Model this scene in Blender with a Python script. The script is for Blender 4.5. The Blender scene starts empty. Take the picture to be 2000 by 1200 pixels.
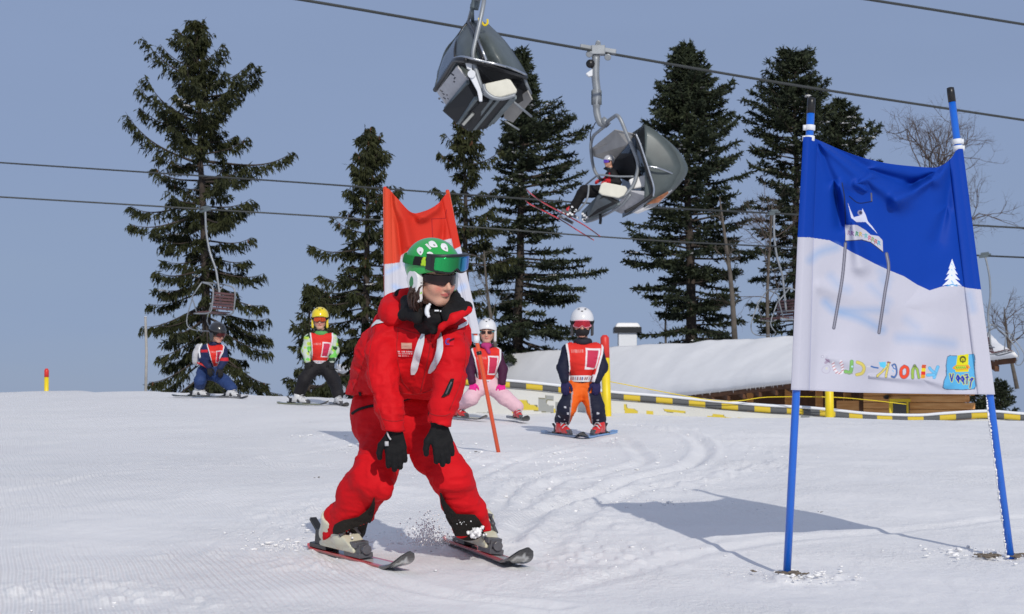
import bpy, bmesh, math, random
import numpy as np
from mathutils import Vector, Matrix
from mathutils.bvhtree import BVHTree
R = math.radians
scene = bpy.context.scene
COL = scene.collection

# ------------------------------------------------------------------ camera
F = 3487.0                      # focal length in pixels of the 2000 px wide photograph
PITCH = R(2.95)
CAM = np.array([0.0, 0.0, 1.07])
cam_data = bpy.data.cameras.new("camera"); cam = bpy.data.objects.new("camera", cam_data); COL.objects.link(cam)
cam.location = CAM; cam.rotation_euler = (R(90) + PITCH, 0, 0)
cam_data.sensor_width = 36.0; cam_data.lens = 36.0 * F / 2000.0
cam_data.clip_start = 0.1; cam_data.clip_end = 3000
cam_data.dof.use_dof = True; cam_data.dof.focus_distance = 7.8; cam_data.dof.aperture_fstop = 13.0
scene.camera = cam

# ------------------------------------------------------------------ sky, sun, exposure
SUN_EL = R(31.0); SUN_AZ = R(165.0)       # azimuth clockwise from +Y (view direction); behind the camera, to its right
w = bpy.data.worlds.new("World"); scene.world = w; w.use_nodes = True
nt = w.node_tree; nt.nodes.clear()
sky = nt.nodes.new("ShaderNodeTexSky"); sky.sky_type = 'NISHITA'; sky.sun_disc = False
sky.sun_elevation = SUN_EL; sky.sun_rotation = SUN_AZ
sky.altitude = 900; sky.air_density = 1.0; sky.dust_density = 0.6; sky.ozone_density = 3.0
hs = nt.nodes.new("ShaderNodeHueSaturation"); hs.inputs['Saturation'].default_value = 0.80; hs.inputs['Hue'].default_value = 0.515
tc = nt.nodes.new("ShaderNodeTexCoord"); mp = nt.nodes.new("ShaderNodeMapping"); mp.inputs['Scale'].default_value = (3, 3, 14); mp.inputs['Rotation'].default_value = (0.0, 0.25, 0)
nz = nt.nodes.new("ShaderNodeTexNoise"); nz.inputs['Scale'].default_value = 1.6; nz.inputs['Detail'].default_value = 5
mr = nt.nodes.new("ShaderNodeMapRange"); mr.inputs[1].default_value = 0.35; mr.inputs[2].default_value = 0.75; mr.inputs[3].default_value = 0.80; mr.inputs[4].default_value = 0.92
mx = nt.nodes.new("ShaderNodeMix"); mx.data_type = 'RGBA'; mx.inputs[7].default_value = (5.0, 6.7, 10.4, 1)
bg = nt.nodes.new("ShaderNodeBackground"); bg.inputs['Strength'].default_value = 0.058
wo = nt.nodes.new("ShaderNodeOutputWorld")
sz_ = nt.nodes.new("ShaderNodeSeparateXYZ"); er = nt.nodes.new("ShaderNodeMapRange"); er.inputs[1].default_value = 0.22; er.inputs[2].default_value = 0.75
sky_grad = nt.nodes.new("ShaderNodeMix"); sky_grad.data_type = 'RGBA'; sky_grad.inputs[6].default_value = (4.9, 6.5, 10.1, 1); sky_grad.inputs[7].default_value = (7.9, 8.8, 11.4, 1)   # paler upper sky, added above the view to lift and whiten shadow fill
L = nt.links.new
L(tc.outputs['Generated'], sz_.inputs[0]); L(sz_.outputs[2], er.inputs[0]); L(er.outputs[0], sky_grad.inputs[0]); L(sky_grad.outputs[2], mx.inputs[7])
L(sky.outputs[0], hs.inputs['Color']); L(tc.outputs['Generated'], mp.inputs[0]); L(mp.outputs[0], nz.inputs['Vector'])
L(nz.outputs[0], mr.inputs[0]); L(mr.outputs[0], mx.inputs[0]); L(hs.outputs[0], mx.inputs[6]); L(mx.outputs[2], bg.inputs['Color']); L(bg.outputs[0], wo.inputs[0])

sun_d = bpy.data.lights.new("sun", 'SUN'); sun = bpy.data.objects.new("sun", sun_d); COL.objects.link(sun)
sun_d.energy = 2.85; sun_d.angle = R(0.55); sun_d.color = (1.0, 0.95, 0.87)
sdir = Vector((math.sin(SUN_AZ) * math.cos(SUN_EL), math.cos(SUN_AZ) * math.cos(SUN_EL), math.sin(SUN_EL)))
sun.rotation_euler = sdir.to_track_quat('Z', 'Y').to_euler(); sun.location = (5, -8, 12)
scene.view_settings.view_transform = 'Standard'; scene.view_settings.look = 'None'
scene.view_settings.exposure = -0.13; scene.view_settings.gamma = 1.0
scene.view_settings.use_curve_mapping = False

# ------------------------------------------------------------------ pixel -> world helpers (modelling by eye from the photograph)
cp, sp = math.cos(PITCH), math.sin(PITCH)
def P(u, v, Y):
    x = (u - 1000.0) / F; z = (600.0 - v) / F
    d = np.array([x, cp - z * sp, sp + z * cp])
    return CAM + d * (Y / d[1])

# ------------------------------------------------------------------ numpy noise
def _hash(ix, iy, iz, seed):
    n = (ix.astype(np.int64) * 374761393 + iy.astype(np.int64) * 668265263 + iz.astype(np.int64) * 1274126177 + seed * 69069)
    n = (n ^ (n >> 13)) * 1274126177
    n = n & 0x7fffffff
    n = (n ^ (n >> 16))
    return (n & 0xffff) / 32767.5 - 1.0
def vnoise(p, seed=0):
    p = np.asarray(p, float)
    i = np.floor(p).astype(np.int64); f = p - i; f = f * f * f * (f * (f * 6 - 15) + 10)
    out = 0
    for dx in (0, 1):
        wx = f[..., 0] if dx else 1 - f[..., 0]
        for dy in (0, 1):
            wy = f[..., 1] if dy else 1 - f[..., 1]
            for dz in (0, 1):
                wz = f[..., 2] if dz else 1 - f[..., 2]
                out = out + wx * wy * wz * _hash(i[..., 0] + dx, i[..., 1] + dy, i[..., 2] + dz, seed)
    return out
def vn2(x, y, s, seed=0):
    return vnoise(np.stack([np.asarray(x, float) * s, np.asarray(y, float) * s, np.zeros_like(np.asarray(x, float))], -1), seed)
def smooth(t): t = np.clip(t, 0, 1); return t * t * (3 - 2 * t)

# ------------------------------------------------------------------ terrain
CU = [-600, 0, 300, 600, 700, 880, 1000, 1200, 1600, 2000, 2600]
CV = [757, 760, 763, 774, 777, 790, 800, 806, 817, 821, 828]
YU = [-600, 0, 400, 700, 1000, 1200, 1600, 2600]
YC = [27, 27, 25, 23.5, 21, 20, 18.8, 18.8]
def ground(x, y):
    x = np.asarray(x, float); y = np.asarray(y, float)
    yy = np.maximum(y, 3.0)
    u = np.clip(1000 + F * x / yy, -600, 2600)
    ec = np.tan(PITCH - np.arctan((np.interp(u, CU, CV) - 600) / F))
    yc = np.interp(u, YU, YC)
    ep = 0.0455 - 1.07 / yy
    epc = 0.0455 - 1.07 / yc
    e1 = ep + (ec - epc) * smooth((yy / yc - 0.35) / 0.65) + 0.0006 * np.maximum(yy - yc, 0)
    e2 = ec + 0.0004 - 0.10 * (1 - np.exp(-np.maximum(yy - yc, 0) / 14.0)) + 0.004 * np.maximum(yc - yy, 0)
    k = 1500.0
    e = -np.log(np.exp(-k * np.clip(e1 - e2, -0.4, 0.4)) + 1.0) / k + e2
    z = 1.07 + e * yy
    return np.where(y < 3.0, 0.0455 * y, z)
def G(u, v, y0=2.5, y1=60):
    ys = np.linspace(y0, y1, 6000)
    x = (u - 1000.0) / F; zz = (600.0 - v) / F
    d = np.array([x, cp - zz * sp, sp + zz * cp])
    px = d[0] / d[1] * ys; pz = CAM[2] + d[2] / d[1] * ys
    g = ground(px, ys)
    hit = np.where(pz <= g)[0]
    i = hit[0] if len(hit) else int(np.argmin(pz - g))
    return np.array([px[i], ys[i], g[i]])
def gz(x, y): return float(ground(np.array([x]), np.array([y]))[0])
# ------------------------------------------------------------------ materials
def mat(name, col=(0.5, 0.5, 0.5), rough=0.6, metal=0.0, bump=0.0, bscale=60.0, attr=False, var=0.0, vscale=8.0, sheen=0.0, coat=0.0, alpha=1.0, trans=0.0, spec=0.5, sss=0.0):
    m = bpy.data.materials.new(name); m.use_nodes = True
    nt = m.node_tree; b = nt.nodes['Principled BSDF']
    b.inputs['Base Color'].default_value = (*col, 1); b.inputs['Roughness'].default_value = rough; b.inputs['Metallic'].default_value = metal
    b.inputs['Specular IOR Level'].default_value = spec
    if sheen: b.inputs['Sheen Weight'].default_value = sheen
    if coat: b.inputs['Coat Weight'].default_value = coat; b.inputs['Coat Roughness'].default_value = 0.08
    if alpha < 1: b.inputs['Alpha'].default_value = alpha
    if trans: b.inputs['Transmission Weight'].default_value = trans
    if sss: b.inputs['Subsurface Weight'].default_value = sss; b.inputs['Subsurface Radius'].default_value = (0.012, 0.005, 0.003)
    tc = nt.nodes.new('ShaderNodeTexCoord')
    src = None
    if attr:
        a = nt.nodes.new('ShaderNodeAttribute'); a.attribute_name = 'Col'; src = a.outputs['Color']
    if var:
        n = nt.nodes.new('ShaderNodeTexNoise'); n.inputs['Scale'].default_value = vscale; n.inputs['Detail'].default_value = 6
        nt.links.new(tc.outputs['Object'], n.inputs['Vector'])
        mr = nt.nodes.new('ShaderNodeMapRange'); mr.inputs[1].default_value = 0.3; mr.inputs[2].default_value = 0.7
        mr.inputs[3].default_value = 1 - var; mr.inputs[4].default_value = 1 + var
        nt.links.new(n.outputs[0], mr.inputs[0])
        mm = nt.nodes.new('ShaderNodeMix'); mm.data_type = 'RGBA'; mm.blend_type = 'MULTIPLY'; mm.inputs[0].default_value = 1
        if src: nt.links.new(src, mm.inputs[6])
        else: mm.inputs[6].default_value = (*col, 1)
        cx = nt.nodes.new('ShaderNodeCombineColor')
        for i in range(3): nt.links.new(mr.outputs[0], cx.inputs[i])
        nt.links.new(cx.outputs[0], mm.inputs[7]); src = mm.outputs[2]
    if src: nt.links.new(src, b.inputs['Base Color'])
    if bump:
        n = nt.nodes.new('ShaderNodeTexNoise'); n.inputs['Scale'].default_value = bscale; n.inputs['Detail'].default_value = 4
        nt.links.new(tc.outputs['Object'], n.inputs['Vector'])
        bp = nt.nodes.new('ShaderNodeBump'); bp.inputs['Strength'].default_value = bump; bp.inputs['Distance'].default_value = 0.01
        nt.links.new(n.outputs[0], bp.inputs['Height']); nt.links.new(bp.outputs[0], b.inputs['Normal'])
    return m
M = {}
M['red_cloth'] = mat('red_cloth', (0.60, 0.005, 0.010), 0.72, bump=0.7, bscale=17, var=0.06, vscale=5, sheen=0.0, spec=0.18)
M['red_pants'] = mat('red_pants', (0.60, 0.005, 0.010), 0.75, bump=0.7, bscale=17, var=0.06, vscale=5, spec=0.18)
M['black_cloth'] = mat('black_cloth', (0.010, 0.010, 0.011), 0.75, bump=0.4, bscale=60, spec=0.2)
M['gaiter'] = mat('gaiter', (0.022, 0.019, 0.016), 0.85, bump=0.5, bscale=80, spec=0.2)
M['white_cloth'] = mat('white_cloth', (0.72, 0.74, 0.77), 0.6, bump=0.2, bscale=40)
M['silver_trim'] = mat('silver_trim', (0.70, 0.72, 0.75), 0.5)
M['skin'] = mat('skin', (0.62, 0.33, 0.22), 0.5, attr=True, sss=0.15, var=0.05, vscale=30)
M['hair'] = mat('hair', (0.035, 0.014, 0.008), 0.5, bump=0.6, bscale=120)
M['attr_gloss'] = mat('printed_plastic', rough=0.25, attr=True, coat=0.6)
M['attr_cloth'] = mat('printed_cloth', rough=0.7, attr=True, bump=0.3, bscale=40, spec=0.25)
M['attr_flag'] = mat('printed_banner', rough=0.6, attr=True, bump=0.15, bscale=30, spec=0.12)
M['white_gloss'] = mat('white_gloss', (0.72, 0.72, 0.71), 0.25, coat=0.5)
M['grey_white'] = mat('grey_white', (0.48, 0.48, 0.5), 0.5, var=0.1)
M['cream'] = mat('cream_plastic', (0.62, 0.60, 0.46), 0.3, coat=0.3, var=0.07)
M['grey_plastic'] = mat('grey_plastic', (0.09, 0.09, 0.10), 0.35, var=0.2, vscale=40)
M['black_plastic'] = mat('black_plastic', (0.012, 0.012, 0.013), 0.35)
M['steel'] = mat('steel', (0.55, 0.57, 0.6), 0.3, metal=1.0, var=0.1)
M['galv'] = mat('galvanised', (0.27, 0.29, 0.31), 0.45, metal=0.35, var=0.15, vscale=4)
M['galv_dark'] = mat('galvanised_dark', (0.13, 0.16, 0.17), 0.5, metal=0.3, var=0.2, vscale=4)
M['cable'] = mat('cable_steel', (0.05, 0.055, 0.055), 0.6, metal=0.3)
M['blue_pole'] = mat('blue_pole', (0.008, 0.13, 0.62), 0.3, coat=0.3, var=0.06)
M['orange_pole'] = mat('orange_pole', (0.72, 0.085, 0.02), 0.35, coat=0.3, var=0.06)
M['yellow'] = mat('yellow_paint', (0.80, 0.60, 0.01), 0.45, var=0.06)
M['red_paint'] = mat('red_paint', (0.65, 0.03, 0.02), 0.45)
M['snow_lump'] = mat('snow_lump', (0.86, 0.855, 0.85), 0.6, bump=0.35, bscale=14, var=0.03, vscale=1.2)
M['bark'] = mat('bark', (0.055, 0.042, 0.034), 0.9, bump=0.8, bscale=6, var=0.3, vscale=3)
M['pale_bark'] = mat('pale_bark', (0.10, 0.085, 0.07), 0.9, bump=0.6, bscale=6, var=0.3, vscale=3)
M['twig'] = mat('twig', (0.10, 0.075, 0.062), 0.9)
M['cone_brown'] = mat('cone_brown', (0.10, 0.045, 0.02), 0.9)
M['boot_red'] = mat('boot_red', (0.62, 0.02, 0.02), 0.3, coat=0.3)
M['dark_liner'] = mat('dark_liner', (0.02, 0.021, 0.022), 0.8)
M['lining'] = mat('lining_grey', (0.38, 0.365, 0.34), 0.7, var=0.12, vscale=3)
M['seat_pad'] = mat('seat_pad', (0.68, 0.66, 0.56), 0.5, var=0.05)
M['rust'] = mat('rust', (0.26, 0.10, 0.045), 0.8, var=0.4, vscale=6)
M['weathered'] = mat('weathered_wood', (0.34, 0.33, 0.31), 0.9, var=0.2)
M['red_seam'] = mat('red_seam', (0.38, 0.004, 0.008), 0.8)
M['window_dark'] = mat('window_dark', (0.012, 0.015, 0.02), 0.1)
M['stud_red'] = mat('slat_red', (0.13, 0.06, 0.06), 0.6, var=0.2)
def glassmat(name, col, alpha, rough=0.12):
    m = mat(name, col, rough, alpha=alpha, coat=0.08, var=0.35, vscale=1.5); return m
M['smoke'] = glassmat('smoked_dome', (0.085, 0.105, 0.105), 0.90, 0.42)
M['smoke_light'] = glassmat('smoked_dome_clear', (0.10, 0.14, 0.20), 0.80, 0.15)

def foliage_mat(name, c1, c2):
    m = bpy.data.materials.new(name); m.use_nodes = True; nt = m.node_tree; b = nt.nodes['Principled BSDF']
    g = nt.nodes.new('ShaderNodeTexCoord'); n = nt.nodes.new('ShaderNodeTexNoise'); n.inputs['Scale'].default_value = 0.9; n.inputs['Detail'].default_value = 5; n.inputs['Roughness'].default_value = 0.7
    r = nt.nodes.new('ShaderNodeValToRGB'); r.color_ramp.elements[0].position = 0.38; r.color_ramp.elements[1].position = 0.64
    r.color_ramp.elements[0].color = (*c1, 1); r.color_ramp.elements[1].color = (*c2, 1)
    nt.links.new(g.outputs['Object'], n.inputs['Vector']); nt.links.new(n.outputs[0], r.inputs[0]); nt.links.new(r.outputs[0], b.inputs['Base Color'])
    b.inputs['Roughness'].default_value = 0.7; b.inputs['Specular IOR Level'].default_value = 0.25
    return m
M['spruce'] = foliage_mat('spruce_needles', (0.014, 0.019, 0.006), (0.042, 0.046, 0.014))
M['fir'] = foliage_mat('fir_needles', (0.013, 0.020, 0.011), (0.038, 0.048, 0.022))

def wood_mat():
    m = bpy.data.materials.new('log_wall'); m.use_nodes = True; nt = m.node_tree; b = nt.nodes['Principled BSDF']
    g = nt.nodes.new('ShaderNodeTexCoord'); mp = nt.nodes.new('ShaderNodeMapping'); mp.inputs['Scale'].default_value = (0.6, 0.6, 9)
    n = nt.nodes.new('ShaderNodeTexNoise'); n.inputs['Scale'].default_value = 2.0; n.inputs['Detail'].default_value = 6
    r = nt.nodes.new('ShaderNodeValToRGB'); r.color_ramp.elements[0].position = 0.35; r.color_ramp.elements[1].position = 0.66
    r.color_ramp.elements[0].color = (0.60, 0.26, 0.07, 1); r.color_ramp.elements[1].color = (0.74, 0.38, 0.13, 1)
    nt.links.new(g.outputs['Object'], mp.inputs[0]); nt.links.new(mp.outputs[0], n.inputs['Vector']); nt.links.new(n.outputs[0], r.inputs[0]); nt.links.new(r.outputs[0], b.inputs['Base Color'])
    b.inputs['Roughness'].default_value = 0.7
    return m
M['wood'] = wood_mat()
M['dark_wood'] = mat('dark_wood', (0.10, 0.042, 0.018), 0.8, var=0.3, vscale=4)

def lens_mat(name, stops, axis_scale, rough=0.07):
    """mirrored goggle lens: coating colour runs across the lens width (own object space X)"""
    m = bpy.data.materials.new(name); m.use_nodes = True; nt = m.node_tree; b = nt.nodes['Principled BSDF']
    a = nt.nodes.new('ShaderNodeAttribute'); a.attribute_name = 'Col'
    nt.links.new(a.outputs['Color'], b.inputs['Base Color'])
    b.inputs['Metallic'].default_value = 0.85; b.inputs['Roughness'].default_value = rough
    b.inputs['Coat Weight'].default_value = 0.5
    return m
M['lens'] = lens_mat('goggle_lens', None, 1)
M['dark_lens'] = mat('dark_lens', (0.016, 0.004, 0.005), 0.12, coat=0.1, spec=0.35)

# ------------------------------------------------------------------ object helpers
def setp(o, label=None, cat=None, group=None, kind=None):
    if label: o['label'] = label
    if cat: o['category'] = cat
    if group: o['group'] = group
    if kind: o['kind'] = kind
    return o
def thing(name, label, cat, loc=(0, 0, 0), group=None, rotz=0.0):
    o = bpy.data.objects.new(name, None); COL.objects.link(o); o.location = Vector([float(a) for a in loc]); o.rotation_euler = (0, 0, rotz)
    o.empty_display_size = 0.2
    return setp(o, label, cat, group)
def meshobj(name, verts, faces, m, parent=None, smooth_=True, cols=None, local=False, mats=None, fmat=None):
    """verts in world coordinates unless local; the parent is an Empty (translation only)"""
    me = bpy.data.meshes.new(name)
    verts = np.asarray(verts, dtype=np.float64).reshape(-1, 3)
    off = np.zeros(3)
    if parent is not None and not local:
        p = parent
        while p is not None: off = off + np.array(p.location); p = p.parent
    verts = verts - off
    if isinstance(faces, np.ndarray):
        nf, k = faces.shape
        me.vertices.add(len(verts)); me.vertices.foreach_set('co', verts.astype(np.float32).ravel())
        me.loops.add(nf * k); me.loops.foreach_set('vertex_index', faces.astype(np.int32).ravel())
        me.polygons.add(nf); me.polygons.foreach_set('loop_start', np.arange(0, nf * k, k, dtype=np.int32))
        me.update(calc_edges=True)
    else:
        me.from_pydata([tuple(v) for v in verts], [], [tuple(int(i) for i in f) for f in faces])
    me.validate()
    if cols is not None:
        ca = me.color_attributes.new('Col', 'FLOAT_COLOR', 'POINT')
        c4 = np.ones((len(verts), 4), np.float32); c4[:, :3] = cols; ca.data.foreach_set('color', c4.ravel())
    me.polygons.foreach_set('use_smooth', np.full(len(me.polygons), smooth_, dtype=bool))
    for mm in (mats or [m]): me.materials.append(mm)
    if fmat is not None: me.polygons.foreach_set('material_index', np.asarray(fmat, dtype=np.int32))
    o = bpy.data.objects.new(name, me); COL.objects.link(o)
    if parent is not None: o.parent = parent
    return o
class MB:
    def __init__(s): s.v = []; s.f = []; s.n = 0
    def add(s, v, f):
        v = np.asarray(v, float); s.v.append(v); s.f += [tuple(int(i) + s.n for i in q) for q in f]; s.n += len(v)
    def box(s, c, sx, sy, sz, rot=None, taper=1.0):
        c = np.asarray(c, float); pts = []
        for z in (-1, 1):
            t = taper if z > 0 else 1
            for x, y in ((-1, -1), (1, -1), (1, 1), (-1, 1)): pts.append((x * sx / 2 * t, y * sy / 2 * t, z * sz / 2))
        pts = np.array(pts)
        if rot is not None: pts = pts @ np.asarray(rot).T
        s.add(pts + c, [(0, 3, 2, 1), (4, 5, 6, 7), (0, 1, 5, 4), (1, 2, 6, 5), (2, 3, 7, 6), (3, 0, 4, 7)])
    def beam(s, a, b, w, h, up=(0, 0, 1)):
        a = np.asarray(a, float); b = np.asarray(b, float); d = b - a; L_ = np.linalg.norm(d); d = d / L_
        r = np.cross(d, up); r /= np.linalg.norm(r) + 1e-9; u = np.cross(r, d)
        s.box((a + b) / 2, w, L_, h, np.stack([r, d, u], 1))
    def tube(s, pts, r, n=8, cap=True):
        pts = np.asarray(pts, float); m = len(pts); rr = np.full(m, r) if np.isscalar(r) else np.asarray(r, float)
        t = np.gradient(pts, axis=0); t /= np.linalg.norm(t, axis=1)[:, None] + 1e-12
        ref = np.array([0, 0, 1.0]) if abs(t[0][2]) < 0.9 else np.array([1.0, 0, 0])
        u = np.cross(t[0], ref); u /= np.linalg.norm(u); V = []
        for i in range(m):
            u = u - t[i] * np.dot(u, t[i]); u /= np.linalg.norm(u) + 1e-12; w_ = np.cross(t[i], u)
            for k in range(n):
                a = 2 * math.pi * k / n; V.append(pts[i] + rr[i] * (math.cos(a) * u + math.sin(a) * w_))
        Fc = [(i * n + k, i * n + (k + 1) % n, (i + 1) * n + (k + 1) % n, (i + 1) * n + k) for i in range(m - 1) for k in range(n)]
        if cap: Fc += [tuple(range(n))[::-1], tuple((m - 1) * n + k for k in range(n))]
        s.add(V, Fc)
    def chunk(s, c, r, rng, n=7, m=5):
        k = s.n; s.ball(c, r, n, m); v = s.v[-1]; c = np.asarray(c, float); s.v[-1] = c + (v - c) * rng.uniform(.55, 1.25, (len(v), 1))
    def slab(s, poly, thick):
        """polygon of 3-D points given thickness along its own normal"""
        p = np.asarray(poly, float); c = p.mean(0); n = np.zeros(3)
        for i in range(len(p)): n += np.cross(p[i] - c, p[(i + 1) % len(p)] - c)
        n /= np.linalg.norm(n); k = len(p); q = p + n * thick
        s.add(np.vstack([p, q]), [tuple(range(k))[::-1], tuple(range(k, 2 * k))] + [(i, (i + 1) % k, k + (i + 1) % k, k + i) for i in range(k)])
    def ball(s, c, r, n=10, m=7):
        c = np.asarray(c, float); r = np.array([r, r, r]) if np.isscalar(r) else np.asarray(r); V = [(0, 0, 1)]
        for i in range(1, m):
            a = math.pi * i / m
            for k in range(n): b = 2 * math.pi * k / n; V.append((math.sin(a) * math.cos(b), math.sin(a) * math.sin(b), math.cos(a)))
        V.append((0, 0, -1)); Fc = []
        for k in range(n): Fc.append((0, 1 + k, 1 + (k + 1) % n))
        for i in range(m - 2):
            for k in range(n): Fc.append((1 + i * n + k, 1 + (i + 1) * n + k, 1 + (i + 1) * n + (k + 1) % n, 1 + i * n + (k + 1) % n))
        e = len(V) - 1
        for k in range(n): Fc.append((e, 1 + (m - 2) * n + (k + 1) % n, 1 + (m - 2) * n + k))
        s.add(np.array(V) * r + c, Fc)
    def build(s, name, m, parent=None, smooth_=False, local=False, bevel=0.0):
        o = meshobj(name, np.vstack(s.v), s.f, m, parent, smooth_, local=local)
        if bevel:
            b = o.modifiers.new('bevel', 'BEVEL'); b.width = bevel; b.segments = 2; b.limit_method = 'ANGLE'
        return o
def curve(pts, n=6):
    """Catmull-Rom through points"""
    p = np.asarray(pts, float); p = np.vstack([2 * p[0] - p[1], p, 2 * p[-1] - p[-2]]); out = []
    for i in range(1, len(p) - 2):
        for t in np.linspace(0, 1, n, endpoint=False):
            out.append(0.5 * ((2 * p[i]) + (-p[i - 1] + p[i + 1]) * t + (2 * p[i - 1] - 5 * p[i] + 4 * p[i + 1] - p[i + 2]) * t * t + (-p[i - 1] + 3 * p[i] - 3 * p[i + 1] + p[i + 2]) * t ** 3))
    out.append(p[-2]); return np.array(out)

# ------------------------------------------------------------------ distance-field modelling
def rcone(Pn, a, b, ra, rb):
    a = np.asarray(a, float); b = np.asarray(b, float); ba = b - a; d2 = ba @ ba + 1e-12
    h = np.clip(((Pn - a) @ ba) / d2, 0, 1)
    return np.linalg.norm(Pn - a - h[:, None] * ba, axis=1) - (ra + (rb - ra) * h)
def ell(Pn, c, r):
    q = Pn - np.asarray(c); r = np.asarray(r, float)
    k0 = np.linalg.norm(q / r, axis=1); k1 = np.linalg.norm(q / (r * r), axis=1) + 1e-9
    return k0 * (k0 - 1) / k1
def smin(a, b, k):
    h = np.clip(0.5 + 0.5 * (b - a) / k, 0, 1); return b + (a - b) * h - k * h * (1 - h)
def sbox(Pn, c, half, r=0.0):
    q = np.abs(Pn - np.asarray(c)) - (np.asarray(half) - r)
    return np.linalg.norm(np.maximum(q, 0), axis=1) + np.minimum(q.max(1), 0) - r
def surface_nets(V, org, h):
    S = V < 0
    cnt = np.zeros(tuple(n - 1 for n in V.shape), np.int8)
    for i in (0, 1):
        for j in (0, 1):
            for k in (0, 1): cnt += S[i:V.shape[0] - 1 + i, j:V.shape[1] - 1 + j, k:V.shape[2] - 1 + k]
    act = (cnt > 0) & (cnt < 8); idx = np.argwhere(act)
    ids = -np.ones(act.shape, np.int32); ids[act] = np.arange(len(idx))
    acc = np.zeros((len(idx), 3)); c = np.zeros(len(idx))
    O = [(i, j, k) for i in (0, 1) for j in (0, 1) for k in (0, 1)]
    for a in O:
        for ax in range(3):
            if a[ax]: continue
            b = list(a); b[ax] = 1
            va = V[idx[:, 0] + a[0], idx[:, 1] + a[1], idx[:, 2] + a[2]]; vb = V[idx[:, 0] + b[0], idx[:, 1] + b[1], idx[:, 2] + b[2]]
            m = (va < 0) != (vb < 0); t = np.where(m, va / np.where(va == vb, 1, va - vb), 0)
            p = np.tile(np.array(a, float), (len(idx), 1)); p[:, ax] += t
            acc[m] += p[m]; c[m] += 1
    verts = org + h * (idx + acc / c[:, None])
    faces = []
    for ax in range(3):
        o1, o2 = [(1, 2), (2, 0), (0, 1)][ax]
        sl0 = [slice(1, -1)] * 3; sl1 = [slice(1, -1)] * 3
        sl0[ax] = slice(0, V.shape[ax] - 1); sl1[ax] = slice(1, V.shape[ax])
        A = S[tuple(sl0)]; B = S[tuple(sl1)]; m = A != B; e = np.argwhere(m)
        base = e.copy(); base[:, o1] += 1; base[:, o2] += 1
        def cid(d1, d2):
            q = base.copy(); q[:, o1] -= d1; q[:, o2] -= d2; return ids[q[:, 0], q[:, 1], q[:, 2]]
        q = np.stack([cid(1, 1), cid(0, 1), cid(0, 0), cid(1, 0)], 1)
        fl = ~A[m]; q[fl] = q[fl][:, ::-1]; faces.append(q)
    faces = np.vstack(faces); faces = faces[(faces >= 0).all(1)]
    return verts, faces
def sdf_mesh(fn, lo, hi, h, B=8, cut=1.6):
    lo = np.asarray(lo, float); hi = np.asarray(hi, float); nb = np.maximum(1, np.ceil((hi - lo) / (h * B)).astype(int)); n = nb * B + 1
    bi = np.stack(np.meshgrid(*[np.arange(k) for k in nb], indexing='ij'), -1).reshape(-1, 3)
    ctr = lo + (bi + 0.5) * h * B; dc = fn(ctr)
    V = np.ones(n, np.float32) * 9
    near = np.abs(dc) < h * B * 0.87 * cut
    inside = (~near) & (dc < 0)
    for b in bi[inside]: s = b * B; V[s[0]:s[0] + B + 1, s[1]:s[1] + B + 1, s[2]:s[2] + B + 1] = -9
    g = np.stack(np.meshgrid(*[np.arange(B + 1)] * 3, indexing='ij'), -1).reshape(-1, 3)
    nbx = bi[near]
    for s0 in range(0, len(nbx), 400):
        ch = nbx[s0:s0 + 400]; I = (ch[:, None, :] * B + g[None]).reshape(-1, 3); d = fn(lo + I * h)
        V[I[:, 0], I[:, 1], I[:, 2]] = d
    return surface_nets(V, lo, h)
def prim_bounds(prims, pad=0.05):
    pts = []; 
    for p in prims:
        pts += [np.array(p[0]) - max(p[2], p[3]), np.array(p[0]) + max(p[2], p[3]), np.array(p[1]) - max(p[2], p[3]), np.array(p[1]) + max(p[2], p[3])]
    pts = np.array(pts); return pts.min(0) - pad, pts.max(0) + pad
def union(Pn, prims, k):
    d = None
    for p in prims:
        e = rcone(Pn, p[0], p[1], p[2], p[3]); d = e if d is None else smin(d, e, p[4] if len(p) > 4 else k)
    return d
def folds(Pn, amp, sc, seed=0, stretch=(1, 1, 2.6)):
    q = Pn * np.array(stretch) * sc
    q = q + 0.7 * np.stack([vnoise(Pn * sc * 0.6, seed + 5), vnoise(Pn * sc * 0.6, seed + 6), vnoise(Pn * sc * 0.6, seed + 7)], 1)
    a = 1 - np.abs(vnoise(q, seed)) * 2
    b = 1 - np.abs(vnoise(q * 2.1, seed + 1)) * 2
    c = 1 - np.abs(vnoise(q * 4.3 + 3, seed + 2)) * 2
    return -amp * (0.62 * a + 0.36 * b + 0.20 * c)
def bvh_of(o):
    me = o.data; off = np.array(o.matrix_world.translation) if o.parent is None else None
    v = np.empty(len(me.vertices) * 3, np.float32); me.vertices.foreach_get('co', v); v = v.reshape(-1, 3).astype(float)
    p = o; t = np.zeros(3)
    while p is not None: t += np.array(p.location); p = p.parent
    v = v + t
    return BVHTree.FromPolygons([Vector(q) for q in v], [tuple(p.vertices) for p in me.polygons])
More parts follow.
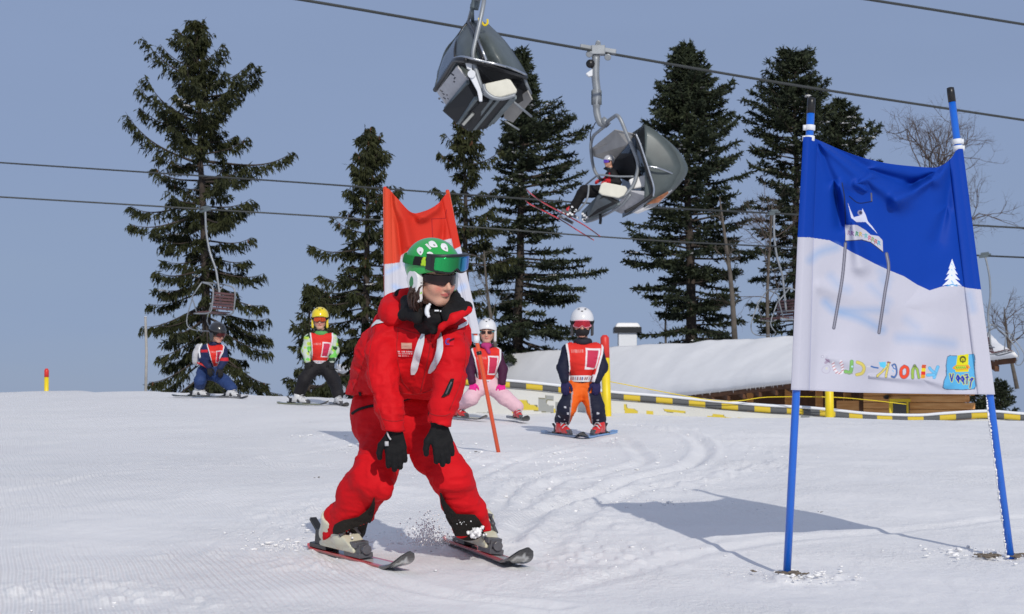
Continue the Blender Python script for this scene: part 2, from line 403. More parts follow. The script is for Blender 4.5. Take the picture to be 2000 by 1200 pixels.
def drape_px(name, target, rows, m, parent, off=0.004, nx=14, ny=None, colfn=None, thick=0.0, org=None):
    """a patch of cloth or print lying on a surface; rows = [(v, u_left, u_right)] as measured in the photograph"""
    bv = target if isinstance(target, BVHTree) else bvh_of(target)
    rows = np.array(rows, float); ny = ny or 16; tt = np.linspace(0, 1, ny); src = np.linspace(0, 1, len(rows))
    R3 = np.stack([np.interp(tt, src, rows[:, i]) for i in range(rows.shape[1])], 1)
    V = []; ok = []; Cc = []; last = None
    for j in range(ny):
        for i in range(nx):
            s = i / (nx - 1)
            if rows.shape[1] == 3: v = R3[j, 0]; u = R3[j, 1] * (1 - s) + R3[j, 2] * s
            else: u = R3[j, 0] * (1 - s) + R3[j, 2] * s; v = R3[j, 1] * (1 - s) + R3[j, 3] * s
            d = Vector(P(u, v, 10.0) - CAM).normalized(); hit = bv.ray_cast(Vector(CAM), d)
            if hit[0] is None: V.append(last if last is not None else np.zeros(3)); ok.append(False)
            else:
                n = hit[1]; n = -n if n.dot(d) > 0 else n
                last = np.array(hit[0] + n * off * 0.5 - d * off * 0.8); V.append(last); ok.append(True)
            Cc.append(colfn(s, tt[j], u, v) if colfn else (1, 1, 1))
    V = np.array(V); Fc = []
    for j in range(ny - 1):
        for i in range(nx - 1):
            q = (j * nx + i, (j + 1) * nx + i, (j + 1) * nx + i + 1, j * nx + i + 1)
            if all(ok[a] for a in q) and max(np.linalg.norm(V[q[0]] - V[q[2]]), np.linalg.norm(V[q[1]] - V[q[3]])) < 0.2: Fc.append(q)
    if not Fc: print('drape empty', name); Fc = [(0, nx, nx + 1, 1)]
    o = meshobj(name, V, Fc, m, parent, True, cols=np.array(Cc) if colfn else None)
    if thick: sm_ = o.modifiers.new('thick', 'SOLIDIFY'); sm_.thickness = thick; sm_.offset = 0
    return o
# ------------------------------------------------------------------ snow ground
def gp(u, v): return G(u, v)[:2]
def polydist(x, y, pts, sy=1.0):
    d = np.full(x.shape, 1e9)
    for a, b in zip(pts[:-1], pts[1:]):
        ax, ay = a[0], a[1]; bx, by = b[0] - ax, b[1] - ay
        h = np.clip(((x - ax) * bx + (y - ay) * by) / (bx * bx + by * by + 1e-12), 0, 1)
        d = np.minimum(d, np.hypot(x - ax - h * bx, y - ay - h * by))
    return d
TRACKS = [  # (pixel polyline, groove half width m, depth m)
    ([(1225, 830), (1300, 842), (1350, 852), (1377, 873), (1360, 900), (1325, 915), (1225, 937), (1190, 955), (1100, 985), (1050, 1002), (985, 1060)], 0.05, 0.030),
    ([(1180, 862), (1215, 857), (1245, 877), (1258, 900), (1200, 918), (1150, 930), (1075, 950), (1030, 982), (1000, 1020)], 0.045, 0.020),
    ([(1150, 905), (1060, 925), (1010, 950), (975, 1000)], 0.04, 0.016),
    ([(1130, 868), (1060, 885), (1000, 905), (940, 930), (900, 960)], 0.04, 0.014),
    ([(620, 782), (740, 810), (860, 850), (940, 890), (1010, 900), (1120, 880)], 0.05, 0.014),
    ([(940, 905), (1060, 905), (1150, 892)], 0.04, 0.012),
    ([(1480, 900), (1350, 935), (1260, 955), (1200, 975), (1120, 1020), (1060, 1080)], 0.05, 0.014),
    ([(640, 1085), (700, 1120), (860, 1160), (1080, 1190)], 0.05, 0.014),
    ([(500, 900), (620, 880), (700, 870)], 0.05, 0.012),
    ([(0, 965), (100, 948), (220, 926), (420, 912), (640, 905)], 0.035, -0.012),
    ([(0, 930), (100, 920), (300, 905), (540, 893)], 0.03, -0.010),
    ([(0, 995), (60, 985), (110, 990)], 0.03, -0.008),
    ([(1500, 820), (1700, 832), (2000, 850)], 0.05, 0.012),
    ([(2000, 1010), (1700, 1040), (1400, 1075), (1100, 1150)], 0.05, 0.010),
]
TR = [(np.array([gp(*q) for q in curve([(a, b, 0) for a, b in t], 4)[:, :2]]), w_, d_) for t, w_, d_ in TRACKS]
ROUGH = [  # churned snow: polyline, radius
    ([(1225, 830), (1400, 850), (1475, 872), (1530, 893), (1450, 918), (1350, 940), (1250, 958), (1200, 975)], 0.30),
    ([(1200, 980), (1300, 985), (1450, 1000), (1600, 1035)], 0.22),
    ([(560, 1080), (500, 1050), (560, 1020), (700, 960)], 0.35),
    ([(620, 1110), (480, 1085), (380, 1090)], 0.3),
    ([(860, 1060), (800, 1040), (760, 1060)], 0.18),
    ([(1000, 930), (1100, 960), (1150, 1000), (1200, 1060), (1100, 1100)], 0.45),
    ([(1530, 1122), (1560, 1132), (1620, 1128)], 0.16), ([(1985, 1090), (1930, 1084), (1850, 1075)], 0.18),
    ([(60, 1160), (150, 1150), (300, 1180)], 0.3),
    ([(900, 900), (760, 880), (640, 850)], 0.4),
]
RG = [(np.array([gp(*q) for q in t]), r_) for t, r_ in ROUGH]
def rough_mask(x, y):
    m = np.zeros(x.shape)
    for pts, r_ in RG: m = np.maximum(m, np.exp(-(polydist(x, y, pts) / r_) ** 2))
    return m
def build_ground():
    dense = np.radians(np.linspace(-19.5, 19.5, 1250))
    side = np.radians(np.linspace(19.5, 180, 70)[1:])
    th = np.concatenate([-side[::-1], dense, side[:-1]])
    inv = np.linspace(1 / 4.6, 1 / 26.0, 400)
    r = np.concatenate([[0.02, 0.5, 1.2, 2.0, 2.8, 3.4, 3.9, 4.3], 1 / inv, np.geomspace(27, 900, 60)])
    T, Rr = np.meshgrid(th, r); X = Rr * np.sin(T); Y = Rr * np.cos(T)
    Z = ground(X, Y)
    near = (Y > 3.5) & (Y < 32) & (np.abs(T) < 0.36)
    x = X[near]; y = Y[near]; d = np.zeros(x.shape)
    d += 0.016 * vn2(x, y * 0.6, 0.9, 3) + 0.007 * vn2(x, y, 2.7, 4)
    for pts, w_, dep in TR:
        q = polydist(x, y, pts); dep = dep * 0.8; d += -dep * np.exp(-(q / w_) ** 2) + 0.5 * dep * np.exp(-((q - 2.1 * w_) / (0.8 * w_)) ** 2)
    rm = rough_mask(x, y) * (0.55 + 0.45 * vn2(x, y, 1.6, 9))
    lump = np.maximum(vn2(x, y * 0.55, 11, 5), -0.1) * 0.022 + np.maximum(vn2(x, y * 0.6, 23, 6), 0) * 0.020
    d += np.clip(rm, 0, 1) * lump
    soft = smooth((vn2(x, y, 0.7, 12) + 0.1) * 1.4)
    d += soft * 0.0035 * np.maximum(vn2(x, y * .5, 14, 8), 0) * (x > -1.2)
    d *= smooth((32 - y) / 8)
    Z[near] += d
    n, k = X.shape
    V = np.stack([X, Y, Z], -1).reshape(-1, 3)
    I = np.arange(n * k).reshape(n, k)
    a = I[:-1]; b = I[1:]
    F1 = np.stack([a, np.roll(a, -1, 1), np.roll(b, -1, 1), b], -1).reshape(-1, 4)
    # orientation up
    m = bpy.data.materials.new('snow'); m.use_nodes = True; nt = m.node_tree; N = nt.nodes; b_ = N['Principled BSDF']; L = nt.links.new
    b_.inputs['Roughness'].default_value = 0.62; b_.inputs['Specular IOR Level'].default_value = 0.25
    tcn = N.new('ShaderNodeTexCoord'); sx = N.new('ShaderNodeSeparateXYZ'); L(tcn.outputs['Object'], sx.inputs[0])
    n0 = N.new('ShaderNodeTexNoise'); n0.inputs['Scale'].default_value = 0.35; n0.inputs['Detail'].default_value = 4; L(tcn.outputs['Object'], n0.inputs['Vector'])
    ramp = N.new('ShaderNodeValToRGB'); ramp.color_ramp.elements[0].position = 0.3; ramp.color_ramp.elements[1].position = 0.7
    ramp.color_ramp.elements[0].color = (0.79, 0.785, 0.785, 1); ramp.color_ramp.elements[1].color = (0.87, 0.86, 0.85, 1)
    L(n0.outputs[0], ramp.inputs[0]); L(ramp.outputs[0], b_.inputs['Base Color'])
    def math_(op, a, b=None, c=None):
        q = N.new('ShaderNodeMath'); q.operation = op
        for i, s in enumerate((a, b, c)):
            if s is None: continue
            if isinstance(s, (int, float)): q.inputs[i].default_value = s
            else: L(s, q.inputs[i])
        return q.outputs[0]
    # groomed ribs run away from the camera and to the left
    nw = N.new('ShaderNodeTexNoise'); nw.inputs['Scale'].default_value = 0.45; nw.inputs['Detail'].default_value = 2; L(tcn.outputs['Object'], nw.inputs['Vector'])
    q = math_('ADD', sx.outputs[0], math_('MULTIPLY', sx.outputs[1], 0.30)); q = math_('ADD', q, math_('MULTIPLY', nw.outputs[0], 0.22))
    s = math_('SINE', math_('MULTIPLY', q, 2 * math.pi / 0.031))
    nm = N.new('ShaderNodeTexNoise'); nm.inputs['Scale'].default_value = 0.5; nm.inputs['Detail'].default_value = 3; L(tcn.outputs['Object'], nm.inputs['Vector'])
    mask = N.new('ShaderNodeMapRange'); mask.inputs[1].default_value = 0.44; mask.inputs[2].default_value = 0.62
    L(math_('SUBTRACT', nm.outputs[0], math_('MULTIPLY', math_('ADD', sx.outputs[0], 0.7), 0.11)), mask.inputs[0])
    rib = math_('MULTIPLY', s, math_('MULTIPLY', mask.outputs[0], 0.0038))
    mpn = N.new('ShaderNodeMapping'); mpn.inputs['Scale'].default_value = (1, 0.5, 1); L(tcn.outputs['Object'], mpn.inputs[0])
    n1 = N.new('ShaderNodeTexNoise'); n1.inputs['Scale'].default_value = 38; n1.inputs['Detail'].default_value = 5; n1.inputs['Roughness'].default_value = 0.65; L(mpn.outputs[0], n1.inputs['Vector'])
    n2 = N.new('ShaderNodeTexNoise'); n2.inputs['Scale'].default_value = 7; n2.inputs['Detail'].default_value = 4; L(mpn.outputs[0], n2.inputs['Vector'])
    ng = N.new('ShaderNodeTexNoise'); ng.inputs['Scale'].default_value = 1.1; ng.inputs['Detail'].default_value = 3; L(tcn.outputs['Object'], ng.inputs['Vector'])
    gm = N.new('ShaderNodeMapRange'); gm.inputs[1].default_value = 0.4; gm.inputs[2].default_value = 0.65; gm.inputs[3].default_value = 0.25; gm.inputs[4].default_value = 1.3; L(ng.outputs[0], gm.inputs[0])
    h = math_('ADD', rib, math_('MULTIPLY', math_('MULTIPLY', n1.outputs[0], gm.outputs[0]), 0.017)); h = math_('ADD', h, math_('MULTIPLY', n2.outputs[0], 0.024))
    bp = N.new('ShaderNodeBump'); bp.inputs['Strength'].default_value = 0.75; bp.inputs['Distance'].default_value = 1.0
    L(h, bp.inputs['Height']); L(bp.outputs[0], b_.inputs['Normal'])
    o = meshobj('snow_ground', V, F1[:, ::-1].copy(), m); setp(o, kind='structure')
    # small chunks of churned snow
    rng = np.random.default_rng(4); mb = MB(); cnt = 0
    while cnt < 1100:
        pts, r_ = RG[rng.integers(len(RG))] if rng.random() < 0.7 else TR[rng.integers(6)][:2]
        if r_ < 0.1: r_ = 0.25
        a = pts[rng.integers(len(pts))]; b2 = pts[rng.integers(len(pts))] if len(pts) < 3 else pts[min(len(pts) - 1, rng.integers(len(pts)))]
        t = rng.random(); c = a * (1 - t) + b2 * t if np.hypot(*(a - b2)) < 2 else a
        c = c + rng.normal(0, r_ * 0.7, 2)
        if c[1] < 5.5: continue
        s = rng.gamma(2.0, 0.0018) + 0.002
        s = min(s, .013); mb.chunk((c[0], c[1], gz(*c) + s * 0.1 + 0.002), (s * rng.uniform(.8, 1.8), s * rng.uniform(.8, 1.8), s * rng.uniform(.4, .8)), rng); cnt += 1
    setp(mb.build('snow_chunks', M['snow_lump'], smooth_=True), kind='stuff')
build_ground()
# ------------------------------------------------------------------ conifers
def strip_leaves(A, B, Wd, rng, flat=0.5):
    """thin pointed sprays from A to B with width Wd; returns verts, quads"""
    A = np.asarray(A); B = np.asarray(B); d = B - A; n = np.linalg.norm(d, axis=1)[:, None] + 1e-9; t = d / n
    r = rng.normal(size=A.shape); r[:, 2] *= flat; s = np.cross(t, r); s /= np.linalg.norm(s, axis=1)[:, None] + 1e-9
    m = A + d * rng.uniform(0.3, 0.6, (len(A), 1)); V = np.stack([A, m + s * Wd[:, None] / 2, B, m - s * Wd[:, None] / 2], 1).reshape(-1, 3)
    return V, np.arange(len(V), dtype=np.int32).reshape(-1, 4)
def conifer(name, label, base_u, top, Y, prof, style='spruce', seed=1, trunk_r=0.22, snow=0.02, vbase=None, dens=1.0, trunk='bark', group='tall evergreens beyond the slope', bare=0.0, wscale=1.0, cones=0.0):
    rng = np.random.default_rng(seed)
    topP = P(top[0], top[1], Y); bp_ = P(base_u, vbase or 770, Y); bz = min(gz(bp_[0], Y), bp_[2]); base = np.array([bp_[0], Y, bz - 0.3])
    H = topP[2] - base[2]; ppm = F / Y
    pv = np.array([p[0] for p in prof], float); zl = np.array([P(1000, v, Y)[2] for v in pv])
    def trunk_at(z): t = (z - base[2]) / H; return np.array([base[0] + (topP[0] - base[0]) * t, Y, z])
    zb = base[2] + 0.06 * H
    order = np.argsort(zl); zs = zl[order]
    Lw = np.array([max((trunk_at(z)[0] - P(p[1], p[0], Y)[0]), 0.15) for z, p in zip(zl, prof)])[order]
    Rw = np.array([max((P(p[2], p[0], Y)[0] - trunk_at(z)[0]), 0.15) for z, p in zip(zl, prof)])[order]
    root = thing(name, label, 'tree', base, group)
    tz = np.linspace(base[2], topP[2] - 0.1, 26)
    mb = MB(); tp = np.array([trunk_at(z) for z in tz]); tp[:, 0] += 0.05 * vnoise(np.stack([tz * .4, tz * 0, tz * 0 + seed], 1), 2)
    mb.tube(tp, trunk_r * (1 - (tz - base[2]) / H) ** 0.8 + 0.025, 8)
    SA = []; SB = []; SW = []; snowp = []; conep = []
    z = topP[2] - 0.1; lev = 0
    while z > zb:
        f = (topP[2] - z) / H
        step = (0.16 + (0.44 if style == 'spruce' else 0.34) * min(1, f * 3)) / dens
        nb = rng.integers(7, 10) if style == 'fir' else (rng.integers(6, 9) if f > .3 else rng.integers(4, 7)) if f > 0.05 else 5
        a0 = rng.uniform(0, 6.28)
        whorl = rng.uniform(0.78, 1.1)
        for k in range(nb):
            az = a0 + 6.283 * k / nb + rng.normal(0, 0.22)
            zz = z + rng.normal(0, step * 0.35)
            cx = math.cos(az); l = np.interp(zz, zs, Lw); r = np.interp(zz, zs, Rw)
            Lb = (r if cx > 0 else l) * abs(cx) + 0.5 * (l + r) * (1 - abs(cx)); Lb = Lb * whorl * rng.uniform(0.76, 1.26)
            if rng.random() < bare * (1.5 if f < .45 else .5): Lb *= 0.42
            Lb = max(Lb, 0.18)
            if style == 'spruce':
                if f < .3: Lb *= rng.uniform(.45, 1.05) + f
                e0 = 0.55 - 1.1 * min(1, f * 1.5); e1 = e0 - 0.15 + 0.25 * f; drop = 0.10 + 0.30 * f; upt = 0.30
            else:
                e0 = 0.5 - 0.75 * min(1, f * 1.6); drop = 0.05 + 0.10 * f; upt = 0.12
            e0 += rng.normal(0, 0.10)
            n = max(5, int(Lb / 0.3)); s = np.linspace(0, 1, n)
            hx = s * Lb * math.cos(e0) * (1 - 0.08 * s)
            hz = s * Lb * math.sin(e0) - drop * Lb * s ** 1.6 * (1 if style == 'spruce' else 1) + upt * Lb * s ** 3
            wob = rng.normal(0, 0.05) * Lb * s ** 2
            T0 = trunk_at(zz); px = T0[0] + hx * cx - wob * math.sin(az); py = T0[1] + hx * math.sin(az) + wob * cx; pz = zz + hz
            pts = np.stack([px, py, pz], 1)
            if Lb > 0.5: mb.tube(pts, np.linspace(0.018 + 0.012 * Lb, 0.008, n), 4, cap=False)
            # secondary sprays
            m = max(4, int(Lb / 0.065)); tt = rng.uniform(0.10 if f < .15 else 0.2, 1.0, m) ** 0.85
            C = np.stack([np.interp(tt, s, pts[:, i]) for i in range(3)], 1)
            dirv = pts[-1] - pts[0]; dirv = dirv / (np.linalg.norm(dirv) + 1e-9); hd = np.array([-math.sin(az), math.cos(az), 0])
            side = np.where(rng.random(m) < 0.5, 1, -1)[:, None]
            env = np.minimum(tt * 2.2, 1) * (1.05 - tt) ** 0.6
            ln = (0.16 + (0.22 if style == 'spruce' else 0.27) * min(Lb, 3.2) * env * rng.uniform(0.5, 1.1, m))[:, None]
            ln = np.minimum(ln, 1.15)
            dr = dirv * rng.uniform(0.35, 0.9, (m, 1)) + hd * side * rng.uniform(0.5, 1.0, (m, 1))
            dr[:, 2] -= (rng.uniform(0.1, 0.6, m) if style == 'spruce' else rng.uniform(-0.12, 0.25, m))
            dr /= np.linalg.norm(dr, axis=1)[:, None]
            E = C + dr * ln; E[:, 2] -= (0.28 if style == 'spruce' else 0.08) * ln[:, 0]
            # tertiary: sprays set along each secondary
            kk = 5
            for j in range(kk):
                u = (j + rng.uniform(0, 1, m)) / kk; S = C + (E - C) * u[:, None]
                q = dr * rng.uniform(0.3, 0.9, (m, 1)) + rng.normal(0, 0.45, (m, 3))
                if style == 'spruce': q[:, 2] -= rng.uniform(0.3, 2.4, m)
                else: q[:, 2] += rng.uniform(-0.3, 0.25, m)
                q /= np.linalg.norm(q, axis=1)[:, None] + 1e-9
                lq = rng.uniform(0.12, 0.30, (m, 1)) * (1.3 if style == 'spruce' else 1.0)
                SA.append(S); SB.append(S + q * lq); SW.append(rng.uniform(0.05, 0.10, m) * wscale)
            SA.append(C); SB.append(E); SW.append(rng.uniform(0.05, 0.10, m) * wscale)
            if rng.random() < snow * 8 and Lb > 1.0:
                for _ in range(rng.integers(1, 3)):
                    t_ = rng.uniform(0.35, 0.85); snowp.append((np.array([np.interp(t_, s, pts[:, i]) for i in range(3)]), rng.uniform(0.04, 0.12), dirv))
            if rng.random() < cones: conep.append(pts[-1] * 0.3 + pts[-2] * 0.7 + np.array([0, 0, -0.1]))
        z -= step * rng.uniform(0.8, 1.25) * (1.35 if rng.random() < 0.12 else 1); lev += 1
    mb.build('trunk', M[trunk], root, smooth_=True)
    A = np.vstack(SA); B = np.vstack(SB); W = np.concatenate(SW)
    V, Q = strip_leaves(A, B, W, rng); meshobj('crown', V, Q, M[style], root, smooth_=False)
    if snowp:
        sb = MB()
        for c, r, d in snowp:
            for _ in range(3): sb.ball(c + rng.normal(0, r * 0.7, 3) * (1, 1, .15) + (0, 0, -0.01), (r * rng.uniform(.9, 1.7), r, r * 0.36), 7, 5)
        setp(sb.build('snow_patch', M['snow_lump'], root, smooth_=True), kind='stuff')
    if conep:
        sb = MB()
        for c in conep: sb.ball(c, (0.045, 0.045, 0.11), 5, 4)
        setp(sb.build('cones', M['cone_brown'], root, smooth_=True), kind='stuff')
    return root
conifer('spruce_tree', 'broad drooping spruce standing alone behind the child in navy', 420, (384, 40), 82,
    [(40, 376, 395), (60, 360, 410), (80, 340, 428), (120, 318, 440), (130, 288, 465), (185, 268, 528), (225, 232, 540), (262, 245, 480), (300, 258, 522), (340, 232, 535), (385, 240, 500), (430, 236, 522), (470, 300, 525), (520, 290, 500), (575, 262, 530), (640, 300, 560), (700, 262, 555), (740, 250, 562), (770, 255, 570), (830, 250, 575)],
    'spruce', 3, 0.30, 0.012, cones=0.16, bare=.36, dens=1.12)
conifer('spruce_tree', 'narrow spruce covered in brown cones between the yellow helmet and the red banner', 700, (722, 250), 78,
    [(250, 718, 727), (268, 706, 742), (290, 690, 756), (340, 664, 770), (390, 650, 785), (420, 655, 800), (470, 640, 800), (500, 618, 800), (560, 612, 800), (600, 595, 800), (640, 590, 805), (700, 572, 810), (780, 560, 815)],
    'spruce', 7, 0.26, 0.004, cones=0.5, bare=.2)
conifer('spruce_tree', 'small young spruce right behind the child with the yellow helmet', 598, (607, 555), 70,
    [(555, 598, 618), (590, 585, 650), (640, 575, 660), (700, 568, 668), (760, 560, 670)], 'spruce', 17, 0.12, 0.0)
conifer('spruce_tree', 'dull wispy spruce just under the empty bubble chair', 925, (905, 232), 80,
    [(232, 893, 917), (250, 880, 930), (290, 865, 960), (340, 848, 975), (370, 820, 985), (420, 845, 985), (500, 880, 990), (600, 880, 990), (690, 885, 1000), (760, 880, 1000)],
    'spruce', 11, 0.24, 0.004, dens=0.8, cones=0.25, bare=0.25)
conifer('fir_tree', 'tall dark fir with snow on its long level branches behind the rider', 1005, (1020, 100), 84,
    [(100, 1012, 1028), (150, 992, 1042), (200, 985, 1062), (240, 982, 1120), (290, 978, 1158), (350, 965, 1130), (400, 970, 1122), (450, 960, 1105), (520, 960, 1130), (545, 950, 1175), (600, 955, 1130), (650, 950, 1185), (690, 950, 1160), (760, 950, 1150)],
    'fir', 23, 0.34, 0.045, dens=0.95)
conifer('fir_tree', 'widest dark fir, standing behind the white chimney', 1355, (1340, 92), 80,
    [(92, 1332, 1350), (130, 1300, 1372), (190, 1290, 1420), (240, 1265, 1438), (300, 1250, 1440), (350, 1258, 1455), (400, 1240, 1450), (440, 1222, 1470), (500, 1232, 1460), (560, 1222, 1462), (600, 1290, 1455), (650, 1255, 1460), (680, 1265, 1455), (740, 1260, 1460)],
    'fir', 31, 0.36, 0.008, dens=1.12)
conifer('fir_tree', 'open fir with visible trunk and flat top, rising beside the blue banner', 1557, (1552, 108), 84,
    [(108, 1525, 1588), (135, 1500, 1600), (160, 1495, 1605), (200, 1472, 1628), (240, 1440, 1632), (290, 1465, 1620), (350, 1460, 1612), (400, 1478, 1625), (450, 1465, 1620), (520, 1470, 1630), (600, 1460, 1640), (700, 1460, 1650)],
    'fir', 47, 0.34, 0.03, dens=0.85, bare=0.1)
conifer('fir_tree', 'smaller snow flecked fir peeking over the top of the blue banner', 1650, (1640, 200), 88,
    [(200, 1630, 1650), (225, 1620, 1665), (250, 1600, 1700), (290, 1590, 1733), (330, 1590, 1715), (400, 1590, 1720), (500, 1590, 1730), (640, 1590, 1740)],
    'fir', 53, 0.26, 0.10, dens=0.8)
conifer('fir_tree', 'tiny far fir low beyond the fence at the edge of the picture', 1955, (1953, 745), 120,
    [(745, 1948, 1958), (770, 1935, 1975), (800, 1925, 1985), (830, 1920, 1995)], 'fir', 59, 0.12, 0.0, dens=0.7, vbase=830)
conifer('fir_tree', 'low dark fir beside the log wall corner', 1905, (1903, 738), 105,
    [(738, 1896, 1910), (760, 1880, 1925), (790, 1870, 1940), (830, 1860, 1945)], 'fir', 61, 0.14, 0.0, dens=0.9, vbase=830)

# ------------------------------------------------------------------ leafless trees
def bare_tree(name, label, base, top, Y, spread, seed, r0=0.16, depth=5, mname='twig', vbase=None, trunk_m='pale_bark', start=0.35, group='leafless trees among the evergreens', lean=0.0, nbr=9):
    rng = np.random.default_rng(seed); b = P(base[0], base[1], Y); t = P(top[0], top[1], Y); b[2] = min(b[2], gz(b[0], Y) + 0.0) if vbase else b[2]
    root = thing(name, label, 'tree', b, group); H = t[2] - b[2]; tr = MB(); cr = MB()
    tt = np.linspace(0, 1, 12); tp = b + (t - b) * tt[:, None]; tp[:, 0] += 0.10 * np.sin(tt * 5 + seed) * H * 0.1; tp[:, 1] = Y + 0.05 * np.sin(tt * 4)
    tr.tube(tp, r0 * (1 - tt) ** 0.7 + 0.02, 8)
    def grow(p, d, L_, r, lv):
        n = 5; pts = [p]; q = p.copy(); dd = d.copy()
        for i in range(n):
            dd = dd + rng.normal(0, 0.16, 3); dd[2] += 0.05; dd /= np.linalg.norm(dd); q = q + dd * L_ / n; pts.append(q.copy())
        cr.tube(np.array(pts), np.linspace(r, r * 0.5, n + 1), 4 if lv > 1 else 3, cap=False)
        if lv > 0:
            for i in range(rng.integers(3, 5)):
                k = rng.integers(2, n + 1); nd = dd + rng.normal(0, 0.55, 3); nd /= np.linalg.norm(nd)
                grow(pts[k], nd, L_ * rng.uniform(0.5, 0.75), r * 0.55, lv - 1)
    for i in range(nbr):
        f = rng.uniform(start, 1.0); p = b + (t - b) * f; az = rng.uniform(0, 6.28); el = rng.uniform(0.2, 1.1)
        d = np.array([math.cos(az) * math.cos(el) + lean, math.sin(az) * math.cos(el) * 0.8, math.sin(el)]); d /= np.linalg.norm(d)
        grow(p, d, spread * (1.15 - 0.6 * f) * rng.uniform(0.7, 1.1), r0 * 0.30, depth - 2)
    tr.build('trunk', M[trunk_m], root, smooth_=True); cr.build('twigs', M[mname], root, smooth_=True)
bare_tree('bare_tree', 'tall leafless brown tree behind the leaning pole of the blue banner', (1830, 640), (1815, 300), 92, 3.6, 5, 0.16, 6, start=0.25, nbr=17)
bare_tree('bare_tree', 'lower leafless tree behind the farthest chair beside the chalet', (1985, 760), (1960, 600), 95, 1.7, 8, 0.1, 5, start=0.3, nbr=10)
bare_tree('bare_tree', 'thin leafless tree twigging out between the two tall firs', (1500, 690), (1505, 400), 76, 1.9, 9, 0.07, 5, start=0.3, nbr=12)
bare_tree('bare_tree', 'pale bare trunk leaning in front of the widest fir', (1437, 668), (1408, 385), 72, 0.8, 12, 0.10, 4, start=0.4, nbr=5, mname='pale_bark')
bare_tree('bare_tree', 'thin forked pale stem in front of the wispy spruce', (968, 700), (945, 490), 74, 1.2, 14, 0.07, 4, start=0.3, nbr=6, mname='pale_bark')
bare_tree('bare_tree', 'faint leafless shrub against the sky beside the chimney', (1300, 680), (1302, 575), 96, 0.9, 15, 0.05, 5, start=0.3, nbr=8)
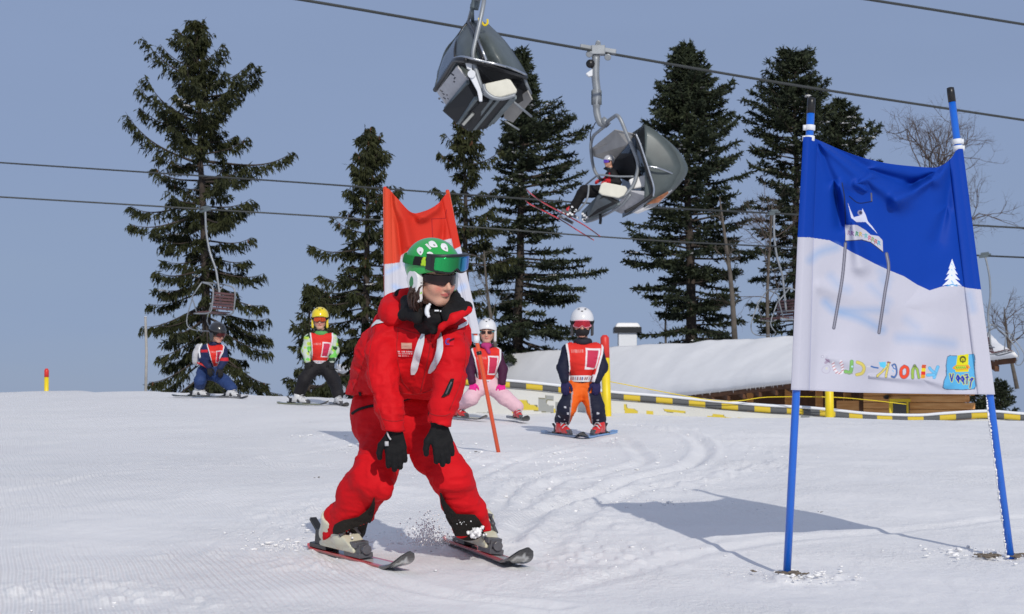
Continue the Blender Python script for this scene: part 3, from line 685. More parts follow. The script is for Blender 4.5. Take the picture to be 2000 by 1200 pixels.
# ------------------------------------------------------------------ chalet with a snow covered roof
def build_chalet():
    E1 = P(1985, 676, 50.0); E0 = P(860, 816, 86.0)          # eave, near right end and far left end
    R1 = P(1925, 636, 57.0); R0 = P(655, 713, 98.8)           # ridge
    Q1 = P(1985, 700, 64.0)                                   # back eave (hidden)
    root = thing('chalet', 'timber chalet under a deep snow covered roof below the slope', 'chalet', (E1[0], E1[1], E1[2] - 3))
    def Lp(a, b, t): return a + (b - a) * t
    # snow layer: grid with soft relief
    nx, ny = 230, 36; V = []; 
    for top in (1, 0):
        for j in range(ny):
            for i in range(nx):
                s = i / (nx - 1); t = j / (ny - 1); p = Lp(Lp(E0, E1, s), Lp(R0, R1, s), t)
                edge = min(1, (1 - s) * 60, t * 30 + 0.25) ** 0.5
                h = -0.30 + (0.34 * edge + 0.05 * float(vn2(np.array([p[0]]), np.array([p[1]]), 0.55, 3)[0]) + 0.02 * float(vn2(np.array([p[0]]), np.array([p[1]]), 2.0, 4)[0])) if top else -0.32
                sag = 0.08 * float(vn2(np.array([p[0] * 1.0]), np.array([0.0]), 1.5, 6)[0]) if j == 0 else 0
                V.append((p[0], p[1] - (0.10 + sag if j == 0 else 0), p[2] + h - (0 if top else 0)))
    n = nx * ny; Fc = [(j * nx + i, j * nx + i + 1, (j + 1) * nx + i + 1, (j + 1) * nx + i) for j in range(ny - 1) for i in range(nx - 1)]
    Fc += [tuple(a + n for a in f[::-1]) for f in Fc]
    rim = [(0, i) for i in range(nx)] + [(j, nx - 1) for j in range(1, ny)] + [(ny - 1, i) for i in range(nx - 2, -1, -1)] + [(j, 0) for j in range(ny - 2, 0, -1)]
    ri = [a * nx + b for a, b in rim]
    for k in range(len(ri)): a, b = ri[k], ri[(k + 1) % len(ri)]; Fc.append((a, a + n, b + n, b))
    roof = MB(); dn = np.array([0, 0, -0.02])
    
    for lay in (0, 1):
        gv = [Lp(Lp(E0, E1, i / 30), Lp(R0, R1, i / 30), j / 6) + (0, 0, -0.34 - 0.14 * lay) for j in range(7) for i in range(31)]
        roof.add(gv, [(j * 31 + i, j * 31 + i + 1, (j + 1) * 31 + i + 1, (j + 1) * 31 + i) for j in range(6) for i in range(30)])
    for (p_, q_) in ((E0, E1), (E1, R1)):
        for i in range(30):
            a_ = Lp(p_, q_, i / 30); b_ = Lp(p_, q_, (i + 1) / 30); roof.add([a_ + (0, 0, -.34), b_ + (0, 0, -.34), b_ + (0, 0, -.48), a_ + (0, 0, -.48)], [(0, 1, 2, 3)])
    back = R1 + (0, 6.5, -2.9); backL = R0 + (0, 6.5, -2.9); dn = np.array([0, 0, -.45]); roof.slab([R0 + dn, backL, back, R1 + dn], -0.12)
    ro = roof.build('roof', M['dark_wood'], root)
    sn = meshobj('roof_snow', V, Fc, M['snow_lump'], root); sn['label'] = 'thick white snow layer covering the roof'
    # back slope snow
    bs = MB(); bs.slab([R0 + (0, .2, -.12), R1 + (0, .2, -.12), back + (0, 0, -.1), backL + (0, 0, -.1)], -0.3); bs.build('roof_snow', M['snow_lump'], root)
    # rafters under the eave, small icicles on its edge
    rf = MB()
    for k in range(26):
        s = 0.36 + 0.62 * k / 25; a = Lp(E0, E1, s) + (0, 0, -0.58); b = Lp(R0, R1, s) + (0, 0, -0.58); rf.beam(a, Lp(a, b, 0.35), 0.12, 0.16)
    rf.build('rafters', M['dark_wood'], root)
    ic = MB(); rng = np.random.default_rng(2)
    for k in range(95):
        s = rng.uniform(0.42, 0.99); a = Lp(E0, E1, s) + np.array([0, -0.06, -0.28]); l = rng.uniform(0.03, 0.13); ic.tube([a, a + (0, 0, -l)], [0.022, 0.004], 5)
    setp(ic.build('icicles', M['grey_white'], root), kind='stuff')
    # walls: log front set back under the eave
    W = []
    yb = lambda u: 52.9 + (1900 - u) * 0.024
    def W3(u, v, dy=0): return P(u, v, yb(u) + dy)
    nrm2 = lambda q: q / np.linalg.norm(q)
    lw = MB(); z0 = W3(1880, 822)[2] - 3.0; zt = W3(1880, 762)[2] + 0.25
    a = W3(1690, 800); b = W3(1882, 800)
    nlog = 20
    for k in range(nlog):
        z = z0 + (zt - z0) * (k + 0.5) / nlog; hh = (zt - z0) / nlog
        if k % 2 == 0: e = 0.45
        else: e = 0.2
        d_ = nrm2(b - a); lw.beam((a[0], a[1], z), (b[0] + d_[0] * e, b[1] + d_[1] * e, z), 0.16, hh * 0.95)
    lw.build('log_wall', M['wood'], root, bevel=0.02)
    bk_ = MB(); bk_.slab([(a[0], a[1] + .06, z0), (b[0], b[1] + .06, z0), (b[0], b[1] + .06, zt), (a[0], a[1] + .06, zt)], .04); bk_.build('wall_core', M['dark_wood'], root)
    # shaded recess wall farther left, under the long eave
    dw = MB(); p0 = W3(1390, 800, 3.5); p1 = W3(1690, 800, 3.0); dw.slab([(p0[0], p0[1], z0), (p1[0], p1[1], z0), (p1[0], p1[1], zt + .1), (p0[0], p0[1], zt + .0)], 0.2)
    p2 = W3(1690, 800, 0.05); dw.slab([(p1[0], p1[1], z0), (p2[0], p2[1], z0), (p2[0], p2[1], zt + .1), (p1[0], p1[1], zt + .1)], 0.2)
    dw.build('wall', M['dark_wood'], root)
    pl = MB()
    for u in (1465, 1540, 1600, 1655):
        q = W3(u, 800, 1.2); pl.box((q[0], q[1], (z0 + zt) / 2), 0.22, 0.22, zt - z0)
    pl.build('posts', M['wood'], root)
    bal = MB(); q0 = W3(1640, 800, 0.9); q1 = W3(1700, 800, 0.6); bal.slab([(q0[0], q0[1], z0), (q1[0], q1[1], z0), (q1[0], q1[1], W3(1700, 783)[2]), (q0[0], q0[1], W3(1640, 783)[2])], 0.12)
    bal.build('balcony_panel', M['wood'], root)
    # window
    f = MB(); c = W3(1772, 797, -0.32); ww = 1.02; wh = 1.0; cz = c[2] - 0.27
    for dx, sx, dz, sz in ((-ww / 2, .1, 0, wh), (ww / 2, .1, 0, wh), (0, ww + .1, wh / 2, .1), (0, ww + .1, -wh / 2, .1), (0, .06, 0, wh - .1)): f.box((c[0] + dx, c[1] - 0.01 * (sx > .5), cz + dz), sx, 0.1, sz)
    fr = f.build('window', M['yellow'], root); fr['label'] = 'two pane window in a yellow frame'
    g = MB(); g.box((c[0], c[1] + 0.005, cz), ww - .1, 0.03, wh - .1); go = g.build('pane', M['window_dark'], None); go.data.transform(Matrix.Translation(-Vector(root.location))); go.parent = fr
    v = MB(); q = W3(1729, 776, -0.3); v.tube([q, q + (0, -0.25, 0)], 0.07, 8); v.build('vent_pipe', M['black_plastic'], root)
    # chimney with a snow capped hood, pipe standing in the roof snow
    c = P(1225, 668, 80); ch = MB(); ch.box((c[0], c[1], c[2] + 0.05), 0.82, 0.82, 1.5); co = ch.build('chimney', M['white_cloth'], root, bevel=0.03); co['label'] = 'white plastered chimney'
    hd = MB(); hz = P(1225, 648, 80)[2]
    for dx in (-.34, .34): hd.box((c[0] + dx, c[1], hz - 0.02), 0.06, 0.6, 0.35)
    hd.box((c[0], c[1], hz + 0.06), 1.22, 1.1, 0.26); h = hd.build('chimney_hood', M['black_plastic'], None, bevel=0.02); h.data.transform(Matrix.Translation(-Vector(root.location))); h.parent = co
    sc_ = MB(); sc_.box((c[0], c[1], hz + 0.28), 1.15, 1.02, 0.2, taper=0.8); h = sc_.build('snow_cap', M['snow_lump'], None, bevel=0.06); h.data.transform(Matrix.Translation(-Vector(root.location))); h.parent = co
    c = P(1333, 742, 70); pp = MB(); pp.tube([c + (0, 0, -.5), c + (0, 0, 0.12)], 0.07, 10); pp.tube([c + (0, 0, 0.12), c + (0, 0, 0.2)], 0.13, 10); pp.box(c + (0.05, 0, -.12), 0.26, 0.2, 0.05)
    pp.build('roof_pipe', M['black_plastic'], root)
build_chalet()

# ------------------------------------------------------------------ safety fence along the lip of the slope
FENCE = [(868, 738, 20.2), (930, 742, 20.2), (990, 746, 20.2), (1075, 754, 20.2), (1190, 768, 20.2), (1300, 777, 20.2), (1400, 787, 20.2), (1500, 795, 20.2), (1560, 798, 20.2), (1620, 803, 20.2), (1700, 811, 20.4), (1790, 814, 20.5), (1850, 810, 20.5), (1930, 806, 20.5), (2000, 811, 20.5), (2080, 814, 20.5), (2200, 812, 20.5)]
def build_fence():
    pts = curve([P(*q) for q in FENCE], 10); n = len(pts)
    root = thing('safety_fence', 'low white padded fence with yellow and black striped top edge along the slope', 'fence', pts[n // 2])
    s = np.concatenate([[0], np.cumsum(np.linalg.norm(np.diff(pts, axis=0), axis=1))])
    m = 1400; ss = np.linspace(0, s[-1], m); C = np.stack([np.interp(ss, s, pts[:, i]) for i in range(3)], 1)
    nz = 4; V = []; cols = []
    for i in range(m):
        blk = int(ss[i] / 0.185) % 2
        for k in range(nz): V.append(C[i] + (0, -0.012 * math.sin(k / 3 * 3.14), -0.066 * k / 3)); cols.append((0.60, 0.44, 0.04) if blk else (0.10, 0.105, 0.11))
    Fc = [(i * nz + k, i * nz + k + 1, (i + 1) * nz + k + 1, (i + 1) * nz + k) for i in range(m - 1) for k in range(nz - 1)]
    st = meshobj('striped_edge', V, Fc, M['attr_cloth'], root, cols=np.array(cols)); st['label'] = 'yellow and black striped hem'
    q = st.modifiers.new('t', 'SOLIDIFY'); q.thickness = 0.01
    tp = MB(); tp.tube(C[::6] + (0, 0, 0.016), 0.017, 8); tp.build('top_rope', M['white_cloth'], root, smooth_=True)
    # white fabric down to the snow with faded yellow and grey print
    nz = 26; V = []; cols = []; m2 = 900; ss = np.linspace(0, s[-1], m2); C = np.stack([np.interp(ss, s, pts[:, i]) for i in range(3)], 1)
    blobs = []
    rng = np.random.default_rng(8); sx0 = np.interp(1000, [p[0] for p in FENCE], np.interp(np.arange(len(FENCE)) * 10, np.arange(n), s))
    def s_of(u): return np.interp(u, [q[0] for q in FENCE], s[::10][:len(FENCE)])
    for (u0, u1, h0, h1, c) in [(1000, 1050, .14, .30, 'y'), (1040, 1085, .2, .36, 'y'), (1052, 1082, .06, .26, 'g'), (1085, 1110, .12, .28, 'g'), (930, 960, .3, .5, 'g'),
                                (1218, 1246, .06, .24, 'y'), (1262, 1276, .08, .2, 'y'), (1290, 1340, .08, .2, 'y'), (1382, 1430, .08, .18, 'y'), (1440, 1460, .1, .2, 'y'), (1478, 1505, .1, .18, 'y')]:
        blobs.append((s_of(u0), s_of(u1), h0, h1, c))
    for i in range(m2):
        g = gz(C[i][0], C[i][1]) - 0.05; zt = C[i][2] - 0.07; zb = min(g, zt - 0.02)
        for k in range(nz):
            z = zt + (zb - zt) * k / (nz - 1); V.append((C[i][0], C[i][1] + 0.02 + 0.03 * math.sin(ss[i] * 5) * k / nz, z))
            h = zt - z + 0.02; c = np.array([0.60, 0.60, 0.57])
            for s0, s1, h0, h1, cc in blobs:
                if s0 < ss[i] < s1 and h0 < h < h1:
                    t = vnoise(np.array([[ss[i] * 9, h * 14, s0 * 3]]), 4)[0]
                    if t > -0.05: c = np.array([0.60, 0.47, 0.05]) if cc == 'y' else np.array([0.30, 0.31, 0.30])
                    elif t > -0.16: c = np.array([0.16, 0.15, 0.08])
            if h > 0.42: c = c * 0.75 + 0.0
            cols.append(c)
    Fc = [(i * nz + k, i * nz + k + 1, (i + 1) * nz + k + 1, (i + 1) * nz + k) for i in range(m2 - 1) for k in range(nz - 1)]
    fb = meshobj('printed_fabric', V, Fc, M['attr_cloth'], root, cols=np.array(cols)); q = fb.modifiers.new('t', 'SOLIDIFY'); q.thickness = 0.012
    cord = MB(); cord.tube(curve([P(1187, 745, 19.9), P(1400, 783, 20.1), P(1500, 776, 20.1), P(1620, 776, 19.9), P(1700, 782, 20.3), P(1770, 790, 20.4)], 6), 0.005, 5); cord.build('tie_cord', M['yellow'], root, smooth_=True)
build_fence()
def marker(u, vt, vb, Y, r, label, redtop=0.10, leg=0.4, group=None, name='padded_post'):
    t = P(u[0], vt, Y); b = P(u[1], vb, Y); b = np.array([b[0], Y, min(gz(b[0], Y), b[2]) - leg])
    root = thing(name, label, 'post', (b[0], b[1], gz(b[0], Y)), group)
    k = t + (b - t) * (redtop / np.linalg.norm(t - b)); a = MB(); a.tube([k, b], r, 16); a.build('shaft', M['yellow'], root, smooth_=True)
    a = MB(); a.tube([t + (0, 0, 0.03), t, k], [r * 0.5, r * 1.0, r * 1.0], 16); a.build('red_tip', M['red_paint'], root, smooth_=True)
    return root
marker((1181, 1188), 660, 806, 19.4, 0.047, 'yellow post with red tip beside the boy in orange trousers', 0.22, group='yellow posts holding the fence')
marker((1618, 1621), 655, 816, 19.6, 0.047, 'yellow post with red tip hidden at the top by the blue banner', 0.22, group='yellow posts holding the fence')
marker((91, 91), 724, 760, 26.5, 0.034, 'short yellow slope marker with red tip alone on the crest', 0.10, name='slope_marker')
def stake():
    b = P(284, 764, 25.5); t = P(284, 620, 25.5); root = thing('wooden_stake', 'thin weathered grey stake on the crest near the broad spruce', 'stake', b)
    m = MB(); m.tube([(b[0], b[1], b[2] - 0.4), (b[0] + .01, b[1], (b[2] + t[2]) / 2), t], [0.022, 0.020, 0.017], 8); m.build('shaft', M['weathered'], root, smooth_=True)
    m = MB(); m.tube([t, t + (0, 0, 0.012)], [0.026, 0.02], 8); m.build('cap', M['grey_white'], root)
stake()
# ------------------------------------------------------------------ ropes of the two chairlifts
def rope(label, pts, r, group='ropes of the chairlifts'):
    c = curve([P(*p) for p in pts], 12); root = MB(); root.tube(c, r, 8)
    return setp(root.build('lift_rope', M['cable'], smooth_=True), label, 'rope', group)
rope('thick steel lift rope crossing the sky above the occupied bubble chair', [(200, -62, 33), (590, 0, 34.5), (880, 50, 36), (1168, 101, 38), (1560, 168, 40.5), (2000, 235, 44), (2300, 280, 47)], 0.030)
rope('short stretch of thick lift rope in the upper corner above the leaning blue pole', [(500, -200, 30), (930, -118, 33), (1700, 0, 37), (2000, 48, 39), (2300, 96, 41)], 0.030)
rope('upper thin lift rope passing behind the broad spruce and the red banner', [(-200, 303, 62), (0, 318, 61), (530, 353, 58), (890, 379, 56), (1250, 404, 54), (1510, 417, 52), (1930, 442, 50), (2200, 455, 49)], 0.027)
rope('lower thin lift rope carrying the two farther chairs', [(-200, 374, 47), (0, 385, 48), (400, 409, 49), (750, 431, 50), (1250, 468, 51), (1560, 484, 49), (1925, 500, 45), (2200, 512, 43)], 0.022)

# ------------------------------------------------------------------ simple two seat chairs in the distance
def open_chair(name, label, grip, Y, yaw, scale=1.0, lean=0.0, seat_label=None, group='open slatted chairs hanging from the thin ropes', red=True):
    g = P(*grip, Y); root = thing(name, label, 'chairlift chair', g, group, yaw); S = scale
    def T(pts): return (np.array(pts, float) * S)
    h = MB(); h.tube(curve(T([(0, 0, -.03), (0.03, 0, -0.25), (0.06, 0, -0.7), (0.02, 0, -1.25), (-0.10, 0, -1.75), (-0.12, 0, -2.1), (-0.14, 0, -2.85)]), 5), 0.030 * S, 8); h.build('hanger', M['galv'], root, True, local=True)
    c = MB(); c.box(T((0, 0, 0.0)), .36 * S, .08 * S, .1 * S); c.tube(T([(-.12, 0, .06), (.12, 0, .06)]), .05 * S, 8); c.build('grip', M['galv_dark'], root, local=True)
    f = MB()
    for y in (-0.55, 0.55):
        f.tube(curve(T([(0.05, y, -2.15), (-0.28, y, -2.35), (-0.20, y, -2.85), (-0.05, y, -3.05), (0.45, y, -2.98)]), 5), 0.022 * S, 6)
        f.tube(T([(0.05, y, -2.15), (0.45, y, -2.5), (0.35, y, -2.95)]), 0.018 * S, 6)
    f.tube(T([(0.05, -0.55, -2.15), (0.05, 0.55, -2.15)]), 0.022 * S, 6); f.tube(T([(-0.13, -0.55, -2.8), (-0.13, 0.55, -2.8)]), 0.022 * S, 6)
    f.build('frame', M['galv'], root, True, local=True)
    s = MB()
    for k in range(5): x = -0.02 + 0.1 * k; s.box(T((x, 0, -3.0 + 0.012 * k)), 0.075 * S, 1.06 * S, 0.025 * S)
    s.build('seat', M['stud_red'] if red else M['galv_dark'], root, local=True)
    s = MB()
    for k in range(6): z = -2.93 + 0.085 * k; s.box(T((-0.16 - 0.018 * k, 0, z)), 0.025 * S, 1.06 * S, 0.06 * S)
    s.build('backrest', M['stud_red'] if red else M['galv_dark'], root, local=True)
    r = MB(); r.tube(curve(T([(0.45, -0.5, -2.5), (0.75, -0.5, -3.1), (0.62, -.5, -3.4), (0.62, .5, -3.4), (0.75, .5, -3.1), (0.45, .5, -2.5)]), 4), 0.016 * S, 6); r.build('footrest', M['galv'], root, True, local=True)
    return root
c1 = open_chair('open_chair', 'open chair with red slats hanging in front of the firs beside the blue banner', (1512, 417), 52, R(205), 1.03); c1.rotation_euler[1] = R(5)
def copy_tree(o, parent=None):
    c = o.copy(); COL.objects.link(c); c.parent = parent
    for ch in o.children: copy_tree(ch, c)
    return c
c2 = copy_tree(c1); c2.location = Vector(P(401, 410, 49)); c2.rotation_euler[2] = R(155); c2.rotation_euler[1] = R(9); c2.scale = (0.93, 0.93, 0.93); c2['label'] = 'open chair hanging in front of the broad spruce above the child in navy'
c3 = copy_tree(c1); c3.location = Vector(P(1924, 500, 45)); c3.rotation_euler[2] = R(-25); c3.rotation_euler[1] = R(-5.5); c3.scale = (0.80, 0.80, 0.80); c3['label'] = 'open chair beside the snowy roof end at the edge of the picture'

# ------------------------------------------------------------------ bubble chairs
def loft_dome(prof, lat, Yc, ribs=9, bulge=0.18, shrink=0.72):
    """closed shell from a side profile (pixels) swept along the chair's width vector; rounded towards both sides"""
    prof = np.array(prof, float); n = len(prof); c = np.array([prof[0], prof[-1]]).mean(0); V = []
    us = np.linspace(-1, 1, ribs)
    for w_ in us:
        k = shrink + (1 - shrink) * math.sqrt(max(0, 1 - abs(w_) ** 2.6))
        for i, q in enumerate(prof):
            t = math.sin(math.pi * i / (n - 1)) ; kk = 1 + (k - 1) * t
            p = c + (q - c) * kk if 0 < i < n - 1 else q
            V.append(P(p[0], p[1], Yc) + lat * w_)
    Fc = [(a * n + i, a * n + i + 1, (a + 1) * n + i + 1, (a + 1) * n + i) for a in range(ribs - 1) for i in range(n - 1)]
    return np.array(V), Fc, n
def cap_side(prof, lat, Yc, w_, shrink, bulge=0.16, rings=4):
    prof = np.array(prof, float); n = len(prof); c = np.array([prof[0], prof[-1]]).mean(0); V = []
    for j in range(rings + 1):
        f = 1 - j / rings
        for i, q in enumerate(prof):
            t = math.sin(math.pi * i / (n - 1)); kk = 1 + (shrink - 1) * t; p = c + (q - c) * kk if 0 < i < n - 1 else q; p = c + (p - c) * f
            V.append(P(p[0], p[1], Yc) + lat * (w_ + np.sign(w_) * bulge * (1 - f * f) * 0.5))
    Fc = [(a * n + i, a * n + i + 1, (a + 1) * n + i + 1, (a + 1) * n + i) for a in range(rings) for i in range(n - 1)]
    return np.array(V), Fc
def cloth_panel(name, pts3, m, root, th=0.04, bev=0.0, label=None):
    b = MB(); b.slab(pts3, th); o = b.build(name, m, root, bevel=bev)
    if label: o['label'] = label
    return o

def chair_near():
    Y0 = 38.0; g = P(1168, 101, Y0)
    root = thing('bubble_chair', 'bubble chairlift chair with its dome swung open and one rider aboard', 'chairlift chair', g, 'bubble chairs of the nearer lift')
    S = lambda u, v, d=0.0: P(u, v, Y0 + d)
    # grip carriage on the rope
    m = MB(); m.box(S(1168, 99), 0.30, 0.22, 0.20)
    for u, v in ((1148, 94), (1188, 100)): m.box(S(u, v), 0.34, 0.16, 0.10, np.array(Matrix.Rotation(R(9), 3, 'Y')))
    for u, v in ((1151, 106), (1187, 112)): m.tube([S(u, v, -.1), S(u, v, .1)], 0.075, 12)
    m.box(S(1168, 91), 0.12, 0.1, 0.12); m.tube([S(1168, 84, -.06), S(1168, 84, .06)], 0.055, 12); m.build('grip', M['galv'], root, bevel=0.015)
    m = MB(); m.tube([S(1153, 125, -.09), S(1153, 125, .09)], 0.095, 14); m.build('guide_roller', M['black_plastic'], root, True)
    m = MB(); m.slab([S(1144, 144, -.05), S(1158, 134, -.05), S(1160, 148, -.05), S(1150, 150, -.05)], 0.12); m.build('lever', M['white_cloth'], root, bevel=0.01)
    m = MB(); m.tube(curve([S(1164, 110), S(1163, 150), S(1166, 180), S(1165, 205), S(1166, 222), S(1172, 240), S(1183, 243)], 6), [0.085] * 20 + [0.075] * 17, 12)
    m.box(S(1165, 190), 0.18, 0.16, 0.32); m.build('hanger', M['galv'], root, True)
    for u_ in (1156, 1174): m = MB(); m.tube([S(u_, 177), S(u_, 205)], 0.015, 6); m.build('clamp_rod', M['galv_dark'], root, True)
    lat = np.array([-0.42, 1.0, 0.0]) * 0.95           # half width of the chair, pointing away from the camera
    nl = -lat * 1.0                                      # near side
    # frame tubes: near loop, cross tube and far loop
    m = MB()
    near = [(1183, 240), (1197, 230), (1205, 226), (1213, 236), (1225, 265), (1238, 295), (1246, 320), (1244, 340), (1237, 362), (1222, 380), (1205, 388), (1185, 383)]
    off = [0.0, 0.5, 0.9] + [1] * 9
    m.tube(curve([P(u, v, Y0 + nl[1] * o * 1.0) for (u, v), o in zip(near, off)], 6), 0.040, 10)
    far = [(1183, 246), (1170, 256), (1158, 268), (1154, 290), (1160, 330), (1172, 350)]
    m.tube(curve([P(u, v, Y0 - nl[1] * o) for (u, v), o in zip(far, [0, .5, .9, 1, 1, 1])], 6), 0.036, 10)
    m.tube([S(1178, 243), S(1186, 235)], 0.11, 10); m.build('frame', M['galv'], root, True)
    m = MB(); m.tube(curve([S(1163, 240), S(1154, 258, .3), S(1153, 275, .5)], 5), 0.012, 6); m.build('cable', M['black_plastic'], root, True)
    # dome, open and swung back
    prof = [(1237, 258), (1262, 264), (1290, 282), (1315, 305), (1331, 330), (1332, 346), (1318, 366), (1296, 388), (1266, 404), (1236, 416)]
    prof = curve([(a, b, 0) for a, b in prof], 3)[:, :2]
    V, Fc, n = loft_dome(prof, np.array([-0.15, 1.0, 0.0]) * 1.05, Y0)
    dome = meshobj('dome', V, Fc, M['smoke'], root); q = dome.modifiers.new('t', 'SOLIDIFY'); q.thickness = 0.02
    V, Fc = cap_side(prof, np.array([-0.15, 1.0, 0.0]) * 1.05, Y0, -1.0, 0.72); 
    for i in range(len(V)):                                # leave the front of the near side open for the rim
        pass
    o = meshobj('dome_side', V, Fc, M['smoke'], root); q = o.modifiers.new('t', 'SOLIDIFY'); q.thickness = 0.015
    V, Fc = cap_side(prof, np.array([-0.15, 1.0, 0.0]) * 1.05, Y0, 1.0, 0.72); o = meshobj('dome_side', V, Fc, M['smoke_light'], root)
    m = MB(); ny = -1.22
    m.tube(curve([S(1236, 262, ny), S(1244, 270, ny), S(1254, 300, ny), S(1263, 330, ny), S(1272, 358, ny), S(1275, 376, ny), S(1264, 388, ny), S(1240, 404, ny), S(1220, 415, ny)], 6), 0.036, 8)
    m.build('dome_rim', M['black_plastic'], root, True)
    m = MB(); m.tube(curve([S(1242, 262, ny - .05), S(1250, 280, ny - .05), S(1260, 310, ny - .05), S(1269, 338, ny - .05), S(1277, 366, ny - .05), S(1276, 384, ny - .05)], 6), 0.020, 8)
    m.tube(curve([S(1268, 325, -1.28), S(1290, 330, -1.26), S(1315, 340, -1.05), S(1333, 347, -.7)], 6), 0.020, 8); m.build('trim', M['steel'], root, True)
    cloth_panel('lower_cover', [S(1236, 416, -1.1), S(1270, 390, -1.1), S(1318, 362, -.9), S(1318, 368, -.8), S(1280, 404, -1.0), S(1246, 418, -1.05)], M['grey_white'], root, 0.05)
    cloth_panel('cover_stain', [S(1262, 400, -1.17), S(1276, 390, -1.17), S(1305, 374, -1.08), S(1306, 378, -1.08), S(1286, 396, -1.12)], M['rust'], root, 0.01)
    # lining and interior
    cloth_panel('lining', [S(1154, 291, 1.0), S(1200, 254, -.2), S(1237, 262, -.9), S(1224, 284, -.8), S(1196, 318, .8), S(1156, 305, 1.05)], M['lining'], root, 0.03, label='grey fabric lining of the dome')
    cloth_panel('inner_glass', [S(1208, 282, 0.9), S(1240, 268, 0.2), S(1246, 330, 0.2), S(1240, 352, 0.6), S(1205, 350, 0.9)], M['smoke_light'], root, 0.02)
    cloth_panel('backrest', [S(1178, 330, 1.0), S(1196, 340, 1.0), S(1240, 362, -.8), S(1246, 345, -.9), S(1236, 300, -.9), S(1210, 300, .9)], M['black_cloth'], root, -0.08)
    cloth_panel('info_panel', [S(1192, 409, .2), S(1232, 374, -1.0), S(1262, 376, -1.1), S(1264, 384, -1.1), S(1214, 418, -.1)], M['grey_white'], root, 0.03, label='pale grey information panel')
    cloth_panel('seat_shell', [S(1139, 424, .9), S(1147, 432, .6), S(1170, 423, .2), S(1212, 398, -.9), S(1206, 385, -.9), S(1172, 378, -.9), S(1140, 410, .8)], M['galv_dark'], root, 0.06)
    cloth_panel('seat_underside', [S(1143, 416, .4), S(1148, 427, .3), S(1205, 397, -1.0), S(1190, 386, -1.02), S(1176, 384, -1.0)], M['dark_liner'], root, -0.05)
    m = MB(); m.tube(curve([S(1146, 434, .3), S(1165, 428, 0), S(1190, 416, -.5), S(1215, 400, -.9), S(1232, 380, -1.0)], 5), 0.028, 8); m.build('seat_rail', M['galv'], root, True)
    cloth_panel('armrest_pad', [S(1169, 376, -1.1), S(1174, 359, -1.1), S(1180, 356, -1.1), S(1222, 364, -1.1), S(1226, 370, -1.1), S(1219, 382, -1.1), S(1208, 387, -1.1), S(1176, 381, -1.1)], M['seat_pad'], root, 0.09, 0.02, 'cream side pad')
    cloth_panel('snow_patch', [S(1228, 352, -.9), S(1240, 345, -.9), S(1262, 342, -.9), S(1268, 355, -.9), S(1262, 365, -.9), S(1234, 370, -.9)], M['snow_lump'], root, 0.08, 0.03)
    # restraint bar and footrest
    m = MB(); m.tube(curve([S(1238, 345, -.9), S(1205, 345, -.8), S(1172, 342, -.7), S(1160, 348, -.4), S(1140, 365, .3), S(1130, 375, .8)], 5), 0.020, 8)
    m.tube(curve([S(1150, 361, -.7), S(1149, 378, -.7), S(1144, 395, -.7), S(1130, 412, -.6)], 5), 0.020, 8)
    m.tube([S(1130, 412, -.6), S(1112, 420, .6)], 0.02, 8); m.build('safety_bar', M['galv'], root, True)
    m = MB(); m.tube(curve([S(1172, 418, -.3), S(1173, 430, -.3), S(1172, 438, -.3)], 3), 0.035, 6); m.build('strap', M['black_plastic'], root, True)
    return root
chair_near()

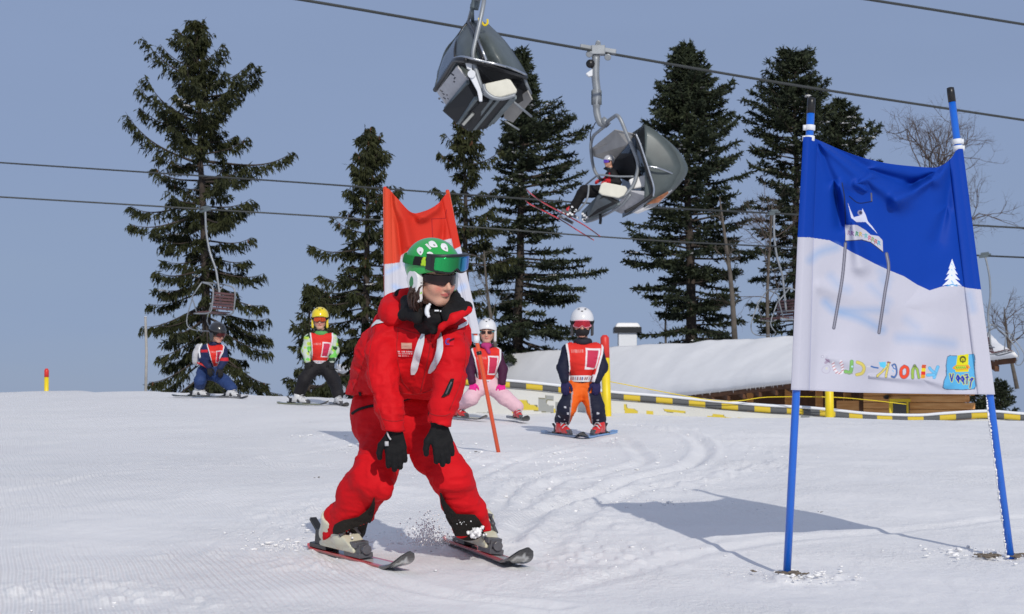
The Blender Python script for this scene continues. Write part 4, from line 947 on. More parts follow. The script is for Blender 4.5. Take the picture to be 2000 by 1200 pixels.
def chair_empty():
    Y0 = 33.5; S = lambda u, v, d=0.0: P(u, v, Y0 + d)
    root = thing('bubble_chair', 'empty bubble chairlift chair with its dark dome closed, cut off by the frame top', 'chairlift chair', S(932, -118), 'bubble chairs of the nearer lift')
    m = MB(); m.box(S(932, -116), 0.3, 0.22, 0.2); m.build('grip', M['galv'], root, bevel=0.015)
    m = MB(); m.tube(curve([S(931, -110, .1), S(930, -60, .1), S(931, -20, .1), S(930, 0, 0.1), S(926, 18, .1)], 6), 0.085, 12)
    m.tube([S(922, 8, .1), S(923, 42, .2)], 0.035, 8); m.build('hanger', M['galv_dark'], root, True)
    m = MB(); m.tube(curve([S(946, -6, -.7), S(944, 10, -.9), S(938, 40, -1.0), S(930, 75, -1.05), S(924, 105, -1.08), S(926, 125, -1.08), S(932, 145, -1.08), S(938, 165, -1.08), S(944, 180, -1.05), S(960, 190, -1.0), S(980, 192, -1.0), S(1006, 184, -1.0)], 6), 0.042, 10)
    m.tube(curve([S(930, 0, .1), S(938, -4, -.3), S(946, -6, -.7)], 4), 0.045, 10); m.tube(curve([S(912, 52, .9), S(915, 40, .7), S(924, 8, .1)], 4), 0.03, 8); m.build('frame', M['galv'], root, True)
    # dome: shell of several faces
    def shell(pts, m_, name, lab=None, subdiv=True):
        bm = bmesh.new(); vs = [bm.verts.new(p) for p in pts]; bmesh.ops.convex_hull(bm, input=vs)
        v = np.array([q.co[:] for q in bm.verts]); bm.verts.index_update(); f = [tuple(x.index for x in q.verts) for q in bm.faces]; bm.free()
        return meshobj(name, v, f, m_, root, False)
    def patch(name, grid, m_, th=0.02, lab=None, n=6):
        """smooth curved sheet through a grid of points (rows of equal length)"""
        g = np.array([[S(*q) for q in row] for row in grid]); rows = np.array([curve(r_, n) for r_ in g]); rows = rows.transpose(1, 0, 2); gr = np.array([curve(c_, n) for c_ in rows]); a, b, _ = gr.shape
        o = meshobj(name, gr.reshape(-1, 3), [(i * b + j, i * b + j + 1, (i + 1) * b + j + 1, (i + 1) * b + j) for i in range(a - 1) for j in range(b - 1)], m_, root)
        q = o.modifiers.new('t', 'SOLIDIFY'); q.thickness = th
        if lab: o['label'] = lab
        return o
    patch('dome', [[(914, 43, .3), (935, 40, .2), (955, 48, .3)], [(928, 72, -.7), (955, 70, -.9), (985, 78, -.1)], [(938, 100, -1.0), (975, 105, -1.15), (1008, 110, -.2)], [(950, 122, -1.1), (990, 132, -1.15), (1031, 148, -.3)]], M['smoke'])
    patch('dome', [[(914, 43, .3), (918, 50, 0), (924, 62, -.4)], [(893, 75, .2), (906, 85, -.5), (928, 90, -1.0)], [(889, 112, -.2), (910, 114, -1.0), (945, 120, -1.2)]], M['smoke'])
    patch('dome_side', [[(914, 43, .35), (904, 56, .2), (893, 75, .2)], [(890, 75, .9), (882, 90, .6), (889, 112, -.2)], [(868, 105, 1.1), (866, 120, .8), (868, 140, .5)], [(854, 140, 1.2), (852, 158, 1.1), (849, 174, 1.0)]], M['smoke_light'])
    patch('dome', [[(955, 48, .3), (950, 52, 1.0), (940, 60, 1.7)], [(985, 78, -.1), (980, 84, .8), (965, 95, 1.6)], [(1008, 110, -.2), (1003, 118, .9), (985, 125, 1.7)], [(1031, 148, -.3), (1025, 152, .8), (1010, 158, 1.6)]], M['smoke'])
    patch('dome', [[(914, 43, .35), (925, 45, 1.0), (940, 60, 1.7)], [(890, 75, .9), (910, 80, 1.5), (965, 95, 1.7)], [(868, 105, 1.1), (905, 110, 1.7), (985, 125, 1.8)], [(849, 174, 1.0), (905, 165, 1.7), (1010, 158, 1.7)]], M['smoke'])
    m = MB(); m.tube(curve([S(850, 176, 1.0), S(868, 150, .4), S(885, 122, -.4), S(893, 117, -.9), S(912, 118, -1.2)], 6), 0.05, 8); m.tube(curve([S(914, 43, .3), S(928, 66, -.7), S(935, 90, -1.1), S(944, 118, -1.25)], 6), 0.035, 8)
    m.tube(curve([S(914, 44, .3), S(903, 58, .25), S(894, 76, .2), S(889, 98, 0), S(889, 112, -.2)], 6), 0.03, 8)
    m.tube(curve([S(912, 119, -1.15), S(955, 127, -1.15), S(1000, 142, -.8), S(1028, 152, -.2)], 6), 0.04, 8); m.build('dome_rim', M['black_plastic'], root, True)
    m = MB(); m.tube(curve([S(887, 114, -.5), S(900, 111, -1.0), S(915, 113, -1.25), S(940, 119, -1.28), S(975, 127, -1.25), S(1005, 136, -.9), S(1028, 147, -.4)], 6), 0.022, 8)
    m.tube([S(934, 78, -1.1), S(950, 118, -1.3)], 0.024, 8); m.build('trim', M['steel'], root, True)
    # open underside: inner back wall, seats, panels
    cloth_panel('inner_shell', [S(890, 118, -.6), S(930, 121, -1.05), S(985, 134, -.95), S(1020, 152, -.2), S(1034, 185, .2), S(1010, 200, .2), S(960, 160, 0)], M['dark_liner'], root, -0.05)
    cloth_panel('backrest', [S(912, 152, .5), S(935, 140, -.6), S(1018, 165, -.3), S(1030, 190, .3), S(960, 215, 1.0), S(925, 190, 1.0)], M['black_cloth'], root, 0.06)
    info = cloth_panel('info_panel', [S(853, 180, .9), S(892, 130, -.7), S(914, 157, -.7), S(874, 210, .9)], M['grey_white'], root, 0.03, label='pale information panel with small dark marks')
    sm_ = MB()
    for (u, v, w_, h_) in ((884, 146, 7, 3), (888, 153, 3, 5), (887, 160, 4, 3), (862, 178, 7, 3), (866, 184, 5, 2.5), (858, 193, 4, 4), (868, 192, 6, 2.5), (873, 186, 3, 2.5), (864, 200, 6, 2), (875, 193, 3, 2)):
        t = (u - 853) / 45.0; q = S(u, v, .9 - 1.6 * t - 0.28); sm_.box(q, w_ * 0.0095, 0.012, h_ * 0.0095, np.array(Matrix.Rotation(R(35), 3, 'Y')))
    mk = sm_.build('mark', M['grey_plastic'], None); mk.data.transform(Matrix.Translation(-Vector(root.location))); mk.parent = info
    cloth_panel('seat_underside', [S(868, 214, .9), S(914, 158, -.7), S(938, 200, -.7), S(895, 238, .9)], M['dark_liner'], root, -0.05)
    cloth_panel('seat_underside', [S(895, 238, .9), S(938, 196, -.75), S(1008, 190, -.8), S(962, 236, .6), S(950, 247, .8), S(915, 252, .95)], M['dark_liner'], root, -0.05)
    m = MB()
    for a, b in (((870, 213, .85), (914, 160, -.8)), ((896, 240, .85), (930, 192, -.85)), ((915, 251, .9), (963, 190, -.95)), ((926, 252, .9), (975, 192, -.95)), ((955, 244, .7), (1000, 190, -.95)), ((962, 240, .6), (1006, 190, -.95)), ((895, 240, .9), (925, 252, .9)), ((925, 252, .9), (960, 240, .7)), ((868, 214, .9), (895, 240, .9))): m.beam(S(*a), S(*b), 0.06, 0.06)
    m.build('seat_frame', M['galv_dark'], root)
    m = MB()
    for k in range(1, 7):
        t = k / 7; a = np.array(S(868, 214, .86)) * (1 - t) + np.array(S(914, 160, -.76)) * t; b = np.array(S(895, 238, .86)) * (1 - t) + np.array(S(938, 198, -.76)) * t; m.tube([a, b], 0.012, 5)
    m.build('seat_ribs', M['grey_plastic'], root)
    cloth_panel('seat_pad', [S(904, 240, .55), S(908, 243, .55), S(928, 221, -.1), S(923, 219, -.1)], M['seat_pad'], root, 0.04)
    m = MB(); m.tube([S(921, 145, -1.2), S(921, 145, -1.0)], 0.075, 14); m.slab([S(914, 145, -1.15), S(928, 145, -1.15), S(942, 182, -1.15), S(942, 198, -1.15), S(936, 198, -1.15), S(932, 178, -1.15)], 0.08)
    m.slab([S(908, 120, -1.1), S(922, 122, -1.1), S(922, 138, -1.1), S(912, 134, -1.1)], 0.07); m.build('pivot_arm', M['white_cloth'], root, bevel=0.01)
    cloth_panel('armrest_pad', [S(944, 166, -1.15), S(950, 163, -1.15), S(990, 154, -1.15), S(997, 156, -1.15), S(1010, 176, -1.15), S(1008, 182, -1.15), S(978, 190, -1.15), S(966, 190, -1.15), S(950, 180, -1.15)], M['seat_pad'], root, 0.09, 0.02, 'cream side pad')
    m = MB(); m.tube(curve([S(944, 165, -1.22), S(948, 178, -1.22), S(962, 190, -1.22), S(982, 193, -1.22), S(1007, 186, -1.22)], 5), 0.035, 8); m.build('seat_rail', M['galv'], root, True)
    cloth_panel('lining', [S(983, 212, .7), S(1030, 178, -.1), S(1039, 196, 0), S(1002, 240, .9), S(985, 232, .9)], M['lining'], root, 0.03, label='grey fabric flap')
    m = MB(); m.tube([S(1004, 200, -.4), S(1038, 228, .1)], 0.022, 8); m.tube([S(985, 236, .5), S(1014, 254, .6)], 0.018, 8); m.tube([S(1022, 150, -.2), S(1036, 184, .1)], 0.035, 8); m.build('footrest', M['galv'], root, True)
    m = MB(); m.box(S(937, 41, -1.0), 0.06, 0.05, 0.1); m.tube(curve([S(940, 42, -.9), S(946, 50, -.9), S(952, 46, -.9), S(952, 38, -.9)], 4), 0.02, 6); m.build('handle', M['yellow'], root)
    return root
chair_empty()
# ------------------------------------------------------------------ people: shared parts
def nrm(a): a = np.asarray(a, float); return a / (np.linalg.norm(a) + 1e-12)
class Head:
    def __init__(s, c, yaw, pitch, size=1.0, roll=0.0):
        f = np.array([math.sin(yaw) * math.cos(pitch), -math.cos(yaw) * math.cos(pitch), -math.sin(pitch)])
        r = nrm(np.cross(np.array([0, 0, 1.0]), f)); u = np.cross(f, r); u = nrm(-u if u[2] < 0 else u)
        if roll: r, u = r * math.cos(roll) + u * math.sin(roll), u * math.cos(roll) - r * math.sin(roll)
        s.c = np.asarray(c, float); s.M = np.stack([r, f, u], 1); s.s = size      # columns: image-right, forward, up
    def loc(s, Pn): return ((Pn - s.c) @ s.M) / s.s
    def wor(s, q): return s.c + (np.asarray(q, float) * s.s) @ s.M.T
def head_sdf(q, child=False):
    d = ell(q, (0, -.012, .035), (.074, .094, .086))
    d = smin(d, ell(q, (0, .030, -.020), (.060, .060, .078)), .03)
    d = smin(d, rcone(q, (0, .035, -.060), (0, .066, -.088), .040, .020), .03)
    for sx in (-1, 1):
        d = smin(d, rcone(q, (sx * .050, .0, -.045), (sx * .018, .062, -.088), .022, .016), .02)
        d = smin(d, rcone(q, (sx * .034, .058, -.030), (sx * .030, .060, -.034), .024, .024), .02)
        d = smin(d, ell(q, (sx * .074, -.004, -.010), (.010, .018, .028)), .008)
        d = smin(d, ell(q, (sx * .031, .074, .004), (.013, .010, .010)), .006)
    d = smin(d, rcone(q, (-.028, .077, .022), (.028, .077, .022), .011, .011), .015)
    d = smin(d, rcone(q, (0, .084, .008), (0, .106, -.026), .008, .0105), .012)
    for sx in (-1, 1): d = smin(d, rcone(q, (sx * .010, .094, -.029), (sx * .009, .094, -.029), .008, .008), .006)
    d = smin(d, ell(q, (0, .086, -.050), (.021, .012, .0055)), .004)
    d = smin(d, ell(q, (0, .085, -.060), (.018, .012, .0065)), .004)
    return d
def head_cols(q, base=(.60, .33, .235), lip=(.50, .13, .11)):
    c = np.tile(np.array(base), (len(q), 1))
    m = (q[:, 1] > .075) & (np.abs(q[:, 0]) < .024) & (np.abs(q[:, 2] + .055) < .0085 * (1 - (np.abs(q[:, 0]) / .026) ** 2)); c[m] = lip
    ck = np.exp(-((np.abs(q[:, 0]) - .036) / .017) ** 2 - ((q[:, 2] + .032) / .018) ** 2) * (q[:, 1] > .03); c = c * (1 - 0.35 * ck[:, None] * np.array([0.0, 1, 1]))
    b = (q[:, 1] > .06) & (np.abs(q[:, 2] - .034) < .004) & (np.abs(np.abs(q[:, 0]) - .03) < .017); c[b] = (.05, .025, .015)
    e = (q[:, 1] > .07) & (np.abs(q[:, 2] - .006) < .004) & (np.abs(np.abs(q[:, 0]) - .031) < .010); c[e] = (.04, .03, .03)
    return c
def helmet_sdf(q):
    o = ell(q, (0, -.018, .045), (.106, .130, .112)); i = ell(q, (0, -.018, .040), (.092, .116, .098))
    cut = (.012 + .34 * q[:, 1] - q[:, 2]) * .94; back = np.maximum(-.055 - q[:, 2], q[:, 1] + 0.02)
    cut = np.where(q[:, 1] < -.02, np.maximum(-.052 - q[:, 2], -1), cut); cut = np.where(q[:, 1] < -.02, np.maximum(cut, (-.052 + 2.9 * np.maximum(0, q[:, 1] + .045) - q[:, 2]) * .35), cut)
    d = np.maximum(np.maximum(o, -i), cut)
    return d
def earpad_sdf(q, sides=(-1, 1)):
    d = None
    for sx in sides:
        e = rcone(q, (sx * .090, -.008, -.010), (sx * .084, .016, -.080), .042, .023); e = np.maximum(e, np.abs(q[:, 0] - sx * .090) - .014)
        d = e if d is None else np.minimum(d, e)
    return d
def goggle_frame(q, zc, rx, ry, hw=.088, hh=.036, cy=0.0, th=.011):
    k = np.hypot(q[:, 0] / rx, (q[:, 1] - cy) / ry); ds = (k - 1) * min(rx, ry)
    return ds, np.abs(q[:, 0]) - hw, np.abs(q[:, 2] - zc) - hh * (1 - 0.18 * (q[:, 0] / hw) ** 2) + .018 * np.exp(-(q[:, 0] / .016) ** 2) * (q[:, 2] < zc)
def goggles_sdf(q, zc, rx, ry, lens=False, **k):
    ds, dx, dz = goggle_frame(q, zc, rx, ry, **k)
    if lens: d = np.maximum(np.maximum(np.abs(ds - .010) - .004, dx + .009), dz + .008)
    else: d = np.maximum(np.maximum(np.abs(ds) - .010, dx), dz)
    return np.maximum(d, .02 - q[:, 1])
def strap_sdf(q, zc, slope=0.12, hw=.017, cy=-.018, cz=.045, off=.0025, rr=(.106, .130, .112)):
    o = np.abs(ell(q, (0, cy, cz), np.array(rr) + off)) - .003
    return np.maximum(np.maximum(o, np.abs(q[:, 2] - zc - slope * (0.0 + q[:, 1])) - hw), q[:, 1] - .095)
def head_part(name, H, fn, ext, h, m, parent, colf=None, smooth_=True):
    lo = H.c - ext * H.s; hi = H.c + ext * H.s
    V, Q = sdf_mesh(lambda p: fn(H.loc(p)) * H.s, lo, hi, h)
    return meshobj(name, V, Q, m, parent, smooth_, cols=colf(H.loc(V)) if colf else None)
def glove_prims(w0, d, n, side=1, s=1.0, curl=0.5, spread=1.0, thumb=1.0):
    """w0 wrist, d direction of the fingers, n back of the hand; returns capsules of palm, four fingers and thumb"""
    d = nrm(d); n = nrm(n - d * np.dot(n, d)); w_ = np.cross(d, n) * side; pr = []
    w0 = np.asarray(w0, float)
    for o, L_, f in ((.031, .070, 1.0), (.011, .079, 1.0), (-.010, .074, 1.0), (-.030, .058, .9)):
        b = w0 + s * (d * (.082 - 2.2 * abs(o - .005) ** 1.5) + w_ * o)
        pr.append((w0 + s * (d * .015 + w_ * o * .7), b, .0165 * s, .0155 * s, .012 * s))
        dd = nrm(d + w_ * o * 2.2 * spread); p = b; cv = 0
        for j, fr in enumerate((.45, .32, .23)):
            cv += curl * (0.5 + 0.35 * j) * (1 + o * 3); e = p + s * L_ * fr * (dd * math.cos(cv) - n * math.sin(cv)); pr.append((p, e, (.0142 - .0010 * j) * s * f, (.0132 - .0010 * j) * s * f, .004 * s)); p = e
    t0 = w0 + s * (d * .022 + w_ * .028); t1 = t0 + s * (w_ * .030 * thumb + d * .028 - n * .006); t2 = t1 + s * (w_ * .010 * thumb + d * .030 - n * .010); t3 = t2 + s * (d * .020 - n * .010)
    pr += [(t0, t1, .017 * s, .0145 * s, .010 * s), (t1, t2, .0140 * s, .0125 * s, .005 * s), (t2, t3, .0125 * s, .011 * s, .004 * s)]
    return pr
def union_seq(Pn, prims):
    d = None
    for p in prims:
        e = rcone(Pn, p[0], p[1], p[2], p[3]); d = e if d is None else smin(d, e, p[4])
    return d
def make_gloves(root, hands, m, s, h, label=None, cuff=True, colf=None):
    """hands: list of (wrist, dir, back normal, side, curl, forearm point)"""
    out = []
    for (w0, d, n, side, cl, fore) in hands:
        pr = glove_prims(w0, d, n, side, s, cl)
        pr.append((np.asarray(w0) - nrm(d) * .045 * s + 0, np.asarray(w0) + nrm(d) * .02 * s, .034 * s, .027 * s, .012 * s))
        lo, hi = prim_bounds(pr, .012); V, Q = sdf_mesh(lambda p: union_seq(p, pr), lo, hi, h)
        o = meshobj('glove', V, Q, m, root, True, cols=colf(V) if colf else None); out.append(o)
    return out
def boots_and_skis(root, feet, s, shell, buckle, skis, who, h=.006, liner=None, toe=None, cl=.15, ch=.14, lift=.055):
    """feet: list of (ground point, toe direction xy, cuff lean, side tilt). skis top level"""
    for fi, (g, fd, lean, tilt) in enumerate(feet):
        f = nrm((fd[0], fd[1], 0)); up0 = np.array([0, 0, 1.0]); sl = (gz(g[0] + f[0] * .3, g[1] + f[1] * .3) - gz(g[0] - f[0] * .3, g[1] - f[1] * .3)) / .6
        f = nrm(f + up0 * sl); r = nrm(np.cross(f, up0)); u = nrm(np.cross(r, f)); u = nrm(u * math.cos(tilt) + r * math.sin(tilt)); r = nrm(np.cross(f, u))
        o = np.array([g[0], g[1], gz(g[0], g[1])]) + u * (lift * s + .010)
        def W(a, b, c): return o + (f * a + r * b + u * c) * s
        cuffd = nrm(f * lean + u)
        pr = [(W(-.095, 0, .045), W(.05, 0, .045), .044 * s, .046 * s, .03 * s), (W(.05, 0, .042), W(.135, 0, .034), .046 * s, .038 * s, .03 * s), (W(-.06, 0, .06), W(-.035, 0, ch + .01), .052 * s, .054 * s, .03 * s), (W(.03, 0, .07), W(-.01, 0, ch + .01), .042 * s, .050 * s, .03 * s)]
        top = W(-.035, 0, ch) + cuffd * cl * s; pr.append((W(-.035, 0, ch - .01), top, .056 * s, .061 * s, .02 * s))
        def fn(p):
            d = union_seq(p, pr); q = (p - o) @ np.stack([f, r, u], 1) / s
            d = np.minimum(d, sbox(q, (.02, 0, .008), (.155, .035, .012), .006) * s)
            d = np.maximum(d, (p - top) @ cuffd)                       # open top
            g1 = np.abs(q[:, 2] - .118 + .3 * (q[:, 0])) - .004; d = d + .004 * s * (g1 < 0) * (q[:, 0] > -.03)
            return d
        lo, hi = prim_bounds(pr, .04 * s); V, Q = sdf_mesh(fn, lo, hi, h)
        b = meshobj('boot', V, Q, shell, root)
        bk = MB(); B3 = np.stack([f, r, u], 1)
        for (a, c, ln) in ((.085, .082, .05), (.045, .112, .055), (.012, .185, .06), (.018, .235, .06))[:4 if cl > .1 else 2]:
            w_ = .030 if a > .04 else .048
            bk.tube(curve([W(a, -w_ - .014, c - .028), W(a + .014, -w_ * .5, c + .006), W(a + .016, w_ * .5, c + .007), W(a, w_ + .014, c - .024)], 4), .0075 * s, 6)
            bk.box(W(a + .012, -w_ * .4, c + .010), .05 * s, .016 * s, .012 * s, B3)
        bo = bk.build('buckle', buckle, None, True)
        bo.data.transform(Matrix.Translation(-Vector(root.location))); bo.parent = b
        if toe is not None:
            t_ = MB(); t_.ball(W(.128, 0, .032), (.042 * s, .042 * s, .026 * s), 12, 8); to = t_.build('toe_cap', toe, None, True); to.data.transform(Matrix.Translation(-Vector(root.location))); to.parent = b
        if liner is not None:
            t_ = MB(); t_.tube([top - cuffd * .03 * s, top + cuffd * .035 * s], [.052 * s, .050 * s], 14); to = t_.build('liner', liner, None, True); to.data.transform(Matrix.Translation(-Vector(root.location))); to.parent = b
        # ---- ski
        sk = skis[fi]; Lf, Lb, wd = sk['front'], sk['back'], sk['w']; n = 44; V = []; C = []
        so = np.array([g[0], g[1], gz(g[0], g[1])]) + u * .010
        for layer in (0, 1):
            for i in range(n):
                t = i / (n - 1); a = -Lb + (Lf + Lb) * t; tipd = max(0, a - (Lf - .22 * sk.get('ts', 1))) ; x = tipd / (.22 * sk.get('ts', 1))
                up_ = sk.get('rise', .075) * x ** 2.0 + .012 * max(0, (-a - Lb + .08) / .08) ** 2
                wv = wd * (1 - .26 * math.exp(-((a + .05) / .36) ** 2)) * (1 + .10 * math.exp(-((x - .45) / .4) ** 2) * (x > 0))
                if x > .55: wv *= math.sqrt(max(0, 1 - ((x - .55) / .452) ** 2))
                if i < 3: wv *= (.6, .9, 1)[i]
                th = .014 * (1 - .6 * x) * (1 if layer else 0)
                c = so + f * (a - .25 * up_ * x) + u * (up_ + th)
                for k in range(9):
                    q = (k - 4) / 4; V.append(c + r * wv / 2 * q)
                    C.append(sk['col'](a, q, x, layer, Lf, Lb))
        m_ = 9 * n; Fc = [(i * 9 + k, (i + 1) * 9 + k, (i + 1) * 9 + k + 1, i * 9 + k + 1) for i in range(n - 1) for k in range(8)]; Fc += [tuple(x + m_ for x in q[::-1]) for q in Fc]
        Fs = []; Cs = []
        for i in range(n - 1): Fc.append((i * 9, i * 9 + m_, (i + 1) * 9 + m_, (i + 1) * 9)); Fc.append((i * 9 + 8, (i + 1) * 9 + 8, (i + 1) * 9 + 8 + m_, i * 9 + 8 + m_))
        for k in range(8): Fc.append((k, k + 1, k + 1 + m_, k + m_)); e = (n - 1) * 9; Fc.append((e + k, e + k + m_, e + k + 1 + m_, e + k + 1))
        ski = thing('ski', sk['label'], 'ski', so, 'skis of ' + who)
        blade = meshobj('blade', V, Fc, M['attr_gloss'], ski, False, cols=np.array(C))
        def X(a, b, c): return so + (f * a + r * b) * s + u * (c * s + .014)
        bb = MB(); bb.box(X(.185, 0, .030), .05 * s, .055 * s, .05 * s, B3, taper=.75); bb.box(X(.165, 0, .052), .05 * s, .06 * s, .022 * s, B3); bb.box(X(.15, 0, .012), .14 * s, .06 * s, .02 * s, B3)
        bb.tube([X(.212, 0, .036), X(.232, 0, .036)], .020 * s, 10); bt = bb.build('toe_binding', M['grey_plastic'], ski, bevel=.002)
        bb = MB(); bb.box(X(-.17, 0, .045), .055 * s, .055 * s, .075 * s, B3, taper=.7); bb.beam(X(-.19, 0, .07), X(-.25, 0, .115), .03 * s, .014 * s); bb.box(X(-.16, 0, .012), .15 * s, .06 * s, .02 * s, B3); bb.beam(X(-.2, -.035, .012), X(-.235, -.055, -.0), .012 * s, .01 * s)
        bb.build('heel_binding', M['black_plastic'], ski, bevel=.002)
def decal_stripes(root, target_bvh, pts, w_, m, name): pass
def torso_clip(Pn, a, b): a = np.asarray(a); b = np.asarray(b); return (Pn - a) @ nrm(np.asarray(b) - a)

def garment(name, prims, k, fold, h, m, root, seed, stretch=(1, 1, 2.6), fsc=7.0, extra=None, colf=None, pad=.04):
    lo, hi = prim_bounds(prims, pad)
    def fn(p):
        d = union(p, prims, k)
        if extra is not None: d = extra(p, d)
        return d + folds(p, fold, fsc, seed, stretch) * np.clip(1 - np.abs(d) / .05, 0, 1)
    V, Q = sdf_mesh(fn, lo, hi, h)
    return meshobj(name, V, Q, m, root, True, cols=colf(V) if colf else None)
def body_mesh(root, prims, H, neck, h, skin=(.60, .33, .235), under=(.02, .02, .022)):
    lo, hi = prim_bounds(prims, .03); lo = np.minimum(lo, H.c - .17 * H.s); hi = np.maximum(hi, H.c + .17 * H.s)
    def fn(p): return smin(union(p, prims, .03), head_sdf(H.loc(p)) * H.s, .02)
    V, Q = sdf_mesh(fn, lo, hi, h)
    q = H.loc(V); c = head_cols(q, skin); far = (np.linalg.norm(q * (1, 1, .8), axis=1) > .155) | (q[:, 2] < -.115); c[far] = under
    return meshobj('body', V, Q, M['skin'], root, True, cols=c)
# ------------------------------------------------------------------ the ski instructor
def instructor():
    gL = G(668, 1090); gR = G(932, 1082)                    # soles, picture left and right
    YL, YR = gL[1], gR[1]
    root = thing('person', 'ski instructor in red suit and green helmet bending forward, hands on thighs', 'person', (gL + gR) / 2)
    J = dict(pel=P(765, 800, 8.05), hipL=P(745, 818, 8.06), hipR=P(812, 822, 7.98), knL=P(728, 930, 7.82), knR=P(882, 930, 7.74),
             anL=gL + np.array([-.012, .05, .17]), anR=gR + np.array([-.01, .05, .17]),
             ch=P(815, 690, 7.72), shL=P(766, 655, 7.74), shR=P(878, 655, 7.62), elL=P(744, 738, 7.60), elR=P(878, 742, 7.42), wrL=P(770, 838, 7.58), wrR=P(857, 826, 7.44),
             neck=P(838, 612, 7.62), head=P(846, 537, 7.50))
    H = Head(P(848, 541, 7.50), R(40), R(15), 1.03, roll=R(5))
    # body under the clothes, one continuous figure
    b = [(J['pel'], J['ch'] + (-.02, .05, 0), .09, .09), (J['shL'], J['shR'], .065, .065), (J['shL'], J['elL'], .05, .042), (J['elL'], J['wrL'], .042, .028), (J['shR'], J['elR'], .05, .042), (J['elR'], J['wrR'], .042, .028),
         (J['hipL'] + (0, .02, 0), J['knL'] + (0, .02, 0), .075, .055), (J['knL'], J['anL'], .055, .040), (J['hipR'] + (0, .02, 0), J['knR'] + (0, .02, 0), .075, .055), (J['knR'], J['anR'], .055, .040), (J['hipL'], J['hipR'], .07, .07),
         (J['ch'] + (-.02, .06, 0), J['neck'] + (0, .04, -.02), .08, .055), (J['neck'] + (0, .04, -.02), H.wor((0, -.02, -.06)), .055, .052)]
    for an, g in (('anL', gL), ('anR', gR)): b.append((J[an], g + np.array([.03, -.08, .09]), .035, .03))
    for w_, d in (('wrL', (0.05, .05, -1)), ('wrR', (.12, .12, -1))): b += [(J[w_], J[w_] + np.array(d) * .06, .020, .012)]
    body_mesh(root, b, H, J['neck'], .0048)
    # trousers
    tp = [(J['hipL'], J['hipR'], .135, .125), (P(742, 800, 8.12), P(775, 800, 8.0), .13, .13), (J['hipL'], P(748, 880, 7.93), .108, .090), (P(748, 880, 7.93), J['knL'], .090, .093), (J['knL'], P(704, 965, 7.90), .092, .088), (P(704, 965, 7.90), P(675, 1042, 7.99), .092, .082),
          (P(662, 1010, 8.0), P(658, 1048, 8.03), .062, .056),
          (J['hipR'], P(846, 885, 7.84), .104, .086), (P(846, 885, 7.84), J['knR'], .086, .082), (J['knR'], P(899, 975, 7.82), .082, .076), (P(899, 975, 7.82), P(916, 1030, 7.93), .076, .068), (P(925, 1000, 7.85), P(941, 1036, 7.92), .055, .040),
          (P(748, 955, 7.74), P(735, 950, 7.76), .045, .055)]
    hmid = P(800, 1000, 7.9)[0]
    def px(V):                                                    # picture coordinates of points on the garment (for the pattern pieces)
        q = V - CAM; y = q[:, 1] * cp + q[:, 2] * sp; z = -q[:, 1] * sp + q[:, 2] * cp
        return 1000 + F * q[:, 0] / y, 600 - F * z / y
    tr = garment('trousers', tp, .035, .010, .0062, M['red_pants'], root, 11, stretch=(1, 1, 2.4), fsc=6.5, extra=lambda p, d: np.maximum(d, np.where(p[:, 0] < hmid, -(p - P(672, 1037, 7.95)) @ np.array([-.37, 0, .93]), -(p - P(925, 1044, 7.9)) @ np.array([-.24, 0, .97]))))
    # inner gaiters with black reinforced panels
    gp_ = [(P(690, 985, 7.90), P(680, 1052, 7.99), .078, .070), (P(888, 985, 7.83), P(916, 1040, 7.93), .066, .076), (P(720, 1000, 7.90), P(700, 1040, 7.95), .035, .05)]
    garment('gaiter', [(P(690, 1000, 7.95), P(684, 1030, 7.99), .078, .070)], .02, .006, .007, M['gaiter'], root, 21)
    garment('gaiter', [(P(902, 1000, 7.88), P(916, 1026, 7.94), .070, .068)], .02, .006, .007, M['gaiter'], root, 22)
    bt = bvh_of(tr)
    drape_px('scuff_guard', bt, [(1032, 676, 700), (1018, 655, 712), (1012, 652, 718), (985, 708, 735)][::-1] if False else [(970, 731, 733), (990, 722, 731), (1008, 700, 727), (1016, 668, 724), (1025, 655, 720), (1034, 652, 714), (1043, 652, 706)], M['gaiter'], root, .012, 16, 22)
    drape_px('scuff_guard', bt, [(960, 860, 863), (980, 863, 872), (1002, 870, 892), (1003, 872, 925), (1012, 876, 934), (1030, 885, 945), (1052, 893, 955)], M['gaiter'], root, .014, 16, 22)
    drape_px('thigh_pocket_zip', bt, [(804, 690, 737), (797, 712, 738)][::-1] if False else [(690, 806, 694, 812), (712, 797, 712, 804), (737, 792, 738, 797)] , M['black_cloth'], root, .007, 8, 12) if False else None
    z = MB(); zz = []
    for (u, v) in ((689, 808), (700, 801), (712, 797), (725, 794), (738, 793)):
        d = Vector(P(u, v, 10) - CAM).normalized(); hit = bt.ray_cast(Vector(CAM), d)
        if hit[0] is not None: zz.append(np.array(hit[0]) + np.array(hit[1]) * .003)
    if len(zz) > 2: z.tube(curve(zz, 4), .0065, 6); z.build('pocket_zip', M['black_cloth'], root, True)
    # jacket
    SL, SR = P(764, 650, 7.72), P(880, 650, 7.58)
